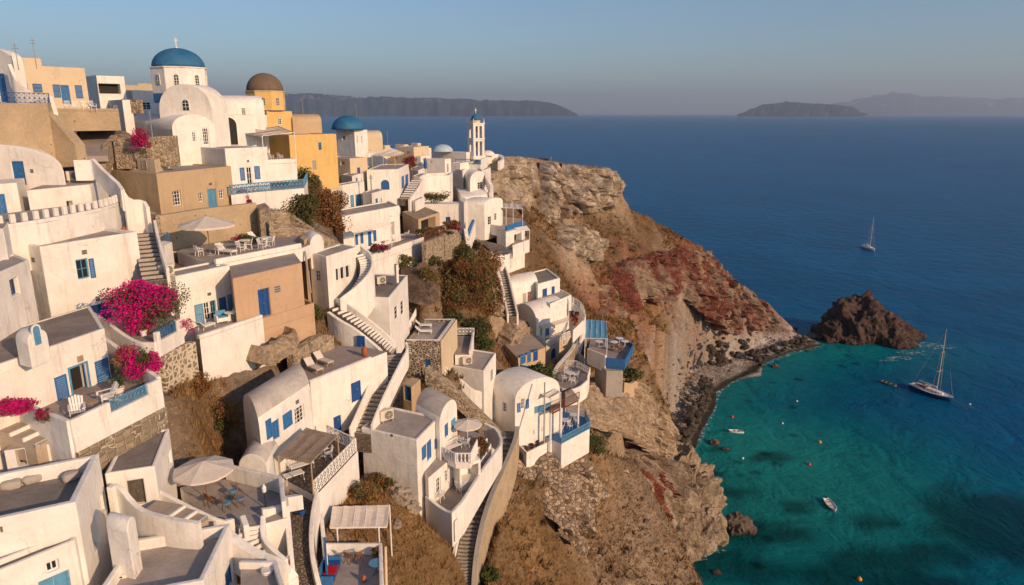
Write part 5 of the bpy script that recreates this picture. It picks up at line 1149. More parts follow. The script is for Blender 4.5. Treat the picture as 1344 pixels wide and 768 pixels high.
canopy('sagging grey cloth shade over the raised balcony', [PZ(702, 512, 48.4), PZ(722, 522, 48.4), PZ(736, 514, 48.6), PZ(716, 503, 48.6)], mat=CANVAS, posts=((1, 1, z22-3),), ribs=4, sag=.25)
# rusty pergola with slats on white posts
zr = 46.4; c4_ = [PZ(722, 543, zr), PZ(760, 524, zr), PZ(748, 509, zr), PZ(716, 522, zr)]; r = thing('slatted_pergola', 'rust brown slatted pergola on white posts beside the shuttered vault', 'pergola', (c4_[0].x, c4_[0].y, 42.6))
q = bmnew(); n = 26
for i in range(n): u = i/(n-1); beam(q, lerp(c4_[0], c4_[1], u), lerp(c4_[3], c4_[2], u), .06, .09)
obj('slat', q, RUST, r)
q = bmnew()
for a, c_ in ((0, 1), (3, 2)): beam(q, c4_[a]-Z_*.12, c4_[c_]-Z_*.12, .1, .16)
obj('beam', q, RUST, r); 
for t_ in (0.02, .38, .98): p = lerp(c4_[0], c4_[1], t_); q = bmnew(); tube(q, (p.x, p.y, 41.5), p, .13, n=8); obj('post', q, WPAINT, r)
railing('rust brown railing on the edge of the slatted pergola', [c4_[0]+Z_*.05, c4_[1]+Z_*.05], h=.9, mat=RUST, r=.03)
q = bmnew(); tube(q, P(714, 583, 78), P(715, 502, 79.5), .09, n=8); lone('lamp_post', q, METAL, 'tall grey pole standing in front of the shuttered vault', 'pole')
T23, p23, z23 = slab('round white terrace with lattice railing on the cliff edge', [(726, 490), (727, 507), (742, 514), (758, 512), (771, 503), (774, 492), (757, 483), (738, 481)], z=43.0, th=2.2, top=BLUEL if False else FLOOR, side=WHITE)
V = [Vector((*p23[i], z23)) for i in range(8)]
railing('white lattice railing circling the cliff edge terrace', [V[4], V[5], V[6], V[7]], h=1.1, style='lattice', r=.04); wall('low white kerb in front of the round cliff terrace', [V[1]+Z_*.3, V[2]+Z_*.3, V[3]+Z_*.3, V[4]+Z_*.5], drop=.5, t=.25, sm=1)
place('tablew', 'round white table on the cliff edge terrace', 'table', G(748, 499, z23+.02), scale=1.6)
for i, (x, y) in enumerate(((741, 501), (752, 504), (756, 496), (743, 493))): place('chair', ['white chair at the left of the cliff edge table', 'white chair in front of the cliff edge table', 'white chair right of the cliff edge table', 'white chair behind the cliff edge table'][i], 'chair', G(x, y, z23+.02), i*1.57, 'chairs around the cliff edge table', scale=1.25)
wall('white kerbed rubble wall curving down to the round cliff terrace', [P(757, 440, 113), P(754, 455, 110), P(741, 470, 107), P(730, 482, 103), P(724, 500, 99)], drop=3.6, t=.5, mat=RUBBLE, sm=2, cap=WHITE, name='retaining_wall')
shrub('round green tree in front of the cave rooms', P(709, 492, 95), (2.4, 2.2, 1.9), [GRN, GRND], n=3800, ls=.14, seed=50, name='garden_tree', cat='tree', clumps=14)
# cave rooms
b = Bld('cave_rooms', 'beige overhanging roof over rooms with bright blue doors', 'house', [(662, 452), (680, 471), (716, 456)], z=46.9, h=3.0, rec=0, wall=BEIGE, roof=SAND, under=2, d=None)
b.op(1, 'door', 683, 690, 466, 478, mat=BLUE); b.op(1, 'door', 692, 697, 463, 476, mat=BLUE); b.op(1, 'door', 700, 706, 459, 474, mat=BLUED); b.done()
q = [Vector((*p, b.zt)) for p in b.poly]
wall('blue panelled parapet in front of the cave rooms', [P(683, 479, 97), P(698, 482, 97.5), P(706, 478, 99)], drop=1.0, t=.3, mat=BLUE, sm=1)
# vault with balcony and lower arch storey
b = Bld('vaulted_house', 'white vault with an oval side window and a railed balcony', 'house', [(677, 413), (704, 425), (744, 413)], d=115, h=3.2, kind='vault', axis=1, rise=2.6, under=2, seg=18)
b.op(0, 'arch', 691, 694.5, 422, 431, mat=GLASS); b.op(1, 'door', 716, 721, 429, 441, mat=BLUE); b.op(1, 'win', 725, 729, 425, 432, mat=BLUE, dep=.1); b.op(1, 'win', 709, 712, 431, 441, mat=BLUE, dep=.1); b.done(); zV = b.zg
b = Bld('lower_storey', 'cream lower storey with an arched deep blue door', 'house', [(698, 446), (717, 456), (752, 441)], z=zV+.05, h=3.4, rec=0, wall=GREYP if False else CREAM, roof=SAND, under=2)
b.op(1, 'arch', 723, 729, 457, 470, mat=BLUED); b.op(1, 'win', 739, 741.5, 446, 453, dep=.1); b.done(); q = [Vector((*p, b.zt+.02)) for p in b.poly]
railing('white lattice balcony railing above the arched blue door', [q[0], q[1], q[2]], h=1.1, style='lattice', r=.05)
canopy('thin beige awning over the vault balcony', [PZ(706, 425, zV+2.9), PZ(744, 414, zV+2.9), PZ(750, 420, zV+2.5), PZ(714, 431, zV+2.5)], mat=CANVAS, posts=((0, 1, zV), (1, 1, zV)), ribs=5, sag=.04)
# upper houses of the cluster
b = Bld('plaster_house', 'white flat roofed house with two blue doors at the top of the cliff cluster', 'house', [(690, 359), (706, 373), (735, 365)], d=121, h=5.4, rec=.2, t=.3, roof=ROOFD, under=2)
b.op(1, 'door', 712, 718, 379, 393, mat=BLUED); b.op(1, 'door', 724, 728, 376, 389, mat=BLUED); b.done()
b = Bld('vaulted_house', 'low white vault with brown shutters joined to the cliff top house', 'house', [(661, 370), (671, 381), (706, 374)], d=119.5, h=4.6, kind='vault', axis=1, rise=1.6, under=2)
b.op(1, 'shut', 686, 690.5, 385, 397, mat=GREYP); b.op(1, 'shut', 692.5, 697, 383, 396, mat=RUST); b.done()
b = Bld('plaster_block', 'plain white block stepping forward below the two blue doors', 'house', [(704, 388), (722, 399), (750, 387)], d=117.5, h=4.2, rec=.15, t=.3, roof=ROOFG, under=2); b.op(1, 'win', 737, 739, 406, 409, dep=.1); b.op(1, 'win', 741, 743, 405, 408.5, dep=.1); b.done()
wall('curving white railed wall on the sea side of the cliff cluster', [P(750, 397, 122), P(760, 402, 121.5), P(767, 412, 120), P(768, 425, 118.5), P(763, 440, 117), P(758, 462, 114.5), P(768, 470, 114)], drop=2.2, t=.35, sm=2)
railing('white lattice fence topping the curved sea side wall', smoothpath([P(750, 397, 122), P(760, 402, 121.5), P(767, 412, 120), P(768, 425, 118.5), P(763, 440, 117)], 1), h=1.0, style='lattice', r=.04)
T24, p24, z24 = slab('small terrace with red chairs behind the cream lower storey', [(752, 434), (766, 420), (760, 410), (747, 412)], z=49, th=2, top=SAND)
for i, (x, y) in enumerate(((753, 422), (757, 418), (750, 417), (756, 427))): place('flower', 'terracotta pot with dull red flowers on the small cluster terrace', 'potted plant', G(x, y, z24+.02), i, 'flower pots on the cluster terrace', scale=1.8)
# blue canopy bar terrace
zt = 43.6
T25, p25, z25 = slab('cantilevered bar terrace with blue edge above a grey pier', [(771, 465), (795, 475), (820, 478), (831, 457), (812, 445), (797, 444), (776, 441)], z=zt, th=1.0, top=FLOOR, side=BLUE)
V = [Vector((*p25[i], z25)) for i in range(7)]
wall('bright blue parapet round the bar terrace', [V[1]+Z_*.7, V[2]+Z_*.7, V[3]+Z_*.7, V[4]+Z_*.6], drop=1.3, t=.25, mat=BLUE); wall('white parapet at the landward end of the bar terrace', [V[0]+Z_*1.0, V[1]+Z_*1.0], drop=2.6, t=.3)
b = Bld('stone_pier', 'square grey plastered pier holding up the bar terrace', 'pier', [(781, 475), (796, 487), (818, 487)], z=zt-1.05, h=2.6, rec=0, wall=GREYP, roof=GREYP, under=1.6, d=None); b.done()
canopy('bright blue cloth canopy shading the bar terrace', [PZ(770, 419, 48.2), PZ(796, 421, 48.2), PZ(797, 444, 46.9), PZ(768, 443, 46.9)], mat=BLUEL, posts=((0, 1, z25), (1, 1, z25), (0, 0, z25), (1, 0, z25)), ribs=5, sag=.15)
for i, (x, y) in enumerate(((806, 457), (813, 452), (820, 456), (786, 456))): place('tablew', ['white table by the blue canopy post', 'white table at the middle of the bar terrace', 'white table beside the blue parapet corner', 'white table under the blue canopy'][i], 'table', G(x, y, z25+.02), 0, 'tables on the bar terrace', scale=1.5)
for i, (x, y) in enumerate(((803, 460), (809, 461), (815, 463), (818, 450), (824, 454), (808, 452))): place('folding', 'brown chair on the bar terrace beyond the blue canopy', 'chair', G(x, y, z25+.02), i*1.1, 'brown chairs on the bar terrace', scale=1.5)
shrub('green bushes in a walled bed beside the grey pier', P(824, 492, 121), (2.6, 2.2, 1.8), [GRN, OLIVE], n=1800, ls=.2, seed=51, trunk=False)
wall('sandy ledge wall under the green bushed bed', [P(818, 502, 118), P(828, 503, 119), P(836, 497, 122)], drop=4, t=.6, mat=BEIGE)
# ================================================================== stair on the cliff and slope walls
S5 = [P(650, 334, 124), P(656, 348, 121.5), P(662, 366, 118.5), P(667, 390, 113.5), P(673, 418, 108)]
stairs('long narrow white edged stair down the bushy cliff', S5, width=1.2, mat=COBBLE, nose=GREYP, parL=.7, parR=.7, sm=1, under=2, pdropL=1.4, pdropR=1.4, pt=.3, rise=.24)
wall('thin white wall snaking down from the blue gate to the cliff stair', [P(608, 316, 112), P(617, 328, 113), P(634, 337, 116), P(648, 350, 118), P(659, 372, 115), P(662, 392, 111)], drop=.9, t=.4, sm=2)
T26, p26, z26 = slab('white cliff terrace with a grey awning at the stair head', [(618, 335), (640, 344), (668, 340), (674, 333), (648, 325), (630, 326)], d=118, ai=1, th=2.2, top=SAND, side=WHITE2, par=[[1, 2, 3]], ph=.8, pt=.3)
canopy('ridged grey awning over the cliff stair head', [PZ(623, 313, z26+3.2), PZ(658, 321, z26+3.2), PZ(671, 332, z26+2.6), PZ(644, 327, z26+2.4)], mat=REED, posts=((0, 1, z26), (1, 1, z26)), ribs=8, sag=.12)
shrub('low golden green bush above the ridged grey awning', P(621, 324, 118), (2.2, 1.6, .9), [OLIVE, DRY], n=1400, ls=.14, seed=52, trunk=False)
# ================================================================== village centre
b = Bld('plaster_house', 'white house with four deep blue doors under a striped awning', 'house', [(438, 276), (449, 284), (524, 270)], d=83, h=5.2, rec=.15, t=.3, roof=ROOFG, under=2)
for x0, x1, y0, y1 in ((465, 470, 308, 322), (473, 477, 306, 320), (483, 487.5, 304, 323), (490, 494, 302, 317)): b.op(1, 'door', x0, x1, y0, y1, mat=BLUE, dep=.12)
b.op(1, 'shut', 513, 517, 291, 308, mat=GREYP); b.op(1, 'win', 511.5, 514, 282, 286, dep=.1); b.done()
canopy('pale striped awning along the four blue doors', [PZ(456, 299, 67.4), PZ(508, 289, 67.4), PZ(514, 295, 66.8), PZ(464, 305, 66.8)], mat=CANVAS, posts=((0.02, 1, 63.5), (.98, 1, 63.5)), ribs=12, sag=.08)
T30, p30, z30 = slab('long white terrace with red flowers before the four blue doors', [(476, 338), (488, 345), (557, 320), (575, 300), (530, 306), (470, 326)], d=80, ai=1, th=3.2, top=FLOOR, side=WHITE, par=[[1, 2]], ph=.9, pt=.25)
shrub('red geranium row on the long white terrace', P(494, 325, 81), (1.5, .6, .6), [MAGD, GRN], n=1100, ls=.1, seed=60, trunk=False, name='geraniums', cat='flowers')
for i, (x, y, k) in enumerate(((508, 323, 'tablew'), (517, 319, 'chair'), (526, 315, 'tablew'), (534, 311, 'chair'))): place(k, ['white table nearest the red geraniums', 'white chair in the middle of the long white terrace', 'white table at the right of the long white terrace', 'white chair at the far end of the long white terrace'][i], 'table' if k == 'tablew' else 'chair', G(x, y, z30+.02), i)
wall('tall rubble retaining wall beyond the long white terrace', [P(556, 318, 87), P(567, 314, 90), P(580, 309, 93)], drop=4.2, t=.6, mat=RUBBLE, name='retaining_wall'); wall('rounded rubble bastion topped with shrubs', [P(580, 307, 93), P(590, 301, 96), P(600, 302, 98), P(603, 312, 98)], drop=4.0, t=.8, mat=RUBBLE, sm=1, name='retaining_wall')
railing('dark red wooden fence on the rubble retaining wall', [P(557, 317, 87.2), P(583, 306, 94)], h=1.1, mat=RUST, r=.04, gap=.3)
shrub('dark green and red shrub row behind the dark red fence', P(570, 304, 94), (3.0, 1.2, .9), [GRND, DRYB], n=1800, ls=.12, seed=61, trunk=False); shrub('rust coloured bush on the rubble bastion', P(592, 297, 99), (1.8, 1.2, .9), [DRYB, MAGD], n=1200, ls=.12, seed=62, trunk=False)
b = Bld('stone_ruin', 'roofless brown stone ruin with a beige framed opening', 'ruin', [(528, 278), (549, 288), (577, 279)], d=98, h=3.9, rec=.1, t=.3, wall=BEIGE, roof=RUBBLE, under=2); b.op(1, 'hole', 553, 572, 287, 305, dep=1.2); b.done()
b = Bld('plaster_house', 'small white house with pale shutters beside the hanging bushes', 'house', [(433, 243), (450, 243), (478, 238)], d=95, h=4.6, rec=.1, t=.25, roof=ROOFG, under=2); b.op(1, 'shut', 460, 464, 256, 272, BLUEL); b.op(1, 'door', 467, 475, 255, 275, mat=BLUEL); b.op(0, 'win', 440, 445, 252, 256, dep=.1); b.done()
b = Bld('plaster_house', 'white house with a single arched window and twin blue shutters', 'house', [(481, 223), (523, 222), (537, 215)], d=106, h=5.2, rec=.1, t=.25, roof=ROOFG, under=2)
b.op(0, 'arch', 500, 511, 236, 249, mat=BLUED); b.op(1, 'shut', 527, 530, 231, 247); b.op(1, 'shut', 532, 535.5, 229, 244); b.done()
b = Bld('cream_house', 'cream house with tiny square window left of the arched window house', 'house', [(424, 209), (459, 208), (482, 204)], yaw=35, d=104, h=4.2, rec=.1, t=.3, wall=CREAM, roof=ROOFG, under=2); b.op(0, 'win', 447, 452, 212, 217, dep=.15); b.op(1, 'shut', 469, 472.5, 220, 235, BLUED); b.done()
stairs('small stone stair beside the twin blue shutters', [P(548, 236, 113), P(540, 248, 110), P(531, 262, 106.5)], width=1.6, mat=COBBLE, nose=WPAINT, sm=0, rise=.25)
wall('sloping white wall beside the small stone stair', [P(553, 235, 113), P(548, 246, 110.5), P(537, 262, 106)], drop=4.4, t=.4)
b = Bld('plaster_house', 'broad plain white wall with one deep blue door', 'house', [(553, 268), (609, 268), (614, 265)], d=117, h=5.0, rec=0, under=2, roof=WHITE); b.op(0, 'door', 585, 591, 285, 298, mat=BLUED); b.done()
b = Bld('plaster_chimney', 'bright white gusset wall beside the broad plain wall', 'wall', [(603, 262), (609, 266), (613, 262)], d=116, h=3.6, rec=0, under=1, roof=WHITE, clamp=False); b.done()
b = Bld('vaulted_house', 'white house with rounded roof edge and two small windows near the cliff pergola', 'house', [(608, 268), (636, 269), (660, 264)], d=124, h=4.4, kind='vault', axis=0, rise=.9, under=2); b.op(1, 'win', 640.5, 645, 284, 295, dep=.15); b.op(1, 'win', 649, 652, 280, 289, dep=.15); b.done()
T31, p31, z31 = slab('white terrace with a long blue parapet at the cliff edge', [(640, 299), (664, 303), (688, 296), (684, 287), (655, 284)], d=124, ai=1, th=1.2, top=SAND, side=WHITE2, par=[[0, 1]], ph=.7, pt=.25)
V = [Vector((*p31[i], z31)) for i in range(5)]; wall('bright blue parapet along the cliff edge terrace', [V[1]+Z_*.9, V[2]+Z_*.9], drop=.95, t=.3, mat=BLUE)
canopy('pale cloth pergola on thin poles against the cliff', [PZ(655, 272, z31+3.4), PZ(686, 273, z31+3.4), PZ(684, 268, z31+3.6), PZ(655, 266, z31+3.6)], mat=CANVAS, posts=((.3, 0, z31), (.6, 0, z31), (1, 0, z31)), ribs=5)
b = Bld('plaster_house', 'white cliff edge house with an open porch under the blue parapet', 'house', [(652, 303), (664, 305), (689, 298)], d=123.5, h=4.6, rec=0, under=3); b.op(1, 'hole', 675, 685, 303, 318, dep=1.2); b.done()
canopy('small white porch roof on posts at the cliff edge', [PZ(675, 299, 63), PZ(691, 296, 63), PZ(695, 301, 62.6), PZ(680, 303, 62.6)], mat=WPAINT, posts=((1, 1, 59.2), (.5, 1, 59.2)), ribs=3, sag=.02)
slab('small porch floor with a white kerb hanging over the cliff', [(673, 326), (695, 318), (690, 310), (672, 315)], d=121, ai=0, th=1.8, top=SAND, par=[[0, 1]], ph=.5, pt=.25)
wall('blue topped gate wall leading down to the cliff stair', [P(608, 300, 113), P(612, 306, 112), P(621, 288, 117)], drop=2.0, t=.4, mat=BLUE)
wall('white pier wall under the blue topped gate', [P(611, 300, 111.5), P(614, 318, 110)], drop=2.4, t=.6)
wall('white wall falling from the blue topped gate', [P(623, 292, 116.5), P(616, 312, 112.5)], drop=2.2, t=.35)
# upper rows
b = Bld('plaster_house', 'long grey white back wall beneath the pale blue dome', 'house', [(563, 200), (612, 200), (618, 197)], yaw=30, d=146, h=4, rec=.1, t=.3, under=2); b.done()
b = Bld('plaster_house', 'cream and blue grey house on the upper skyline', 'house', [(520, 193), (543, 193), (563, 190)], yaw=30, d=136, h=5, rec=.1, t=.3, roof=ROOFG, under=2, wall=CREAM); b.op(0, 'win', 533, 538, 198, 202, dep=.1); b.done()
b = Bld('plaster_house', 'white house with tiny window and a blue folded parasol before it', 'house', [(557, 209), (584, 209), (592, 206)], yaw=25, d=131, h=3.8, rec=.1, t=.3, roof=ROOFG, under=2); b.op(0, 'win', 564, 567, 211, 214, dep=.1); b.op(1, 'door', 586.5, 589, 215, 226, mat=GREYP); b.done()
q = bmnew(); lathe(q, P(559, 229, 128), [(.05, 0), (.06, 1.0), (.3, 1.1), (.25, 2.2), (.03, 3.2)], 8); lone('folded_parasol', q, BLUED, 'closed dark blue parasol in front of the tiny window', 'parasol')
b = Bld('plaster_house', 'white courtyard wall with a bush below the folded parasol', 'house', [(552, 232), (590, 230), (594, 226)], d=124, h=5.4, rec=.5, t=.3, roof=SAND, under=2); b.done()
shrub('grey green bush at the foot of the courtyard wall', P(570, 259, 117), (2.6, 1.2, 1.1), [OLIVE, GRN], n=1300, ls=.13, seed=63, trunk=False)
b = Bld('plaster_pillar', 'tall narrow white pillar wall left of the sloping vault', 'pillar', [(588, 230), (591, 231), (594, 229)], d=127, h=5.2, rec=0, under=1); b.done()
b = Bld('vaulted_house', 'sloping grey white vault with a blue window above the cliff pergola', 'house', [(592, 226), (617, 238), (637, 234)], d=133, h=4, kind='vault', axis=0, rise=1.6, under=2, wall=WHITE2); b.op(1, 'win', 627, 633, 239, 248, mat=BLUE, dep=.12, nv=2); b.done()
b = Bld('vaulted_house', 'grey white lean vault stepping below the sloping vault', 'house', [(592, 247), (606, 262), (640, 257)], d=128, h=3, kind='vault', axis=1, rise=1.0, under=2, wall=WHITE2); b.done()
T32, p32, z32 = slab('tower terrace with blue railings at the foot of the bell tower', [(598, 215), (631, 216), (646, 208), (628, 204), (600, 207)], d=143, ai=0, th=2.4, top=SAND, side=WHITE)
V = [Vector((*p32[i], z32)) for i in range(5)]; railing('blue and white railing on the tower terrace', [V[0], V[1]], h=.9, mat=BLUEL, r=.05, gap=.3)
wall('white parapet end of the tower terrace', [V[1]+Z_*1, V[2]+Z_*1], drop=2.5, t=.4)
wall('white wall dropping in steps along the cliff from the tower', [P(631, 220, 141), P(638, 228, 139), P(641, 236, 137), P(646, 244, 135.5), P(644, 254, 133.5)], drop=1.8, t=.6, sm=1)
wall('curved white walkway wall around the cliff top', [P(636, 206, 150), P(648, 202, 155), P(658, 203, 156), P(661, 208, 152), P(655, 212, 148)], drop=1.8, t=.6, sm=2)
# bell tower
def bell_tower():
    c = P(625, 206, 148.5); c.z -= .6; r = thing('bell_tower', 'slender cream bell tower with a small blue dome and cross', 'bell tower', c); rz = .55
    U = Vector((math.cos(rz), math.sin(rz), 0)); V_ = Vector((-U.y, U.x, 0)); hw = 1.5; O = c; U = U*.9; V_ = V_*.9
    def bb(bm, u, v, w, d, z0, z1): fbox(bm, O, U, V_, u-w/2, u+w/2, z0, z1, v-d/2, v+d/2)
    q = bmnew(); bb(q, 0, 0, 3.3, 3.3, 0, .9); obj('plinth', q, WHITE, r, bevel=.05)
    for k, (z0, z1) in enumerate(((.9, 4.2), (4.5, 7.3))):
        q = bmnew()
        for u in (-1.15, 1.15):
            for v in (-1.15, 1.15): bb(q, u, v, .62, .62, z0, z1)
        for u in (-1.15, 1.15): bb(q, u, 0, .2, .34, z0, z1); bb(q, 0, u, .34, .2, z0, z1)
        for s in (-1.15, 1.15): bb(q, 0, s, 1.7, .5, z1-.35, z1); bb(q, s, 0, .5, 1.7, z1-.35, z1)
        obj('arcade', q, WHITE2, r, bevel=.03)
        q = bmnew(); bb(q, 0, 0, 3.1, 3.1, z1, z1+.3); obj('cornice', q, WHITE2, r, bevel=.05)
        q = bmnew(); lathe(q, c+Z_*(z1-1.5), [(.12, .9), (.3, .75), (.36, .3), (.5, .05), (.48, 0)], 12); obj('bell', q, RUST, r)
    for u in (-1.35, 1.35):
        for v in (-1.35, 1.35): q = bmnew(); lathe(q, c+U*u+V_*v+Z_*7.6, [(.18, 0), (.2, .3), (.08, .5), (.13, .7), (.02, .9)], 8); obj('finial', q, CREAM, r)
    q = bmnew(); lathe(q, c+Z_*7.6, [(.95, 0), (.95, .5), (1.0, .55)], 16); obj('drum', q, CREAM, r)
    q = bmnew(); lathe(q, c+Z_*8.15, [(1.0*math.cos(a), 1.3*math.sin(a)) for a in [math.pi/2*i/8 for i in range(8)]]+[(.06, 1.45)], 18); obj('dome', q, DOMEB, r, smooth=True)
    q = bmnew(); bb(q, 0, 0, .1, .1, 9.6, 10.6); bb(q, 0, 0, .55, .1, 10.1, 10.22); obj('cross', q, WPAINT, r)
bell_tower()
def dome(label, c, rad, hgt, mat, name='church_dome', seg=24, cat='dome', cross=None, parent=None):
    prof = [(rad*math.cos(a), hgt*math.sin(a)) for a in [math.pi/2*i/12 for i in range(12)]]+[(rad*.03, hgt)]
    q = bmnew(); lathe(q, c, prof, seg)
    if parent is not None: o = obj('dome', q, mat, parent, smooth=True)
    else: o = lone(name, q, mat, label, cat, smooth=True)
    if cross: q = bmnew(); t = Vector(c)+Z_*hgt; lathe(q, t-Z_*.05, [(.1, 0), (.14, .12), (.06, .25)], 8); box(q, t+Z_*(.25+cross/2), (.12, .12, cross)); box(q, t+Z_*(.25+cross*.68), (cross*.55, .11, .12)); obj('cross', q, WPAINT, o)
    return o
dome('low pale blue dome on the skyline left of the bell tower', P(581, 199, 147), 2.2, 1.5, paint('dome_pale', (.42, .55, .62), .6), cat='dome')
dome('small white dome just right of the bell tower', P(640, 204, 152), 1.6, 1.1, WHITE, cat='dome')
def octo(name, label, cxy, rad, z0, z1, wallm, domem, dh, wins, cross=None, rot=0.26, band=None, drad=None, cornice=WHITE):
    c = Vector((cxy.x, cxy.y, z0)); r = thing(name, label, 'church', c); cd = math.atan2(-c.y, -c.x)
    ang = [cd+math.radians(a) for a in (-75, -30, 15, 60, 105, 150, 195, 240)]
    poly = [Vector((c.x+rad*math.cos(a), c.y+rad*math.sin(a))) for a in ang]
    q = bmnew(); prism(q, poly, z0, z1); obj('drum', q, wallm, r, bevel=.04)
    q = bmnew(); prism(q, [Vector((c.x, c.y))+(p-Vector((c.x, c.y)))*1.04 for p in poly], z1, z1+.12); obj('cornice', q, cornice, r)
    if band: q = bmnew(); prism(q, [Vector((c.x, c.y))+(p-Vector((c.x, c.y)))*1.006 for p in poly], z0, z0+band); obj('band', q, BLUE, r)
    for i in range(8):
        a, b_ = poly[i], poly[(i+1) % 8]; U = (b_-a).normalized(); U = Vector((U.x, U.y, 0)); O = Vector((a.x, a.y, 0)); L = (b_-a).length
        Nn = Vector((U.y, -U.x, 0)); Nn = Nn if Nn.dot(O+U*L/2-c) > 0 else -Nn
        w, h0, h1 = wins; n = 10
        for g, n0, n1, mm, nm in ((.1, -.02, .06, cornice, 'window'), (0, 0, .07, GLASS, 'pane')):
            q = bmnew(); pts = [(L/2-w/2-g, z0+h0), (L/2+w/2+g, z0+h0)]+[(L/2+(w/2+g)*math.cos(math.pi*k/n), z0+h1+(w/2+g)*math.sin(math.pi*k/n)) for k in range(n+1)]
            A = [q.verts.new(O+U*x+Z_*y+Nn*n0) for x, y in pts]; B_ = [q.verts.new(O+U*x+Z_*y+Nn*n1) for x, y in pts]
            for k in range(len(pts)): q.faces.new((A[k], A[(k+1) % len(pts)], B_[(k+1) % len(pts)], B_[k]))
            q.faces.new(A[::-1]); q.faces.new(B_)
            if nm == 'window': fo = obj(nm, q, mm, r)
            else: obj(nm, q, mm, fo)
        q = bmnew(); fbox(q, O, U, Nn, L/2-.02, L/2+.02, z0+h0, z0+h1+w*.4, .07, .09)
        for k in range(3): z = z0+h0+(h1-h0)*(k+.6)/3; fbox(q, O, U, Nn, L/2-w/2, L/2+w/2, z-.02, z+.02, .07, .088)
        obj('glazing_bar', q, WPAINT, fo)
    dome('', c+Z_*(z1-z0+.12), drad or rad*.93, dh, domem, parent=r, cross=cross)
    return r
# blue domed church
dc = P(239, 128, 80); octo('church_drum', 'white octagonal drum with the big blue dome and cross', dc, 3.0, dc.z-.6, P(239, 91, 80).z, WHITE, DOMEB, 2.1, (.46, 1.9, 2.75), cross=.85, band=1.0)
b = Bld('church_gable', 'round topped white church front below the blue dome', 'church', [(200, 139), (209, 148), (279, 148)], yaw=(98, 3.2, None), d=76.5, h=5, kind='vault', axis=0, rise=3.0, under=2, seg=24)
b.op(1, 'arch', 240, 248, 131, 145, mat=GLASS); b.done()
b = Bld('church_nave', 'long bright white vaulted nave right of the blue dome', 'church', [(262, 138), (278, 142), (346, 134)], yaw=(58, 5, None), d=81, h=5.2, kind='vault', axis=1, rise=1.5, under=2)
b.op(1, 'win', 317, 322, 139, 155, dep=.2); b.done()
b = Bld('church_porch', 'white porch block with a wide arched opening', 'church porch', [(272, 148), (280, 151), (333, 146)], yaw=(58, 2.5, None), d=79, h=4.0, rec=0, under=1); b.op(1, 'arch', 290, 311, 154, 190, mat=DARK); b.done()  # opening is a dark arched panel, its inner shade painted
b = Bld('church_chapel', 'low white vaulted chapel with two barred windows in front of the domed church', 'chapel', [(163, 165), (226, 170), (281, 165)], yaw=48, d=72.5, h=4.0, kind='vault', axis=0, rise=1.5, under=2.5, seg=20)
b.op(1, 'win', 252, 257, 173, 186, dep=.12, nh=4); b.op(1, 'win', 266, 274, 168, 190, dep=.15, nv=3, nh=5); b.done()
b = Bld('plaster_annex', 'plain white annex between the church porch and the yellow drum', 'house', [(331, 148), (334, 151), (350, 147)], yaw=(55, 3, None), d=86, h=4, rec=0, under=2); b.op(1, 'win', 335, 339, 152, 158, dep=.1); b.done()
# yellow church
yc = P(350, 145, 92); octo('church_drum', 'yellow octagonal drum with a brown dome', yc, 2.5, yc.z, P(350, 121, 92).z, YELLOW, DOMEBR, 2.25, (.42, .7, 1.35), cornice=CREAM)
b = Bld('yellow_house', 'yellow block carrying the brown domed drum', 'church', [(338, 144), (350, 146), (383, 143)], yaw=35, d=90, h=3.2, rec=0, wall=YELLOW, roof=YELLOW, under=2); b.op(1, 'win', 365, 370, 155, 164, dep=.12); b.done()
b = Bld('church_apse', 'sandy rounded apse vault behind the yellow block', 'church apse', [(374, 157), (384, 160), (422, 158)], yaw=(60, 4, None), d=93, h=2.6, kind='vault', axis=1, rise=1.0, wall=BEIGE, under=2); b.done()
b = Bld('yellow_house', 'big bright yellow house with two small blue windows', 'house', [(317, 178), (379, 177), (441, 171)], yaw=45, d=86, h=5.0, rec=.12, t=.3, wall=YELLOW, roof=ROOFG, under=2)
b.op(1, 'win', 418, 422, 187, 197, mat=BLUEL, dep=.1); b.op(1, 'door', 410, 415, 211, 223, mat=GREYP); b.done()
canopy('grey reed awning in front of the big yellow house', [P(314, 173, 82), P(344, 178, 79), P(386, 173, 83), P(366, 165, 87)], posts=((1, 0, 73), (0, 0, 73), (1, 1, 73)), ribs=7, sag=.1)
b = Bld('plaster_house', 'white house with blue shutters and a lattice balcony below the yellow house', 'house', [(250, 196), (295, 195), (350, 190)], yaw=40, d=71.5, h=4.6, rec=.12, t=.3, roof=ROOFG, under=2)
b.op(1, 'shut', 315, 321, 220, 237, BLUE); b.op(1, 'win', 324, 331, 219, 243, dep=.15); b.op(1, 'shut', 334, 341, 218, 235, BLUE); b.op(1, 'vent', 324, 327, 210, 213); b.done()
T40, p40, z40 = slab('white walled terrace with furniture beside the shuttered white house', [(350, 216), (389, 214), (385, 203), (350, 205)], d=76, ai=0, th=2.0, top=FLOOR, side=WHITE, par=[[0, 1]], ph=.5, pt=.25)
for x, y, l in ((356, 211, 'white chair left on the terrace before the ochre wall'), (368, 211, 'white chair middle of the terrace before the ochre wall')): place('chair', l, 'chair', G(x, y, z40+.02), 1, 'chairs before the ochre wall')
T41, p41, z41 = slab('curving white balcony terrace with blue lattice below the shuttered house', [(303, 256), (340, 252), (399, 247), (404, 236), (392, 232), (350, 236)], z=72.0, th=2.6, top=FLOOR, side=WHITE2)
V = [Vector((*p41[i], z41)) for i in range(6)]; railing('pale blue lattice railing on the curving balcony', [V[0], V[1], V[2], V[3]], h=.95, mat=BLUEL, style='lattice', r=.035)
shrub('round magenta bush between the beige house and the curving balcony', P(320, 259, 73), (1.15, .9, .9), [MAGD, MAG], n=1800, ls=.07, seed=70)
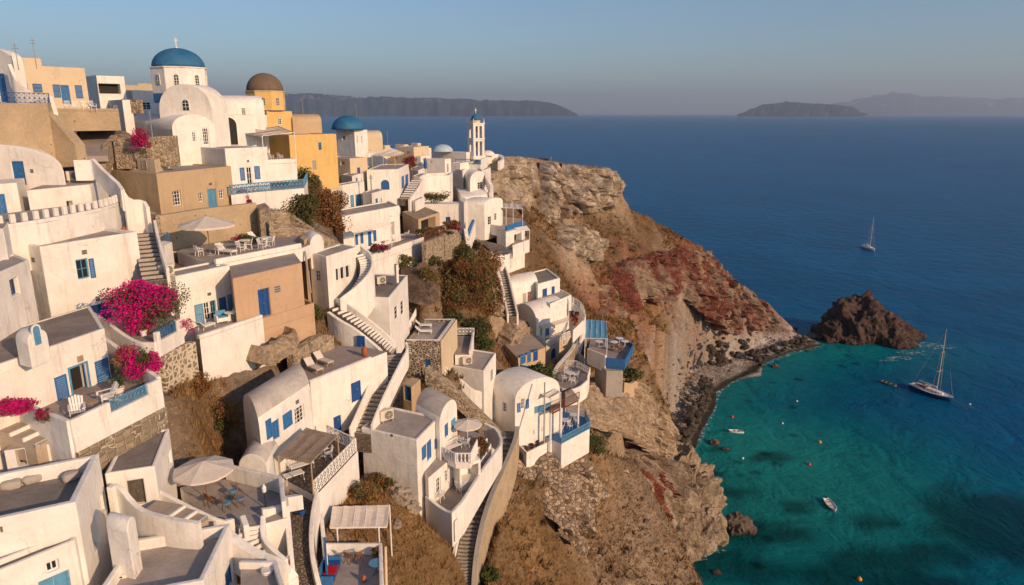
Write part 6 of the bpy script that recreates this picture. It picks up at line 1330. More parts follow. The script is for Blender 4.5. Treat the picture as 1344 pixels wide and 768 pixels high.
shrub('magenta bush in front of the low vaulted chapel', P(183, 184, 64.5), (1.25, .9, 1.0), [MAGD, MAG], n=1800, ls=.07, seed=71)
wall('rough rubble wall below the low vaulted chapel', [P(150, 183, 66), P(190, 180, 66), P(232, 178, 66.5)], drop=2.8, t=.6, mat=RUBBLE, name='retaining_wall')
wall('rubble wall flanking the upper road', [P(150, 177, 68), P(140, 188, 65.5), P(133, 208, 63)], drop=2, t=.6, mat=RUBBLE, name='retaining_wall')
ribbon('road', [P(126, 165, 74), P(128, 178, 70), P(120, 190, 66), P(116, 205, 62)], 3.0, FLOOR)
wall('shaded stone wall behind the curving balcony descending the slope', [P(352, 277, 69), P(375, 275, 71), P(395, 290, 71), P(420, 306, 71), P(445, 318, 72)], drop=2.4, t=.6, mat=RUBBLE, sm=1, name='retaining_wall')
wall('long rubble parapet of the lower footpath', [P(352, 290, 66), P(385, 297, 67), P(415, 303, 69), P(434, 314, 70)], drop=2.0, t=.4, mat=RUBBLE, sm=1, name='retaining_wall')
# blue dome house and skyline
b = Bld('plaster_house', 'white walled chapel base under the small royal blue dome', 'chapel', [(440, 171), (465, 171), (482, 169)], yaw=35, d=112, h=4, rec=0, wall=WHITE2, roof=WHITE, under=2); b.op(0, 'win', 449, 453, 178, 184, dep=.12); b.op(1, 'win', 468, 470, 178, 188, dep=.1); b.op(1, 'win', 474, 476, 178, 188, dep=.1); b.done()
dome('small royal blue dome on a white chapel', P(457, 170, 113), 2.6, 2.2, DOMEB, cat='dome')
b = Bld('vaulted_house', 'sandy vaulted house right of the small royal blue dome', 'house', [(470, 178), (480, 181), (502, 178)], yaw=(60, 4, None), d=122, h=2.6, kind='vault', axis=1, rise=1.2, wall=CREAM, under=2); b.done()
b = Bld('plaster_house', 'white walled house above the tiled tent canopy', 'house', [(474, 200), (482, 201), (508, 193)], yaw=(50, None, None), d=118, h=3.6, rec=.1, under=2); b.done()
canopy('grey tent canopy with yellow curtains on the village terrace', [P(488, 203, 112), P(518, 205, 112), P(533, 201, 118), P(511, 193, 117)], mat=CANVAS, posts=((0, 0, 70), (.5, 0, 70), (1, 0, 70), (1, 1, 70)), ribs=4, pm=YELLOW)
shrub('red flowering bush by the tent canopy', P(538, 212, 117), (1.6, 1.2, 1.3), [DRYB, MAGD], n=1000, ls=.12, seed=72)
skyl = [(505, 190, 128, 14, 'tiny cream cabin on the skyline beyond the blue dome'), (530, 189, 140, 12, 'tiny cream cabin on the skyline behind the tent canopy'), (548, 187, 146, 9, 'tiny cream cabin on the skyline before the open sea')]
for x, y, d, w_, l in skyl: b = Bld('cabin', l, 'cabin', [(x-w_, y), (x, y+1), (x+w_*.5, y-1)], yaw=30, d=d, h=2.2, rec=.1, t=.25, wall=CREAM, under=2); b.done()
for x, y0, y1, d, l in ((584, 160, 152, 115, ''),): pass
def mast(px, y0, y1, d, label, r=.045):
    q = bmnew(); a, c_ = P(px, y1, d), P(px, y0, d); a.z -= 1; c_.x, c_.y = a.x, a.y; tube(q, a, c_, r, r*.6, n=6); o = lone('mast', q, METAL, label, 'mast'); q = bmnew(); tube(q, c_-Z_*.5+X_*-.3, c_-Z_*.5+X_*.3, r*.4, n=5); tube(q, c_-Z_*.25+X_*-.2, c_-Z_*.25+X_*.2, r*.4, n=5); obj('aerial', q, METAL, o)
mast(46, 50, 75, 62, 'thin aerial mast on the upper beige house'); mast(22, 56, 76, 60, 'short aerial mast with a lamp head near the left edge'); mast(398, 127, 152, 95, 'thin aerial mast beside the sandy apse vault'); mast(469, 136, 170, 118, 'thin aerial mast by the small royal blue dome'); mast(509, 171, 190, 130, 'short aerial mast above the tent canopy'); b = Bld('cabin', 'low stone shelter on the flat cliff top beyond the bell tower', 'cabin', [(732, 216), (744, 217), (757, 215)], yaw=60, d=190, h=1.6, rec=0, wall=GREYP, under=1); b.done()
mast(723, 205, 217, 184, 'lone aerial mast on the cliff top', .1)
mast(201, 145, 186, 64.5, 'pale pole in front of the low vaulted chapel'); mast(489, 228, 280, 98, 'wooden pole between the white houses', .14); mast(408, 270, 298, 73, 'thin pole on the shaded stone wall')
# ================================================================== top left
wall('massive ochre plastered retaining wall under the top left terrace', [P(-70, 136, 55), P(0, 136, 56.5), P(66, 135, 60), P(72, 150, 60), P(90, 172, 60), P(105, 190, 60)], drop=[6, 6, 5.5, 4.5, 3, 1.8], t=1.0, mat=OLDWALL, name='retaining_wall')
T50, p50, z50 = slab('high terrace with blue railing at the top left corner', [(-80, 140, 55), (0, 139, 56.5), (66, 139, 60), (70, 128, 68), (-80, 126, 64)], z=P(40, 136, 58.5).z, th=.8, top=FLOOR, side=OLDWALL)
V = [Vector((*p50[i], z50)) for i in range(5)]; railing('dark blue lattice railing on the high top left terrace', [V[0], V[1], V[2]], h=.85, mat=BLUED, style='lattice', r=.02)
b = Bld('vaulted_house', 'rounded white house with a blue door at the top left corner', 'house', [(-80, 78), (17, 80), (30, 76)], yaw=20, d=61, h=3.9, kind='vault', axis=1, rise=1.3, under=1); b.op(0, 'door', -2, 8, 97, 134, mat=BLUE); b.done()
wall('swooping white wall from the rounded house down to the blue railing', [P(13, 84, 60), P(19, 100, 60), P(28, 113, 60.2), P(42, 122, 60.4), P(63, 126, 60.8)], drop=[3, 2.2, 1.4, .9, .6], t=.3, sm=2); wall('sharp white end wall beside the massive ochre wall', [P(66, 126, 60.6), P(73, 147, 60)], drop=1.2, t=.35)
b = Bld('beige_house', 'long beige house with three blue doors at the top left', 'house', [(-10, 90), (21, 85), (112, 95)], yaw=35, d=67, h=3.6, rec=.1, t=.25, wall=CREAM, roof=ROOFG, under=2)
for x0, x1, y0, y1, k in ((29, 36, 109, 117, 'shut'), (43, 55, 110, 121, 'shut'), (70, 79, 111, 128, 'shut'), (99, 108, 112, 129, 'shut'), (81, 92, 112, 137, 'door')): b.op(1, k, x0, x1, y0, y1, mat=BLUE)
b.done()
b = Bld('roof_cabin', 'beige roof room on top of the long beige house', 'cabin', [(18, 78), (24, 75), (54, 78)], yaw=35, d=68.5, h=1.3, rec=0, wall=CREAM, under=.3, clamp=False); b.done()
T51, p51, z51 = slab('sandy walled forecourt with white furniture below the three blue doors', [(74, 146, 64), (156, 147, 67), (150, 132, 73), (80, 135, 70)], d=64, ai=0, th=1.8, top=SAND, side=OLDWALL, par=[[0, 1]], ph=.25, pt=.3)
for i, x in enumerate((88, 100, 112, 122)): place('chair', 'white garden chair in the row below the three blue doors', 'chair', P(x, 143, 65.5).xy.to_3d()+Z_*(z51+.02), -1.2+i*.2, 'white chairs in a row at the top left')
b = Bld('plaster_house', 'blue shaded white house with a wide opening on the skyline', 'house', [(112, 101), (126, 99), (163, 101)], yaw=45, d=82, h=3.4, rec=0, under=2); b.op(1, 'hole', 129, 158, 110, 123, dep=.8); b.done()
b = Bld('plaster_house', 'gabled white house lying in shade above the upper road', 'house', [(122, 133), (160, 131), (172, 124)], yaw=50, d=78, h=2.8, rec=0, under=2, wall=WHITE2); b.op(0, 'win', 139, 144, 136, 143, mat=BLUE, dep=.1); b.op(0, 'win', 147, 154, 137, 144, mat=BLUE, dep=.1); b.done()
b = Bld('plaster_house', 'white flat roofed house with a blue window left of the church', 'house', [(160, 120), (173, 119), (210, 118)], yaw=52, d=86, h=3, rec=0, under=2); b.op(1, 'win', 186, 198, 134, 144, mat=BLUE, dep=.12); b.done()
wall('lattice stone fence beside the flat roofed house', [P(171, 131, 73), P(186, 131, 73)], drop=1.4, t=.3, mat=RUBBLE)
# bushes of the slope
B_ = [('large olive green bush hanging below the curving balcony', (403, 243, 80.5), (2.0, 1.8, 2.4), [OLIVE, GRN], 3600, .12), ('dark green bush left of the rust coloured one', (400, 277, 76), (2.3, 1.8, 2.2), [GRND, OLIVE], 3000, .12), ('big rust coloured dry bush above the striped awning', (434, 273, 79), (2.6, 2.2, 3.2), [DRYB, DRY], 5200, .11),
      ('round olive bush under the long white terrace', (525, 343, 81), (1.9, 1.7, 1.2), [OLIVE, GRN], 2300, .12), ('dark creeping shrub on the rock above the gully', (566, 344, 84), (1.8, 1.5, .8), [GRND, OLIVE], 1400, .11), ('upper green shrub on the bushy cliff', (605, 338, 99), (2.6, 2.0, 2.2), [GRND, OLIVE], 3200, .14), ('big brown thicket in the middle of the bushy cliff', (612, 366, 97), (5.0, 3.0, 4.6), [DRYB, OLIVE], 11000, .14), ('rusty thicket hugging the left of the long cliff stair', (635, 385, 99), (3.2, 2.2, 3.4), [DRYB, DRY], 5000, .14), ('olive shrub clinging to the rock pillar', (562, 362, 84), (1.6, 1.4, 1.6), [OLIVE, DRY], 2200, .11), ('brown scrub at the foot of the rock pillar', (556, 392, 79), (1.8, 1.3, 1.2), [DRY, OLIVE], 2000, .1),
      ('golden dry thicket at the right of the bushy cliff', (640, 350, 108), (2.6, 2.2, 3.0), [DRY, DRYB], 3000, .14), ('lower brown thicket of the bushy cliff', (592, 388, 90), (2.6, 2.0, 2.4), [DRYB, OLIVE], 3200, .13), ('dark round green bush behind the stone house', (591, 413, 82), (2.2, 1.6, 1.2), [GRND, GRN], 2400, .12), ('dark bush between the stone house and the cliff stair', (625, 428, 90), (2.4, 1.8, 1.3), [GRND, GRND], 2200, .13),
      ('bright green bush beside the twin air conditioner roof', (635, 449, 84.5), (1.5, 1.3, 1.1), [GRN, OLIVE], 2000, .11), ('dry golden bush on the bank below the lounge wall', (293, 545, 44.5), (1.3, 1.1, 1.3), [DRY, OLIVE], 3000, .07), ('brown bush at the top of the bank under the lounge wall', (273, 462, 48.2), (1.3, 1.0, .8), [OLIVE, DRY], 2200, .07), ('small tangled bush midway down the near bank', (262, 505, 46.2), (1.1, .9, .8), [DRYB, DRY], 1700, .07),
      ('dry golden bush under the lattice balustrade', (478, 645, 48.8), (1.2, 1.0, .8), [DRY, OLIVE], 2200, .07), ('olive bush against the stone bank behind the tarpaulin', (500, 632, 51.5), (1.2, 1.0, .8), [OLIVE, DRY], 2000, .08), ('dark green mat of shrubs below the blue dining deck', (775, 581, 90), (2.6, 2.2, 1.1), [GRN, OLIVE], 3600, .1), ('green shrub at the foot of the front yard wall', (685, 610, 77), (1.1, 1.0, 1.8), [GRN, OLIVE], 1800, .1),
      ('small green shrub at the foot of the curved stair wall', (643, 752, 57), (1.0, .9, .7), [GRN, OLIVE], 1500, .08), ('dry orange bush below the round cliff terrace', (762, 520, 98), (1.8, 1.6, 1.2), [DRY, DRYB], 1500, .12), ('dry orange bush above the bar terrace pier', (778, 478, 109), (1.8, 1.6, 1.2), [DRY, DRYB], 1400, .12),
      ('olive bush behind the grey awning near the cliff stair', (655, 318, 121), (2.6, 1.8, 1.2), [OLIVE, DRY], 1500, .14), ('golden bush under the blue parapet of the cliff edge', (640, 312, 121), (2.4, 1.6, 1.0), [DRY, OLIVE], 1300, .14), ('dark bush on the shadowed path by the upper road', (113, 172, 69), (1.6, 1.2, .8), [GRND, DRYB], 1200, .1), ('olive bush under the upper right rubble bastion', (598, 322, 99), (2.2, 1.6, 1.4), [OLIVE, GRND], 1700, .13)]

# more of the stepped village between the arched window house and the cliff
more = [('small white cube house above the ruined stone room', [(524, 256), (541, 258), (556, 252)], 109, 3.2, 1), ('low white house with a flat roof behind the courtyard wall', [(592, 212), (604, 214), (622, 209)], 139, 2.8, 0), ('small white house wedged under the pale blue dome', [(540, 203), (552, 205), (566, 201)], 136, 2.6, 1),
 ('white cube house left of the tiny window house', [(536, 222), (549, 224), (560, 219)], 122, 3.4, 1), ('little white house with a grey roof below the bell tower', [(622, 222), (632, 225), (644, 220)], 138, 2.8, 1), ('low white storeroom at the head of the small stone stair', [(541, 231), (551, 232), (560, 228)], 117, 2.4, 0),
 ('white house block between the rust bush and the striped awning', [(476, 252), (488, 254), (505, 249)], 96, 3.0, 1), ('low white wall house right of the twin blue shutters', [(536, 262), (545, 264), (557, 259)], 106, 2.4, 0), ('pale cream house on the ridge left of the tent canopy', [(466, 196), (478, 198), (490, 194)], 119, 3.0, 0),
 ('white house on the ridge right of the skyline shrubs', [(548, 194), (556, 195), (566, 192)], 143, 2.6, 0), ('small white house standing over the grey courtyard vault', [(600, 222), (607, 224), (616, 220)], 136, 2.4, 0), ('white terrace house under the cream tiny window house', [(448, 229), (462, 231), (480, 226)], 100, 2.6, 1)]
for l, p_, d, h, o_ in more:
    b = Bld('plaster_house', l, 'house', p_, yaw=28 if p_[1][1] < 215 else None, d=d, h=h, rec=.1, t=.25, under=2, roof=ROOFG, wall=CREAM if 'cream house' in l else WHITE)
    if o_: O, U, Nn, L = b.frame(1); b.opuv(1, 'door', L*.25, L*.25+.9, b.zg+.05, b.zg+2.1, mat=BLUE, dep=.12); b.opuv(1, 'win', L*.65, L*.65+.7, b.zg+1.0, b.zg+2.0, dep=.12)
    b.done()
# ------------------------------------------------------------------ terrain mesh
def build_terrain():
    Z = Z0.copy()
    gy, gx = np.gradient(blur(Z0, 4), GS); sl = np.sqrt(gx*gx+gy*gy)
    steep = np.clip((sl-.45)/.9, 0, 1)
    sea = np.clip((Z0+1)/4, 0, 1)
    fm = np.clip((np.hypot(GXX+5, GYY-90)-35)/60, .3, 1)
    # gullies run down the slope: noise sampled in stretched coordinates
    nz = fbm(GXX, GYY, 3, .09, 5)*1.2+ridged(GXX, GYY, 9, .16, 5)*1.7*steep+fbm(GXX, GYY, 21, .55, 4)*.42
    nz += ridged(GXX*.9+GYY*.4, GYY*.25-GXX*.1, 77, .22, 4)*1.6*steep
    far = np.clip((GYY-100)/60, 0, 1)*np.clip((GXX+5)/20, 0, 1)
    Z += nz*(.35+.65*far)*np.clip((Z0-1)/6, .08, 1)
    # strata: quantise the height of steep rock a little
    q = 1.7; st = np.round((Z+fbm(GXX, GYY, 5, .05, 2)*1.5)/q)*q
    k = .38*steep*far
    Z = Z*(1-k)+st*k
    # keep the ground clear of what is built on it: graded banks, no ground hiding a wall's foot
    def cones(Z, slope, reach):
        for poly, zm, mg in CLAMPS:
            P_ = [Vector((p[0], p[1])) for p in poly]; mm = mg+reach
            x0 = max(0, int((min(p.x for p in P_)-mm-GX0)/GS)-1); x1 = min(NX, int((max(p.x for p in P_)+mm-GX0)/GS)+2)
            y0 = max(0, int((min(p.y for p in P_)-mm-GY0)/GS)-1); y1 = min(NY, int((max(p.y for p in P_)+mm-GY0)/GS)+2)
            if x1 <= x0 or y1 <= y0: continue
            X = GXX[y0:y1, x0:x1]; Y = GYY[y0:y1, x0:x1]; ins = np.zeros(X.shape, bool); dist = np.full(X.shape, 1e9); n = len(P_)
            for i in range(n):
                a, b = P_[i], P_[(i+1) % n]
                if abs(b.y-a.y) > 1e-9: ins ^= ((a.y > Y) != (b.y > Y)) & (X < (b.x-a.x)*(Y-a.y)/(b.y-a.y)+a.x)
                L2 = max(1e-9, (b-a).length_squared); t = np.clip(((X-a.x)*(b.x-a.x)+(Y-a.y)*(b.y-a.y))/L2, 0, 1)
                dist = np.minimum(dist, np.hypot(X-a.x-t*(b.x-a.x), Y-a.y-t*(b.y-a.y)))
            dist[ins] = 0; lim = zm+np.maximum(0, dist-mg-GS*.7)*slope; lim[dist > mm] = 1e9
            sub = Z[y0:y1, x0:x1]; np.minimum(sub, lim, out=sub)
    def sight(Z):
        I, J, L = [], [], []
        for a, b, zb, reach in SIGHT:
            n = max(2, int((b-a).length/.35)+1)
            for k in range(n):
                p = a.lerp(b, k/(n-1)); R_ = p.length; u = -p/R_
                for s_ in np.arange(.2, reach, .3):
                    x = p.x+u.x*s_; y = p.y+u.y*s_; L.append(zb+(80-zb)*s_/R_-.1); I.append((y-GY0)/GS); J.append((x-GX0)/GS)
        I = np.array(I); J = np.array(J); L = np.array(L)
        for di in (0, 1):
            for dj in (0, 1):
                ii = np.floor(I).astype(int)+di; jj = np.floor(J).astype(int)+dj; k = (ii >= 0) & (ii < NY) & (jj >= 0) & (jj < NX)
                np.minimum.at(Z, (ii[k], jj[k]), L[k])
    cones(Z, 2.2, 2.0); sight(Z); Z = blur(Z, 1); cones(Z, 2.5, .8); sight(Z)
    # the beach: a gentle shelf along the curved waterline
    bc = [PZ(x, y, 0) for x, y in CST if y <= 600]; DB = np.full(Z.shape, 1e9)
    for a, b in zip(bc[:-1], bc[1:]):
        L2 = (b-a).length_squared; t = np.clip(((GXX-a.x)*(b.x-a.x)+(GYY-a.y)*(b.y-a.y))/L2, 0, 1); DB = np.minimum(DB, np.hypot(GXX-a.x-t*(b.x-a.x), GYY-a.y-t*(b.y-a.y)))
    bw = 9+3.0*fbm(GXX, GYY, 88, .08, 3); land = Z0 > -.3
    lim = np.where(DB < bw, .12+.15*DB, .12+.15*bw+(DB-bw)*2.2); Z = np.where(land & (DB < bw+.8), np.minimum(Z, lim+.12*fbm(GXX, GYY, 90, .5, 3)), Z)
    C = C0.copy()
    # natural variation of the ground's own colour
    n1 = fbm(GXX, GYY, 40, .08, 5)[..., None]; n2 = fbm(GXX, GYY, 60, .6, 4)[..., None]
    C = C*(1+.35*n1+.35*n2)
    near = np.clip(1-far, 0, 1)
    grass = np.array([.29, .175, .075]); rock = np.array([.33, .25, .18])
    s = steep[..., None]*.4*(1-.0*near[..., None]); s = s*np.clip((Z0-2)/4, 0, 1)[..., None]; C = C*(1-s)+(rock*(1+.5*n2)*.6+.4*C)*s
    C = np.clip(C, .02, .7); k = (np.clip((bw+1.5-DB)/2.5, 0, 1)*land)[..., None]; C = C*(1-k)+np.array([.52, .485, .46])*(1+.3*n2)*k
    k = (np.clip((2.2-DB+fbm(GXX, GYY, 91, .3, 3)*1.4)/1.2, 0, 1)*land)[..., None]; C = C*(1-k)+np.array([.10, .085, .07])*k
    # wet rock just above the waterline
    wet = np.clip((.7-Z)/.7, 0, 1)[..., None]; C = C*(1-wet)+np.array([.05, .042, .032])*wet
    # 3D push of steep faces for overhang and roughness
    DX = fbm(GXX+Z*1.3, GYY-Z*.8, 101, .25, 4)*1.1*steep*far; DY = fbm(GXX-Z, GYY+Z*1.1, 151, .25, 4)*1.1*steep*far
    V = np.stack([GXX+DX, GYY+DY, Z], -1).reshape(-1, 3).astype(np.float32)
    idx = np.arange(NX*NY).reshape(NY, NX)
    F = np.stack([idx[:-1, :-1], idx[:-1, 1:], idx[1:, 1:], idx[1:, :-1]], -1).reshape(-1, 4)
    keep = ((Z[:-1, :-1] > -4) | (Z[1:, 1:] > -4)).reshape(-1); F = F[keep]
    me = bpy.data.meshes.new('hillside'); me.vertices.add(len(V)); me.vertices.foreach_set('co', V.ravel())
    me.loops.add(F.size); me.loops.foreach_set('vertex_index', F.ravel().astype(np.int32)); me.polygons.add(len(F))
    me.polygons.foreach_set('loop_start', np.arange(0, F.size, 4, dtype=np.int32)); me.polygons.foreach_set('use_smooth', np.ones(len(F), bool))
    me.update(); a = me.color_attributes.new('Col', 'FLOAT_COLOR', 'POINT')
    a.data.foreach_set('color', np.concatenate([C.reshape(-1, 3), np.ones((NX*NY, 1))], 1).astype(np.float32).ravel())
    me.validate()
    m, nt, b = newmat('hillside_ground'); co = coords(nt)
    at = nt.nodes.new('ShaderNodeVertexColor'); at.layer_name = 'Col'
    n1 = noi(nt, co, 1.2, 8, .7); n2 = noi(nt, co, 6, 6, .7); n3 = noi(nt, coords(nt, (.8, .8, 2.6)), .7, 7, .65, .8)
    c = mixc(nt, ramp(nt, n1, [(.35, 0.), (.68, .75)]), at.outputs[0], mixc(nt, 1.0, at.outputs[0], (.48, .46, .44), 'MULTIPLY'))
    c = mixc(nt, ramp(nt, n2, [(.52, 0.), (.72, .8)]), c, mixc(nt, 1.0, at.outputs[0], (1.75, 1.68, 1.6), 'MULTIPLY'))
    c = mixc(nt, ramp(nt, n3, [(.45, 0.), (.62, .55)]), c, mixc(nt, 1.0, at.outputs[0], (.62, .55, .50), 'MULTIPLY'))
    v = vor(nt, co, 1.5); c = mixc(nt, ramp(nt, v.outputs['Distance'], [(.06, .5), (.14, 0.)]), c, (.46, .38, .30))
    nt.links.new(c, b.inputs['Base Color']); b.inputs['Roughness'].default_value = .97; b.inputs['Specular IOR Level'].default_value = .1
    h = mth(nt, 'ADD', mth(nt, 'MULTIPLY', n1, 2.0), mth(nt, 'ADD', mth(nt, 'MULTIPLY', n3, 2.2), mth(nt, 'MULTIPLY', n2, .6)))
    bump(nt, b, h, .85, .35)
    me.materials.append(m); o = bpy.data.objects.new('hillside', me); COL.objects.link(o); o['kind'] = 'structure'
    return Z, steep, far
ZT, STEEP, FAR = build_terrain()
# ------------------------------------------------------------------ sea
def build_sea():
    # near patch with colour by depth of water; far sheet to the horizon
    cst = [PZ(x, y, 0) for x, y in CST]
    xs = np.concatenate([-np.geomspace(60000, 140, 40), np.arange(-130, 420, 2.5), np.geomspace(430, 60000, 60)])
    ys = np.concatenate([-np.geomspace(3000, 60, 8), np.arange(-50, 480, 2.5), np.geomspace(490, 60000, 70)])
    X, Y = np.meshgrid(xs, ys); R = np.hypot(X, Y)
    # distance to the coast polyline
    D = np.full(X.shape, 1e9)
    for a, b in zip(cst[:-1], cst[1:]):
        L2 = (b-a).length_squared; t = np.clip(((X-a.x)*(b.x-a.x)+(Y-a.y)*(b.y-a.y))/L2, 0, 1)
        D = np.minimum(D, np.hypot(X-a.x-t*(b.x-a.x), Y-a.y-t*(b.y-a.y)))
    c0 = PZ(1010, 640, 0)
    bay = np.clip(1.15-np.hypot((X-c0.x)/62, (Y-c0.y-4)/66), 0, 1)
    n = fbm(X, Y, 300, .03, 4)
    dep = np.clip(1-D/60+.25*n, 0, 1)
    S = np.clip(np.maximum(dep*.75, bay*1.15+.12*n), 0, 1)*np.clip((300-Y)/60, 0, 1)
    # dark weed and rock on the sea floor
    K = np.zeros(X.shape)
    for px, py, rx, ry in ((1320, 690, 16, 15), (1300, 665, 9, 5), (970, 648, 4, 2.4), (1045, 665, 3, 2), (985, 700, 8, 5), (1150, 688, 6, 3), (1210, 728, 7, 4), (1130, 735, 8, 4), (1240, 725, 6, 4), (905, 620, 6, 4), (930, 640, 5, 4), (1030, 700, 6, 3), (1185, 768, 12, 5), (1010, 600, 6, 2), (1085, 755, 7, 4), (960, 745, 10, 6), (940, 590, 3, 2)):
        p = PZ(px, py, 0); q = np.hypot((X-p.x)/rx, (Y-p.y)/ry)+.55*fbm(X, Y, 400+px, .18, 3); K = np.maximum(K, np.clip((1.25-q)/.6, 0, 1))
    deep = np.array([.0002, .090, .215]); deep2 = np.array([.0001, .082, .225]); teal = np.array([.0008, .140, .165]); tq = np.array([.015, .23, .20])
    f = np.clip((Y-250)/900, 0, 1)[..., None]
    C = deep*(1-f)+deep2*f
    s = S[..., None]; C = C*(1-np.clip(s*1.5, 0, 1))+teal*np.clip(s*1.5, 0, 1)
    s2 = np.clip((S-.6)/.4, 0, 1)[..., None]; C = C*(1-s2*.6)+tq*s2*.6
    C = C*(1-.62*K[..., None])*(1+.25*n[..., None])
    V = np.stack([X, Y, np.zeros(X.shape)], -1).reshape(-1, 3).astype(np.float32); ny, nx = X.shape
    idx = np.arange(nx*ny).reshape(ny, nx); F = np.stack([idx[:-1, :-1], idx[:-1, 1:], idx[1:, 1:], idx[1:, :-1]], -1).reshape(-1, 4)
    me = bpy.data.meshes.new('sea'); me.from_pydata(V.tolist(), [], F.tolist())
    a = me.color_attributes.new('Col', 'FLOAT_COLOR', 'POINT')
    a.data.foreach_set('color', np.concatenate([C.reshape(-1, 3), np.clip(dep*1.5*np.clip((300-Y)/60, 0, 1), 0, 1).reshape(-1, 1)], 1).astype(np.float32).ravel())
    m, nt, b = newmat('sea_water'); at = nt.nodes.new('ShaderNodeVertexColor'); at.layer_name = 'Col'
    co = coords(nt); n1 = noi(nt, coords(nt, (.6, 1.1, 1)), .9, 5, .6, .4); n2 = noi(nt, coords(nt, (1, .7, 1)), .12, 4, .6, .5); n3 = noi(nt, co, .035, 5, .6)
    k = noi(nt, co, .35, 5, .7)
    c = mixc(nt, ramp(nt, k, [(.42, 0.), (.7, .55)]), at.outputs[0], mixc(nt, 1., at.outputs[0], (.55, .62, .66), 'MULTIPLY'))
    c = mixc(nt, ramp(nt, n3, [(.4, 0.), (.7, .4)]), c, mixc(nt, 1., at.outputs[0], (1.3, 1.25, 1.2), 'MULTIPLY'))
    # stones and weed on the bottom, seen through the shallows
    wv = nt.nodes.new('ShaderNodeVectorMath'); wv.operation = 'ADD'; wn = N(nt, 'ShaderNodeTexNoise', Scale=.35, Detail=5.0); nt.links.new(co, wn.inputs['Vector']); sc_ = nt.nodes.new('ShaderNodeVectorMath'); sc_.operation = 'SCALE'; sc_.inputs['Scale'].default_value = 3.0
    nt.links.new(wn.outputs['Color'], sc_.inputs[0]); nt.links.new(co, wv.inputs[0]); nt.links.new(sc_.outputs[0], wv.inputs[1]); vv = vor(nt, wv.outputs[0], .16)
    st = mth(nt, 'MULTIPLY', ramp(nt, vv.outputs['Distance'], [(.16, 1.), (.30, 0.)]), ramp(nt, noi(nt, co, .05, 4, .6), [(.46, 0.), (.54, 1.)])); st2 = ramp(nt, noi(nt, co, .8, 5, .7), [(.55, 0.), (.63, .6)])
    al = mth(nt, 'MULTIPLY', mth(nt, 'MAXIMUM', st, mth(nt, 'MULTIPLY', st2, .6)), at.outputs['Alpha']); c = mixc(nt, mth(nt, 'MULTIPLY', al, .8), c, mixc(nt, 1., c, (.25, .36, .34), 'MULTIPLY'))
    nt.links.new(c, b.inputs['Base Color']); b.inputs['Roughness'].default_value = .3; b.inputs['IOR'].default_value = 1.14; b.inputs['Specular IOR Level'].default_value = .2
    h = mth(nt, 'ADD', mth(nt, 'MULTIPLY', n1, .5), mth(nt, 'MULTIPLY', n2, 2.2)); bump(nt, b, h, .55, .9)
    me.materials.append(m); o = bpy.data.objects.new('sea', me); COL.objects.link(o); o['kind'] = 'structure'
build_sea()
def hit(px, py, d0=20, d1=400):
    r = ray(px, py); d = d0
    while d < d1:
        p = CAM+r*d
        if p.z <= ground(p.x, p.y, ZT): return p, d
        d += .25
    return CAM+r*d1, d1
# ------------------------------------------------------------------ light and camera
SUNV = Vector((.74, -.67, 0)).normalized(); SEL = math.radians(20)
SUNV = Vector((SUNV.x*math.cos(SEL), SUNV.y*math.cos(SEL), math.sin(SEL)))
ld = bpy.data.lights.new('sun', 'SUN'); ld.energy = 4.9; ld.angle = math.radians(.6); ld.color = (1, .67, .395)
so = bpy.data.objects.new('sun', ld); COL.objects.link(so); so.rotation_euler = (-SUNV).to_track_quat('-Z', 'Y').to_euler()
w = bpy.data.worlds.new('World'); SC.world = w; w.use_nodes = True; nt = w.node_tree; nt.nodes.clear()
ou = nt.nodes.new('ShaderNodeOutputWorld'); bg = nt.nodes.new('ShaderNodeBackground'); sk = nt.nodes.new('ShaderNodeTexSky'); sk.sky_type = 'NISHITA'
sk.sun_disc = False; sk.sun_elevation = SEL; sk.sun_rotation = math.atan2(SUNV.x, SUNV.y); sk.altitude = 80; sk.air_density = 1.0; sk.dust_density = 1.0; sk.ozone_density = 4.0
nt.links.new(sk.outputs[0], bg.inputs[0]); bg.inputs[1].default_value = .125; nt.links.new(bg.outputs[0], ou.inputs[0])
cd = bpy.data.cameras.new('camera'); cam = bpy.data.objects.new('camera', cd); COL.objects.link(cam); cam.location = CAM
cam.rotation_euler = (math.pi/2-PITCH, 0, 0); cd.sensor_width = 36; cd.lens = 36*FPX/1344; cd.clip_end = 120000; cd.clip_start = .5
SC.camera = cam
SC.view_settings.view_transform = 'Standard'; SC.view_settings.look = 'None'; SC.view_settings.exposure = -.06; SC.view_settings.gamma = 1
SC.render.engine = 'CYCLES'; SC.cycles.use_denoising = True; SC.cycles.max_bounces = 6; SC.cycles.diffuse_bounces = 3; SC.cycles.volume_bounces = 0; SC.cycles.use_adaptive_sampling = True
SC.cycles.adaptive_threshold = .015
try: SC.cycles.denoiser = 'OPENIMAGEDENOISE'
except Exception: pass
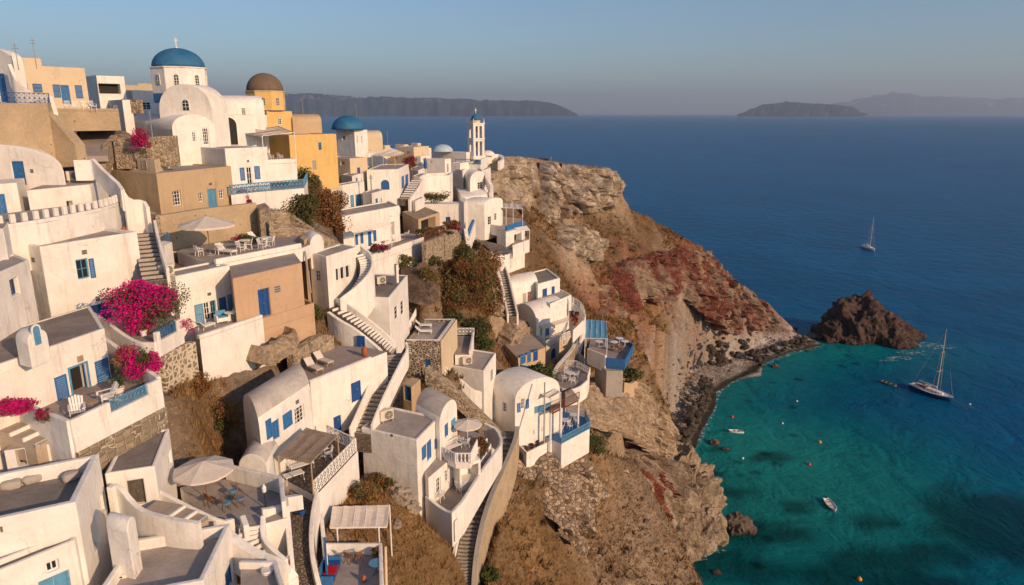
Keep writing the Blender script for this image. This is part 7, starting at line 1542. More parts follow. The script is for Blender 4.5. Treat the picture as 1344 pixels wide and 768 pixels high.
# ================================================================== boats, buoys, rocks, islands
def hull(bm, L, Wd, Hh, sheer=.25, transom=.6, n=16, dr=.35):
    """boat hull along +x, origin at the waterline amidships"""
    rows = []
    for i in range(n+1):
        t = i/n; x = -L/2+L*t; w = Wd/2*(transom+(1-transom)*math.sin(min(1, t*1.9)*math.pi/2) if t < .5 else math.cos((t-.5)*2*math.pi/2)**.62)
        w = max(w, .01); z = Hh+sheer*(2*t-1)**2*(1 if t > .5 else .35)
        rows.append([bm.verts.new(p) for p in ((x, w, z), (x, w*.93, z*.5), (x*.96, w*.62, -.02), (x*.9, 0, -dr), (x*.96, -w*.62, -.02), (x, -w*.93, z*.5), (x, -w, z))])
    for a, b in zip(rows[:-1], rows[1:]):
        for k in range(6): bm.faces.new((a[k], a[k+1], b[k+1], b[k]))
    bm.faces.new(rows[0]); bm.faces.new(rows[-1][::-1])
    return [(r[0].co.copy(), r[6].co.copy()) for r in rows]
def deck(bm, rows, drop=.0):
    A = [(bm.verts.new(a-Z_*drop), bm.verts.new(b-Z_*drop)) for a, b in rows]
    for p, q in zip(A[:-1], A[1:]): bm.faces.new((p[0], q[0], q[1], p[1]))
def yacht(label, loc, rz, hullm, L=15.5, mast_h=21, sail=True):
    r = thing('sailing_yacht', label, 'sailboat', loc, None, rz, world=False)
    q = bmnew(); rows = hull(q, L, 4.2, 1.15, .35, .7); obj('hull', q, hullm, r, smooth=True)
    q = bmnew(); deck(q, [(a*1-Z_*.03, b-Z_*.03) for a, b in rows]); obj('deck', q, WPAINT, r)
    q = bmnew()
    for (a, b), (c, d) in zip(rows[:-1], rows[1:]): tube(q, a+Z_*.02, c+Z_*.02, .07, n=5); tube(q, b+Z_*.02, d+Z_*.02, .07, n=5)
    obj('toe_rail', q, WPAINT, r)
    q = bmnew(); prism(q, [(-1.6, -1.0), (2.6, -.75), (3.4, -.3), (3.4, .3), (2.6, .75), (-1.6, 1.0)], 1.15, 1.75); co = obj('cabin', q, WPAINT, r, bevel=.15)
    for y in (-.93, .93):
        for x in (-.8, .4, 1.5): q = bmnew(); box(q, (x, y*(1-.06*(x+1)), 1.48), (.7, .06, .22)); obj('porthole', q, GLASS, co)
    q = bmnew(); lb(q, -5.6, -2.0, -1.1, 1.1, 1.16, 1.22); ck = obj('cockpit', q, WOOD, r)
    for y in (-1.3, 1.3): q = bmnew(); lb(q, -5.6, -2.0, y-.25, y+.25, 1.16, 1.5); obj('bench', q, WPAINT, ck)
    q = bmnew(); lathe(q, (-4.6, 0, 1.2), [(.05, 0), (.05, .9)], 8); tube(q, (-4.6, -.45, 2.0), (-4.6, .45, 2.0), .05); obj('helm', q, METAL, r)
    q = bmnew(); prism(q, [(-2.2, -1.1), (-.6, -1.0), (-.6, 1.0), (-2.2, 1.1)], 2.3, 2.42); obj('sprayhood', q, CANVAS, r, bevel=.05)
    q = bmnew(); tube(q, (1.4, 0, 1.0), (1.4, 0, mast_h), .13, .08, n=8); m_ = obj('mast', q, CREAM, r)
    for z, w_ in ((mast_h*.38, 1.1), (mast_h*.66, .8)): q = bmnew(); tube(q, (1.4, -w_, z), (1.4, w_, z), .05, n=6); obj('spreader', q, CREAM, m_)
    q = bmnew(); tube(q, (1.3, 0, 2.6), (-4.4, 0, 2.7), .1, n=8); bo = obj('boom', q, CREAM, r)
    q = bmnew(); tube(q, (1.1, 0, 2.8), (-4.2, 0, 2.9), .22, .16, n=8); obj('furled_sail', q, WPAINT, bo)
    q = bmnew(); T = Vector((1.4, 0, mast_h-.3))
    for e in ((L/2-.2, 0, 1.5), (-L/2+.2, 0, 1.3)): tube(q, T, e, .035, n=4)
    for s in (-1, 1): tube(q, T, (1.2, 2.0*s, 1.3), .03, n=4); tube(q, (1.4, .8*s, mast_h*.66), (1.2, 2.0*s, 1.3), .03, n=4); tube(q, (1.4, 1.1*s, mast_h*.38), (1.0, 2.0*s, 1.3), .03, n=4)
    obj('rigging', q, METAL, r)
    q = bmnew(); tube(q, T-Z_*.6+X_*.3, (L/2-.5, 0, 1.9), .1, .12, n=6); obj('furled_jib', q, BLUED, r)
    q = bmnew()
    for (a, b), (c, d) in list(zip(rows[:-1], rows[1:]))[1:-1]:
        for p_, s_ in ((a, c), (b, d)): tube(q, p_*.97+Z_*.65, s_*.97+Z_*.65, .02, n=4); tube(q, p_*.97, p_*.97+Z_*.65, .02, n=4)
    obj('guard_rail', q, METAL, r)
    q = bmnew(); lathe(q, (5.2, 0, 1.35), [(.3, 0), (.3, .08)], 10); obj('hatch', q, GLASS, r)
    q = bmnew(); tube(q, (L/2-.2, 0, 1.1), (L/2+6, -1.5, -.1), .04, n=4); obj('anchor_line', q, METAL, r)
    for x, y, c in ((-3.2, .9, RED), (-2.6, -.9, RED), (-.4, 1.4, WOOD)): q = bmnew(); box(q, (x, y, 1.62), (.9, .5, .14)); obj('cushion', q, c, r, bevel=.03)
    return r
def heading(x0, y0, x1, y1): a, b = PZ(x0, y0, 0), PZ(x1, y1, 0); return math.atan2(b.y-a.y, b.x-a.x)
a, b2 = PZ(1196, 508, 0), PZ(1250, 528, 0); Lh = (a-b2).length
HB = paint('hull_blue', (.02, .09, .2), .25, .1); HW = paint('hull_white', (.72, .72, .70), .3, .08)
yacht('large moored sailing yacht with navy hull near the dark sea rock', (a+b2)/2, heading(1196, 508, 1250, 528), HB, L=Lh, mast_h=20.5)
r = yacht('distant white sailing yacht alone on the open sea', PZ(1140, 327, 0), heading(1132, 324, 1148, 330), HW, L=13, mast_h=19.5)
def dinghy(label, loc, rz, L, mat, inner=WPAINT):
    r = thing('dinghy', label, 'dinghy', loc, None, rz, world=False)
    q = bmnew(); rows = hull(q, L, L*.36, .5, .18, .75, 12, .15); obj('hull', q, mat, r, smooth=True)
    q = bmnew(); deck(q, [(a*.9, b*.9) for a, b in rows], .08); obj('floor', q, inner, r)
    q = bmnew()
    for (a, b), (c, d) in zip(rows[:-1], rows[1:]): tube(q, a, c, .07, n=6); tube(q, b, d, .07, n=6)
    tube(q, rows[0][0], rows[0][1], .07, n=6); obj('gunwale', q, mat, r)
    for x in (-.22*L, .08*L): q = bmnew(); box(q, (x, 0, .5), (.28, L*.31, .05)); obj('thwart', q, WOODL, r)
    q = bmnew(); box(q, (-L/2-.1, 0, .75), (.3, .28, .5)); tube(q, (-L/2-.15, 0, .5), (-L/2-.15, 0, -.3), .06); obj('outboard_motor', q, BLACK, r)
dinghy('grey tender floating beside the large moored yacht', PZ(1167, 505, 0), heading(1160, 503, 1175, 508), 4.6, METAL, DARK)
dinghy('white dinghy near the pebble beach', PZ(966, 568, 0), heading(975, 568, 957, 567), 3.8, HW); dinghy('white dinghy drifting over the turquoise shallows', PZ(1090, 665, 0), heading(1082, 655, 1099, 676), 4.6, HW)
ORG_ = paint('buoy_orange', (.75, .30, .02), .4); RDB = paint('buoy_red', (.60, .03, .03), .4)
for x, y, m_, l in ((961, 548, RDB, 'red buoy near the beach dinghy'), (1076, 581, ORG_, 'yellow orange buoy in the middle of the bay'), (1062, 610, RDB, 'red buoy in the middle of the bay'), (1128, 761, ORG_, 'yellow orange buoy at the bottom edge'), (1273, 531, WPAINT, 'white mooring float beyond the large yacht'), (975, 602, WPAINT, 'tiny white float off the rocky point'), (1027, 556, WPAINT, 'tiny white float in the upper bay'), (1046, 527, WPAINT, 'tiny white float below the pebble beach')):
    q = bmnew(); s = .42 if m_ is not WPAINT else .26; bmesh.ops.create_uvsphere(q, u_segments=14, v_segments=10, radius=s); lathe(q, (0, 0, s*.9), [(s*.2, 0), (s*.2, s*.4)], 8); bmesh.ops.translate(q, verts=q.verts, vec=PZ(x, y, 0)+Z_*s*.3); lone('buoy', q, m_, l, 'buoy', smooth=True)
# rocks
ROCK = None
def rockmat(name, c1, c2, c3):
    m, nt, b = newmat(name); co = coords(nt); n1 = noi(nt, co, .5, 8, .7, .4); n2 = noi(nt, co, 3, 6, .7); n3 = noi(nt, coords(nt, (.5, .5, 3)), .5, 5, .6, .6)
    c = ramp(nt, n1, [(.3, c1), (.5, c2), (.7, c3)]); c = mixc(nt, ramp(nt, n2, [(.4, 0.), (.7, .7)]), c, mixc(nt, 1., c, (.4, .38, .36), 'MULTIPLY')); c = mixc(nt, ramp(nt, n3, [(.5, 0.), (.6, .5)]), c, mixc(nt, 1., c, (1.5, 1.4, 1.3), 'MULTIPLY'))
    g = nt.nodes.new('ShaderNodeNewGeometry'); sx = nt.nodes.new('ShaderNodeSeparateXYZ'); nt.links.new(g.outputs['Position'], sx.inputs[0])
    wet = ramp(nt, mth(nt, 'ADD', mth(nt, 'MULTIPLY', sx.outputs[2], .5), mth(nt, 'MULTIPLY', n2, .4)), [(.2, 1.), (.55, 0.)]); c = mixc(nt, wet, c, (.02, .017, .014))
    nt.links.new(c, b.inputs['Base Color']); b.inputs['Roughness'].default_value = .9; b.inputs['Specular IOR Level'].default_value = .2
    bump(nt, b, mth(nt, 'ADD', mth(nt, 'MULTIPLY', n1, 2.), n2), .9, .3); return m
RKP = rockmat('pale_rock', (.30, .24, .18), (.40, .32, .25), (.48, .40, .32)); RKD = rockmat('sea_rock', (.12, .05, .042), (.065, .046, .04), (.17, .10, .08)); RKG = rockmat('coast_rock', (.10, .08, .065), (.15, .115, .09), (.24, .18, .14))  # RKD is darkened to carry the shade on the sea rock
def rock(label, lobes, mat, name='sea_rock', cat='rock', res=5, f=.25, amp=.5, seed=0, group=None):
    """lobes: (centre, radii) joined as one displaced skin"""
    q = bmnew()
    for i, (c, rd) in enumerate(lobes):
        k = bmesh.ops.create_icosphere(q, subdivisions=res, radius=1.0)
        for v in k['verts']:
            n = v.co.normalized(); w = Vector((n.x*rd[0], n.y*rd[1], n.z*rd[2])); p = Vector(c)+w; s = max(rd)
            d = mnoise.cell(Vector((p.x*f*1.6+seed, p.y*f*1.6, p.z*f*2.2))+Vector((mnoise.noise(p*.4), mnoise.noise(p*.4+Vector((5, 5, 5))), 0)))*amp*.18+mnoise.fractal((p+Vector((seed, i*3, 0)))*f, .8, 2.1, 6)*amp + (abs(mnoise.noise((p+Vector((0, seed, 0)))*f*1.7))-.3)*-amp*.9
            v.co = p+n*d*s*.35
    return lone(name, q, mat, label, cat, group, smooth=False)
c = PZ(1136, 453, 0)
rock('dark red brown sea rock at the mouth of the bay', [(c+Vector((1, 9, 4)), (11, 8.5, 11.5)), (c+Vector((-6, 8, 1)), (8.5, 7.5, 6.5)), (c+Vector((9, 6, 2)), (7.5, 6, 7.5)), (c+Vector((15, 7, 1)), (7.5, 4, 4.2)), (c+Vector((11.5, -1, 0)), (5.5, 3.6, 3.0)), (c+Vector((22, 9, 0)), (5, 2.5, 1.7))], RKD, res=5, f=.16, amp=.75, seed=3)
c = PZ(966, 695, 0); rock('jagged grey sea rock standing off the red point', [(c+Vector((0, 0, .6)), (2.6, 2.2, 3.2)), (c+Vector((1.9, -.6, 0)), (1.8, 1.4, 1.3))], RKG, res=4, f=.5, amp=.8, seed=9)
for i, (x, y, s) in enumerate(((941, 752, .9), (944, 716, .7), (1062, 461, 1.0), (938, 582, 1.6), (952, 590, .9), (1001, 480, 1.2), (1018, 482, 1.5), (1056, 446, 2.0), (1068, 443, 2.6), (1062, 452, 1.3))):
    c = PZ(x, y, 0); rock(['small ochre tipped rock at the bottom shallows', 'flat rock beside the jagged grey sea rock', 'small dark rock off the pebble beach', 'low dark rock off the boulder shore', 'wet rock just beyond the low dark one', 'round boulder in the water by the beach curve', 'larger boulder in the water by the beach curve', 'boulder at the end of the pebble spit', 'largest boulder between the spit and the sea rock', 'low boulder in front of the spit end'][i], [(c, (s, s*.8, s*.6))], RKG, name='boulder', res=3, f=.7, amp=.7, seed=20+i)
# boulders and pebbles of the beach
BCH = [(862, 612), (885, 606), (898, 592), (905, 578), (915, 560), (922, 545), (930, 525), (935, 508), (955, 494), (985, 480), (1010, 470), (1040, 458), (1075, 450)]
BIN = [(850, 600), (868, 592), (880, 575), (888, 560), (893, 545), (898, 528), (903, 510), (912, 492), (930, 475), (955, 458), (985, 446), (1015, 440), (1060, 436)]
BL = [mkb for mkb in range(6)]; protos = []
def rockmesh(i, mat):
    q = bmnew(); bmesh.ops.create_icosphere(q, subdivisions=2, radius=1)
    for v in q.verts: v.co = v.co*(1+.5*mnoise.noise(v.co*1.3+Vector((i*9.1, 0, 0)))); v.co.z *= .7
    me = bpy.data.meshes.new('boulder'); q.to_mesh(me); q.free(); me.materials.append(mat); return me
PEB = rockmat('pebble_pale', (.30, .26, .22), (.24, .205, .175), (.42, .37, .32))
RKB = rockmat('shore_rock', (.035, .03, .026), (.07, .056, .045), (.13, .105, .085)); mes = [rockmesh(i, RKB) for i in range(5)]; mesp = [rockmesh(i+9, PEB) for i in range(5)]
def along(pl, t):
    k = t*(len(pl)-1); i = min(int(k), len(pl)-2); f = k-i; return (pl[i][0]*(1-f)+pl[i+1][0]*f, pl[i][1]*(1-f)+pl[i+1][1]*f)
R = random.Random(5)
for i in range(290):
    t = R.random(); w_ = R.random()**2.6*.9; a = along(BCH, t); b2 = along(BIN, t); p = PZ(a[0]*(1-w_)+b2[0]*w_, a[1]*(1-w_)+b2[1]*w_, .3); p.z = max(ground(p.x, p.y), -.2)+.1
    s = R.uniform(.5, 1.45)*(1 if w_ < .3 else .5); o = bpy.data.objects.new('beach_boulder', R.choice(mes if w_ < .35 else mesp)); COL.objects.link(o); o.location = p; o.rotation_euler = (R.uniform(0, .6), R.uniform(0, .6), R.uniform(0, 6)); o.scale = (s, s*R.uniform(.7, 1), s*R.uniform(.6, 1))
    tag(o, 'boulder lying along the curved pebble beach', 'boulder', 'boulders along the beach')
def scatter_mesh(name, mats, label, cat, pos, size, shape='peb'):
    """one object of very many small pieces (stuff)"""
    n = len(pos); base = np.array([(1, 0, 0), (0, 1, 0), (-1, 0, 0), (0, -1, 0), (0, 0, 1), (0, 0, -1)], float); fc = np.array([(0, 1, 4), (1, 2, 4), (2, 3, 4), (3, 0, 4), (1, 0, 5), (2, 1, 5), (3, 2, 5), (0, 3, 5)])
    ang = rng.random(n)*6.28; ca, sa = np.cos(ang), np.sin(ang); jit = 1+.5*(rng.random((n, 6, 3))-.5)
    B = base[None]*jit*size[:, None, None]*np.array([1, .75, .6]); x = B[..., 0]*ca[:, None]-B[..., 1]*sa[:, None]; y = B[..., 0]*sa[:, None]+B[..., 1]*ca[:, None]
    V = np.stack([x, y, B[..., 2]], -1)+pos[:, None]; F = (fc[None]+6*np.arange(n)[:, None, None]).reshape(-1, 3); V = V.reshape(-1, 3)
    me = bpy.data.meshes.new(name); me.vertices.add(len(V)); me.vertices.foreach_set('co', V.astype(np.float32).ravel()); me.loops.add(F.size); me.loops.foreach_set('vertex_index', F.astype(np.int32).ravel()); me.polygons.add(len(F)); me.polygons.foreach_set('loop_start', np.arange(0, F.size, 3, dtype=np.int32)); me.update(); me.validate()
    me.materials.append(mats); o = bpy.data.objects.new(name, me); COL.objects.link(o); tag(o, label, cat, kind='stuff'); return o
def gz(x, y): return ground(x, y, ZT)
ps, sz = [], []
for i in range(9000):
    t = R.random(); w_ = R.random()*1.15; a = along(BCH, t); b2 = along(BIN, t); p = PZ(a[0]*(1-w_)+b2[0]*w_, a[1]*(1-w_)+b2[1]*w_, .6); z = gz(p.x, p.y)
    if z < -.3: continue
    ps.append((p.x, p.y, z+.02)); sz.append(R.uniform(.12, .42))
scatter_mesh('pebbles', PEB, 'pale pebbles covering the curved beach', 'pebbles', np.array(ps), np.array(sz))
# scree, stones on the slopes
ps, sz = [], []
for i in range(60000):
    x = R.uniform(-5, 120); y = R.uniform(55, 275); z = gz(x, y)
    if z < .5: continue
    if mnoise.noise(Vector((x*.08, y*.08, 3))) < R.uniform(-.5, .35): continue
    ps.append((x, y, z+.02)); sz.append(R.uniform(.08, .22)+(R.random() < .03)*R.uniform(.2, .7))
for i in range(9000):
    x = R.uniform(-34, 34); y = R.uniform(34, 100); z = gz(x, y)
    if z < 3 or mnoise.noise(Vector((x*.15, y*.15, 8))) < R.uniform(-.4, .5): continue
    ps.append((x, y, z+.02)); sz.append(R.uniform(.05, .16)+(R.random() < .05)*R.uniform(.1, .4))
scatter_mesh('scree', RKG, 'loose brown stones scattered on the slopes', 'stones', np.array(ps), np.array(sz))
# dry grass and scrub: tufts of blades
def grass(name, mat, label, n, box_, hgt, wid, blades, test, seed):
    R = np.random.default_rng(seed); X = R.uniform(box_[0], box_[1], n); Y = R.uniform(box_[2], box_[3], n); k = test(X, Y, R); X, Y = X[k], Y[k]; Z = np.array([gz(a, b) for a, b in zip(X, Y)]); k = Z > 1.2; X, Y, Z = X[k], Y[k], Z[k]; n = len(X)
    a = R.uniform(0, 6.28, (n, blades)); ln = hgt*R.uniform(.5, 1.3, (n, 1))*R.uniform(.6, 1.2, (n, blades)); tl = R.uniform(.15, .9, (n, blades)); dx, dy = np.cos(a), np.sin(a); r0 = wid*2*R.random((n, blades))
    bx = X[:, None]+dx*r0; by = Y[:, None]+dy*r0; bz = np.repeat(Z[:, None]-.05, blades, 1); px, py = -dy*wid*.5, dx*wid*.5
    A = np.stack([bx-px, by-py, bz], -1); B = np.stack([bx+px, by+py, bz], -1); C = np.stack([bx+dx*ln*tl, by+dy*ln*tl, bz+ln*np.sqrt(1-np.minimum(tl, .95)**2)], -1)
    V = np.stack([A, B, C], 2).reshape(-1, 3); F = np.arange(len(V)).reshape(-1, 3)
    me = bpy.data.meshes.new(name); me.vertices.add(len(V)); me.vertices.foreach_set('co', V.astype(np.float32).ravel()); me.loops.add(F.size); me.loops.foreach_set('vertex_index', F.astype(np.int32).ravel()); me.polygons.add(len(F)); me.polygons.foreach_set('loop_start', np.arange(0, F.size, 3, dtype=np.int32)); me.update()
    me.materials.append(mat); o = bpy.data.objects.new(name, me); COL.objects.link(o); tag(o, label, 'grass', kind='stuff')
def veg(X, Y, R, th=.0):
    i = np.clip(((Y-GY0)/GS).astype(int), 0, NY-1); j = np.clip(((X-GX0)/GS).astype(int), 0, NX-1)
    g = C0[i, j]; warm = (g[:, 0]/np.maximum(g[:, 2], .01)); m_ = fbm(X, Y, 500, .12, 4)
    return (warm > 1.9) & (STEEP[i, j] < 1.3) & (m_+R.uniform(-.5, .5, len(X)) > th) & (g[:, 0] < .42)
GRS = leafmat('dry_grass', (.24, .125, .045), (.36, .21, .085), (.42, .28, .12), 1.5); GRS2 = leafmat('scrub_grass', (.08, .06, .025), (.15, .09, .04), (.2, .13, .055), 1.2)
grass('dry_grass', GRS, 'golden dry grass covering the near banks', 110000, (-32, 32, 32, 105), .5, .065, 7, lambda x, y, r: veg(x, y, r, -.1), 1)
grass('dry_scrub', GRS2, 'dark low scrub mottling the cliffs and slopes', 42000, (-20, 95, 60, 240), .8, .25, 7, lambda x, y, r: veg(x, y, r, .14), 2)
grass('dry_grass', GRS, 'golden dry grass on the distant headland slopes', 60000, (0, 100, 95, 240), .6, .2, 6, lambda x, y, r: veg(x, y, r, .0), 3)
# foam where the rocks meet the sea
m, nt, b = newmat('sea_foam'); b.inputs['Base Color'].default_value = (.75, .78, .8, 1); b.inputs['Roughness'].default_value = .8; co = coords(nt); n = noi(nt, co, .9, 6, .75, .6); al = ramp(nt, n, [(.52, 0.), (.62, .75)]); nt.links.new(al, b.inputs['Alpha']); FOAM = m
q = bmnew()
for x, y, w_, h_ in ((1198, 463, 10, 3), (1214, 453, 14, 3), (1232, 456, 14, 2), (1180, 470, 9, 2), (1165, 473, 6, 1.2), (905, 615, 5, 1.3), (893, 618, 3, 1.2), (955, 500, 6, .8), (1000, 485, 6, .6), (938, 722, 4, .9), (915, 733, 4, .8), (890, 748, 4, .8), (965, 700, 3, .6), (1190, 470, 5, 1.0), (928, 560, .8, 3), (938, 520, .8, 3)):
    c = PZ(x, y, 0); n = 20; ring = [q.verts.new((c.x+w_*.5*math.cos(6.283*i/n)*(1+.3*math.sin(i*2.3+x)), c.y+h_*.9*math.sin(6.283*i/n)*(1+.3*math.sin(i*1.7+y)), .05)) for i in range(n)]; q.faces.new(ring)
fc = smoothpath([PZ(x, y, .06) for x, y in CST], 2); fl, fr_ = offset_path(fc, 1.0), offset_path(fc, -1.3); fv = [(q.verts.new((a.x, a.y, .06)), q.verts.new((b_.x, b_.y, .06))) for a, b_ in zip(fl, fr_)]
for a, b_ in zip(fv[:-1], fv[1:]): q.faces.new((a[0], b_[0], b_[1], a[1]))
o = obj('foam', q, FOAM, None); tag(o, 'white foam fringing the rocks at the waterline', 'foam', kind='stuff')
# ================================================================== bushes and boulders standing on the finished ground
def onground(x, y, rad, d):
    py = y+rad[2]*.75*FPX/d; p, dh = hit(x, py, d*.8, d*1.35); k = min(max(dh/d, .85), 1.2); return p, [v*k for v in rad]
for i, (l, (x, y, d), rad, mats, n, ls) in enumerate(B_):
    p, rd = onground(x, y, rad, d); shrub(l, p+Z_*rd[2]*.72, rd, mats, n=int(n*1.3), ls=ls, seed=100+i, clumps=16, base=p.z-.1)
for i, (x, y, s) in enumerate(((528, 656, .8), (541, 668, .6), (520, 690, .4), (934, 462, 2.4))):
    p, _ = hit(x, y); q = bmnew(); bmesh.ops.create_icosphere(q, subdivisions=4, radius=s)
    for v in q.verts: v.co = v.co*(1+.5*mnoise.fractal(v.co/s*1.1+Vector((i*7, 0, 0)), .8, 2, 4)); v.co.z *= .8
    bmesh.ops.translate(q, verts=q.verts, vec=p+Z_*s*.3); lone('boulder', q, RKP, ['large pale boulder below the tall white house', 'grey boulder behind the tarpaulin shade', 'small grey boulder in the dry grass bank', 'big pale boulder at the top of the pebble beach'][i], 'boulder')
# ================================================================== bare cliff faces
def cliff(tops, bots, mat, amp=1.2, f=.35, seed=0, back=7, nz=3.2, name='cliff', col=None):
    """a rock face between a top and a foot line of the hillside, fluted, with a cap running back into the hill"""
    A = [P(*p) for p in tops]; B = [P(*p) for p in bots]
    def res(L, n):
        c = [0]
        for a, b in zip(L[:-1], L[1:]): c.append(c[-1]+(b-a).length)
        out = []
        for k in range(n):
            s = c[-1]*k/(n-1); i = 1
            while i < len(c)-1 and c[i] < s: i += 1
            out.append(L[i-1].lerp(L[i], (s-c[i-1])/max(1e-6, c[i]-c[i-1])))
        return out, c[-1]
    _, la = res(A, 2); n = max(24, int(la/.45)); A, _ = res(A, n); B, _ = res(B, n); hgt = max((a-b).length for a, b in zip(A, B)); m_ = max(16, int(hgt/.4)); q = bmnew(); rows = []
    for i in range(n):
        a, b = A[i], B[i]; t0 = A[min(i+1, n-1)]-A[max(i-1, 0)]; t0 = Vector((t0.x, t0.y, 0)).normalized(); nn = Vector((t0.y, -t0.x, 0))
        if nn.dot(Vector((-a.x, -a.y, 0))) < 0: nn = -nn
        e = min(1, i/(n*.10), (n-1-i)/(n*.10)); row = []
        for j in range(-7, m_+1):
            if j < 0: w = -j/7; p = a-nn*back*w-Z_*(w*w*2.6)
            else: v = j/m_; p = a.lerp(b, v); 
            sc = Vector((p.x*f, p.y*f, p.z*f/nz+seed)); d = mnoise.fractal(sc, .75, 2.1, 6)*amp-abs(mnoise.noise(sc*1.9+Vector((seed, 0, 0))))*amp*1.5+mnoise.fractal(Vector((p.x*.9, p.y*.9, p.z*1.6+seed)), .8, 2, 4)*.3+amp*.5
            k1 = abs(mnoise.noise(Vector((p.x*f*.9, p.y*f*.9, p.z*f*.12+seed*3)))); cl = amp*1.6*max(0, 1-k1*5)**1.5
            bul = amp*.9*math.sin(math.pi*min(1, max(0, j/m_)))**.7 if j >= 0 else 0
            wv = Vector((mnoise.noise(p*.15), mnoise.noise(p*.15+Vector((9, 9, 9))), mnoise.noise(p*.15+Vector((20, 3, 7)))))*1.2; d += mnoise.cell(Vector((p.x*.24, p.y*.24, p.z*.34))+wv)*amp*.75+mnoise.cell(Vector((p.x*.7, p.y*.7, p.z*.9))+wv*2)*amp*.22
            row.append(q.verts.new(p+nn*((d+bul)*e-(1-e)*2.5-cl*e)+Z_*(mnoise.fractal(Vector((p.x*.4, p.y*.4, seed)), .8, 2, 4)*amp*.45*(1 if j < m_*.6 else 0))))
        rows.append(row)
    for a, b in zip(rows[:-1], rows[1:]):
        for j in range(len(a)-1): q.faces.new((a[j], b[j], b[j+1], a[j+1]))
    struct(name, q, mat)
def cliffmat(name, c1, c2, c3, band=1.0):
    m, nt, b = newmat(name); co = coords(nt); n1 = noi(nt, coords(nt, (1, 1, .35)), .35, 8, .7, .5); n2 = noi(nt, co, 2.4, 7, .72); n3 = noi(nt, coords(nt, (.25, .25, 2.6)), .5, 5, .6, .7)
    c = ramp(nt, n1, [(.32, c1), (.5, c2), (.66, c3)]); c = mixc(nt, ramp(nt, n3, [(.42, 0.), (.6, band*.6)]), c, mixc(nt, 1., c, (.62, .55, .5), 'MULTIPLY')); c = mixc(nt, ramp(nt, n2, [(.42, 0.), (.66, .85)]), c, mixc(nt, 1., c, (.5, .46, .42), 'MULTIPLY'))
    v = vor(nt, co, 1.1); c = mixc(nt, ramp(nt, v.outputs['Distance'], [(.05, .6), (.13, 0.)]), c, mixc(nt, 1., c, (1.6, 1.55, 1.5), 'MULTIPLY'))
    nt.links.new(c, b.inputs['Base Color']); b.inputs['Roughness'].default_value = .97; b.inputs['Specular IOR Level'].default_value = .08
    bump(nt, b, mth(nt, 'ADD', mth(nt, 'MULTIPLY', n1, 3.), mth(nt, 'ADD', n2, n3)), .9, .4); return m
CM1 = cliffmat('cliff_tuff', (.34, .26, .19), (.58, .48, .36), (.76, .67, .55)); CM2 = cliffmat('cliff_pale', (.46, .345, .235), (.56, .43, .30), (.64, .51, .38), .4)
CM3 = cliffmat('cliff_red', (.14, .055, .045), (.27, .085, .062), (.36, .19, .14)); CM3.node_tree
def redmix():
    nt = CM3.node_tree; b = [n for n in nt.nodes if n.type == 'BSDF_PRINCIPLED'][0]; src = b.inputs['Base Color'].links[0].from_socket; co = coords(nt, (1, 1, .6)); k = ramp(nt, noi(nt, co, .085, 6, .7, .8), [(.47, 0.), (.58, 1.)]); k2 = ramp(nt, noi(nt, co, .5, 6, .7), [(.3, 0.), (.7, 1.)])
    nt.links.new(mixc(nt, k, src, mixc(nt, k2, (.20, .14, .10), (.46, .34, .24))), b.inputs['Base Color'])
redmix()
CM4 = cliffmat('cliff_dark', (.13, .09, .07), (.24, .175, .13), (.38, .29, .21)); CM6 = cliffmat('cliff_rib', (.25, .185, .13), (.40, .31, .225), (.54, .44, .33), .5); CM7 = cliffmat('cliff_red_patch', (.13, .05, .045), (.34, .10, .065), (.40, .22, .15)); CM5 = rubble('dry_stone_bank', (.36, .27, .19), (.14, .10, .075), 1.7, .07, .6)
cliff([(640, 213, 150), (655, 208, 156), (680, 206, 164), (694, 208, 170)], [(648, 262, 143), (662, 272, 146), (682, 276, 153), (698, 272, 160)], CM1, 1.8, .22, 1)
cliff([(690, 212, 178), (705, 211, 182), (725, 212, 184), (742, 214, 188)], [(694, 280, 164), (706, 290, 166), (722, 296, 166), (742, 292, 172)], CM4, 2.0, .2, 16)  # shadow of the recess is put into the dark rock colour
cliff([(716, 214, 174), (724, 213, 175), (734, 218, 177)], [(712, 290, 158), (722, 296, 159), (736, 292, 164)], CM1, 1.1, .3, 17, back=5)
cliff([(746, 216, 179), (765, 219, 182), (785, 221, 188), (801, 224, 193), (808, 240, 200)], [(742, 278, 170), (762, 280, 174), (782, 280, 182), (798, 274, 190), (809, 266, 201)], CM1, 2.4, .17, 2)
cliff([(736, 300, 158), (760, 296, 162), (786, 306, 168), (797, 318, 172)], [(736, 342, 146), (752, 345, 150), (775, 342, 158), (796, 342, 166)], CM1, 1.2, .3, 3, back=5)
cliff([(756, 395, 146), (790, 372, 160), (830, 345, 180), (870, 333, 200), (915, 322, 223)], [(762, 418, 143), (800, 418, 158), (840, 400, 178), (880, 395, 196), (925, 366, 222)], CM3, 2.2, .2, 4, back=8)
cliff([(868, 330, 204), (890, 325, 214), (920, 328, 225), (945, 350, 238), (975, 378, 250), (1010, 405, 264)], [(880, 380, 200), (905, 398, 206), (930, 420, 214), (955, 438, 224), (985, 440, 244), (1025, 430, 266)], CM3, 2.4, .17, 5, back=8)
cliff([(812, 500, 116), (830, 498, 121), (845, 512, 127), (862, 530, 131), (880, 556, 139)], [(818, 570, 110), (840, 585, 117), (855, 598, 124), (868, 608, 134), (886, 590, 150)], CM2, 1.3, .3, 6, back=5)
cliff([(760, 512, 101), (778, 505, 106), (800, 498, 112), (816, 505, 114)], [(768, 556, 95), (785, 566, 97), (806, 566, 104), (822, 572, 108)], CM2, 1.3, .35, 7, back=4)
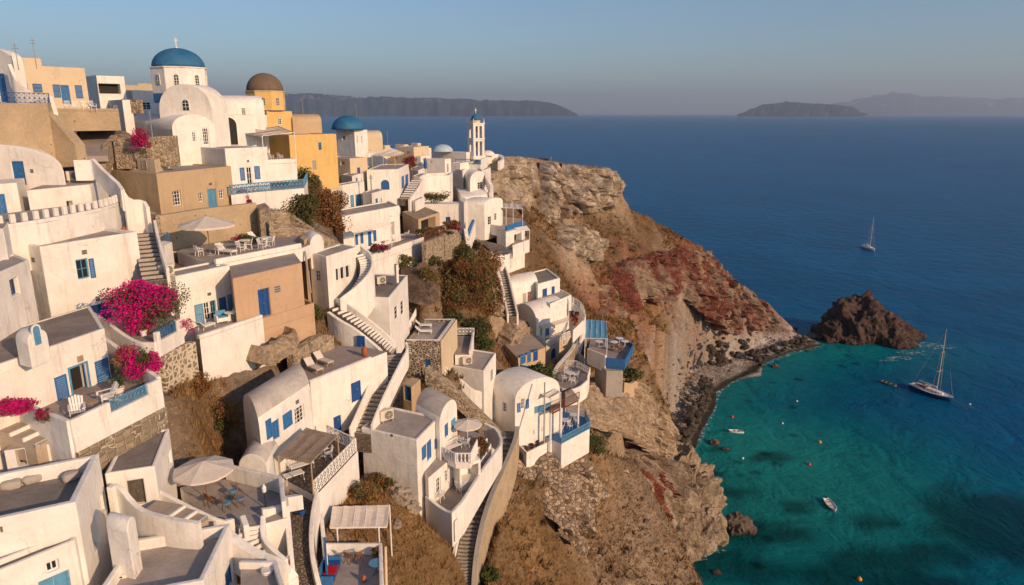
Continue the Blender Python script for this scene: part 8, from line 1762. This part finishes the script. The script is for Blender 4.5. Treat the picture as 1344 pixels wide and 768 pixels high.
cliff([(694, 612, 79), (725, 596, 82), (755, 592, 86), (785, 600, 90), (815, 612, 98), (838, 625, 106)], [(694, 655, 76.5), (722, 682, 77), (742, 712, 79), (765, 735, 84), (785, 728, 92), (815, 690, 102)], CM5, 1.1, .3, 8, back=5)
cliff([(738, 662, 84), (772, 628, 95), (805, 604, 107), (835, 596, 115), (866, 600, 126), (893, 612, 136)], [(775, 810, 80), (795, 805, 85), (818, 792, 92), (847, 780, 100), (872, 766, 113), (890, 752, 122)], CM6, 2.6, .15, 9, back=7, nz=6)
c = PZ(899, 706, 0)
for o_ in [rock('ribbed tan rock point dropping into the bay below the red patch', [(c+Vector((-1, 8, 2)), (8, 10, 12)), (c+Vector((-5, -1, 1)), (7.5, 8, 9)), (c+Vector((3, 1, 0)), (5, 6, 6)), (c+Vector((-8, -8, 0)), (7, 6, 6.5))], CM6, name='rock_point', f=.2, amp=.7, seed=31, res=6)]: pass
cliff([(812, 622, 108), (838, 612, 113), (864, 620, 119), (884, 638, 124)], [(806, 690, 97), (834, 702, 102), (860, 704, 107), (880, 702, 112)], CM7, 2.0, .25, 10, back=5)
cliff([(338, 458, 51.8), (352, 452, 52.4), (372, 441, 53.6), (396, 432, 55.2)], [(342, 482, 51), (356, 478, 51.6), (378, 466, 52.8), (398, 456, 54.6)], CM2, .3, .6, 15, back=1.6)
cliff([(546, 352, 85), (556, 346, 86), (568, 352, 86)], [(545, 398, 78), (556, 402, 78.5), (570, 398, 80)], CM4, .3, .6, 11, back=.8)
cliff([(628, 372, 108), (640, 368, 109), (650, 372, 110)], [(624, 412, 98), (638, 418, 99), (660, 414, 103)], CM2, .9, .4, 13, back=3); cliff([(668, 418, 108), (680, 424, 109), (690, 436, 109)], [(662, 468, 101), (676, 474, 101), (688, 470, 103)], CM2, 1.0, .4, 14, back=3)
# ------------------------------------------------------------------ islands on the horizon
def island(name, prof, D, col, depth=2500, cliff=None, seed=0, amp=.06):
    """prof: list of (px, py_top) along the skyline; a ridge at distance D with real depth"""
    q = bmnew(); n = 150; xs = np.linspace(prof[0][0], prof[-1][0], n); tops = np.interp(xs, [p[0] for p in prof], [p[1] for p in prof]); rows = []; m_ = 14
    for i, (x, y) in enumerate(zip(xs, tops)):
        T = PY(x, y, D); h = max(T.z, 0)*(1+amp*mnoise.fractal(Vector((x*.09, seed, 0)), .8, 2, 5)); row = []
        for j in range(m_+1):
            v = j/m_; y_ = D-depth*.35+depth*v; f = (v/.35)**.55 if v < .35 else (1 if v < .55 else max(0, 1-((v-.55)/.45)**1.5))
            nz = 1+.34*mnoise.fractal(Vector((x*.045, v*2.2, seed)), .8, 2, 6)*(1 if .02 < v < .3 else .3)
            row.append(q.verts.new((T.x*(y_/D), y_+depth*.12*mnoise.fractal(Vector((x*.07, v*2, seed+5)), .8, 2, 4), h*min(f*nz, 1.02)-.5)))
        rows.append(row)
    for a, b in zip(rows[:-1], rows[1:]):
        for j in range(m_): q.faces.new((a[j], b[j], b[j+1], a[j+1]))
    struct(name, q, col, smooth=True)
def islmat(name, c1, c2, c3, sc, town=None):
    m, nt, b = newmat(name); co = coords(nt, (1, 1, 2.5)); n = noi(nt, co, sc, 7, .65, .5); c = ramp(nt, n, [(.35, c1), (.5, c2), (.65, c3)])
    g = nt.nodes.new('ShaderNodeNewGeometry'); sx = nt.nodes.new('ShaderNodeSeparateXYZ'); nt.links.new(g.outputs['Position'], sx.inputs[0]); k = mth(nt, 'MULTIPLY', ramp(nt, mth(nt, 'MULTIPLY', sx.outputs[2], .0017), [(.7, 0.), (.95, .8)]), ramp(nt, noi(nt, coords(nt), .0012, 5, .7), [(.56, 0.), (.63, 1.)]))
    c = mixc(nt, k, c, (.55, .46, .40))
    nt.links.new(c, b.inputs['Base Color']); b.inputs['Roughness'].default_value = 1; b.inputs['Specular IOR Level'].default_value = 0
    bump(nt, b, n, .8, 80); return m
IM = islmat('hazy_island_rock', (.012, .024, .038), (.022, .038, .055), (.05, .062, .075), .0022)  # blue of the distance haze is mixed into the rock colour
island('far_island', [(300, 140), (330, 124), (370, 122), (420, 124), (470, 127), (520, 128), (545, 129), (580, 129), (640, 131), (690, 132), (722, 134), (735, 139), (748, 145), (757, 150)], 24000, IM, 6000, seed=1, amp=.03)
island('far_island', [(972, 150), (985, 143), (1000, 138), (1022, 135), (1032, 132), (1050, 135), (1090, 137), (1112, 139), (1122, 144), (1132, 150)], 21000, IM, 4500, seed=2, amp=.03)
island('far_mountains', [(1060, 149), (1090, 137), (1112, 134), (1150, 126), (1172, 120), (1190, 123), (1215, 127), (1260, 127), (1300, 130), (1360, 128), (1420, 138)], 45000, IM, 9000, seed=3, amp=.04)
# village on the ridge behind the church and white hamlets on the far island
q = bmnew(); R = random.Random(3)
hp = [P(150, 118, 260), P(230, 116, 300)]
q = bmnew(); nn = 40
rows = [[q.verts.new(P(140+110*i/nn, 112+2.5*abs(i/nn-.3)*2+mnoise.noise(Vector((i*.3, 0, 0)))*1.0, 300)+Vector((0, dy, dz))) for dy, dz in ((-60, -22), (-25, -5), (0, 0), (50, -8), (100, -30))] for i in range(nn+1)]
for a, b in zip(rows[:-1], rows[1:]):
    for j in range(4): q.faces.new((a[j], b[j], b[j+1], a[j+1]))
struct('distant_hill', q, RKP, smooth=True)
for i in range(60):
    x = R.uniform(160, 206); p = P(x, 113+R.uniform(0, 7), 300); k = (p.y-300*.98); p = P(x, 112+2.5*abs((x-140)/110-.3)*2+R.uniform(.5, 8), 292-0); q = bmnew(); s = R.uniform(1.2, 2.4); box(q, p, (s*1.4, 3, s)); 
    lone('distant_house', q, CREAM, 'tiny pale house among many on the hill left of the church', 'house', 'tiny houses on the hill behind the village')
q = bmnew()
# ------------------------------------------------------------------ haze
def haze():
    q = bmnew(); lb(q, -40000, 48000, -3500, 62500, -12, 1650)
    m = bpy.data.materials.new('haze'); m.use_nodes = True; nt = m.node_tree; nt.nodes.clear(); out = nt.nodes.new('ShaderNodeOutputMaterial'); v = nt.nodes.new('ShaderNodeVolumePrincipled')
    v.inputs['Color'].default_value = (.66, .80, 1.0, 1); v.inputs['Density'].default_value = HAZE_D; v.inputs['Anisotropy'].default_value = .2
    nt.links.new(v.outputs[0], out.inputs['Volume']); o = obj('haze', q, m, None); o['kind'] = 'stuff'
HAZE_D = 3.6e-5
haze()
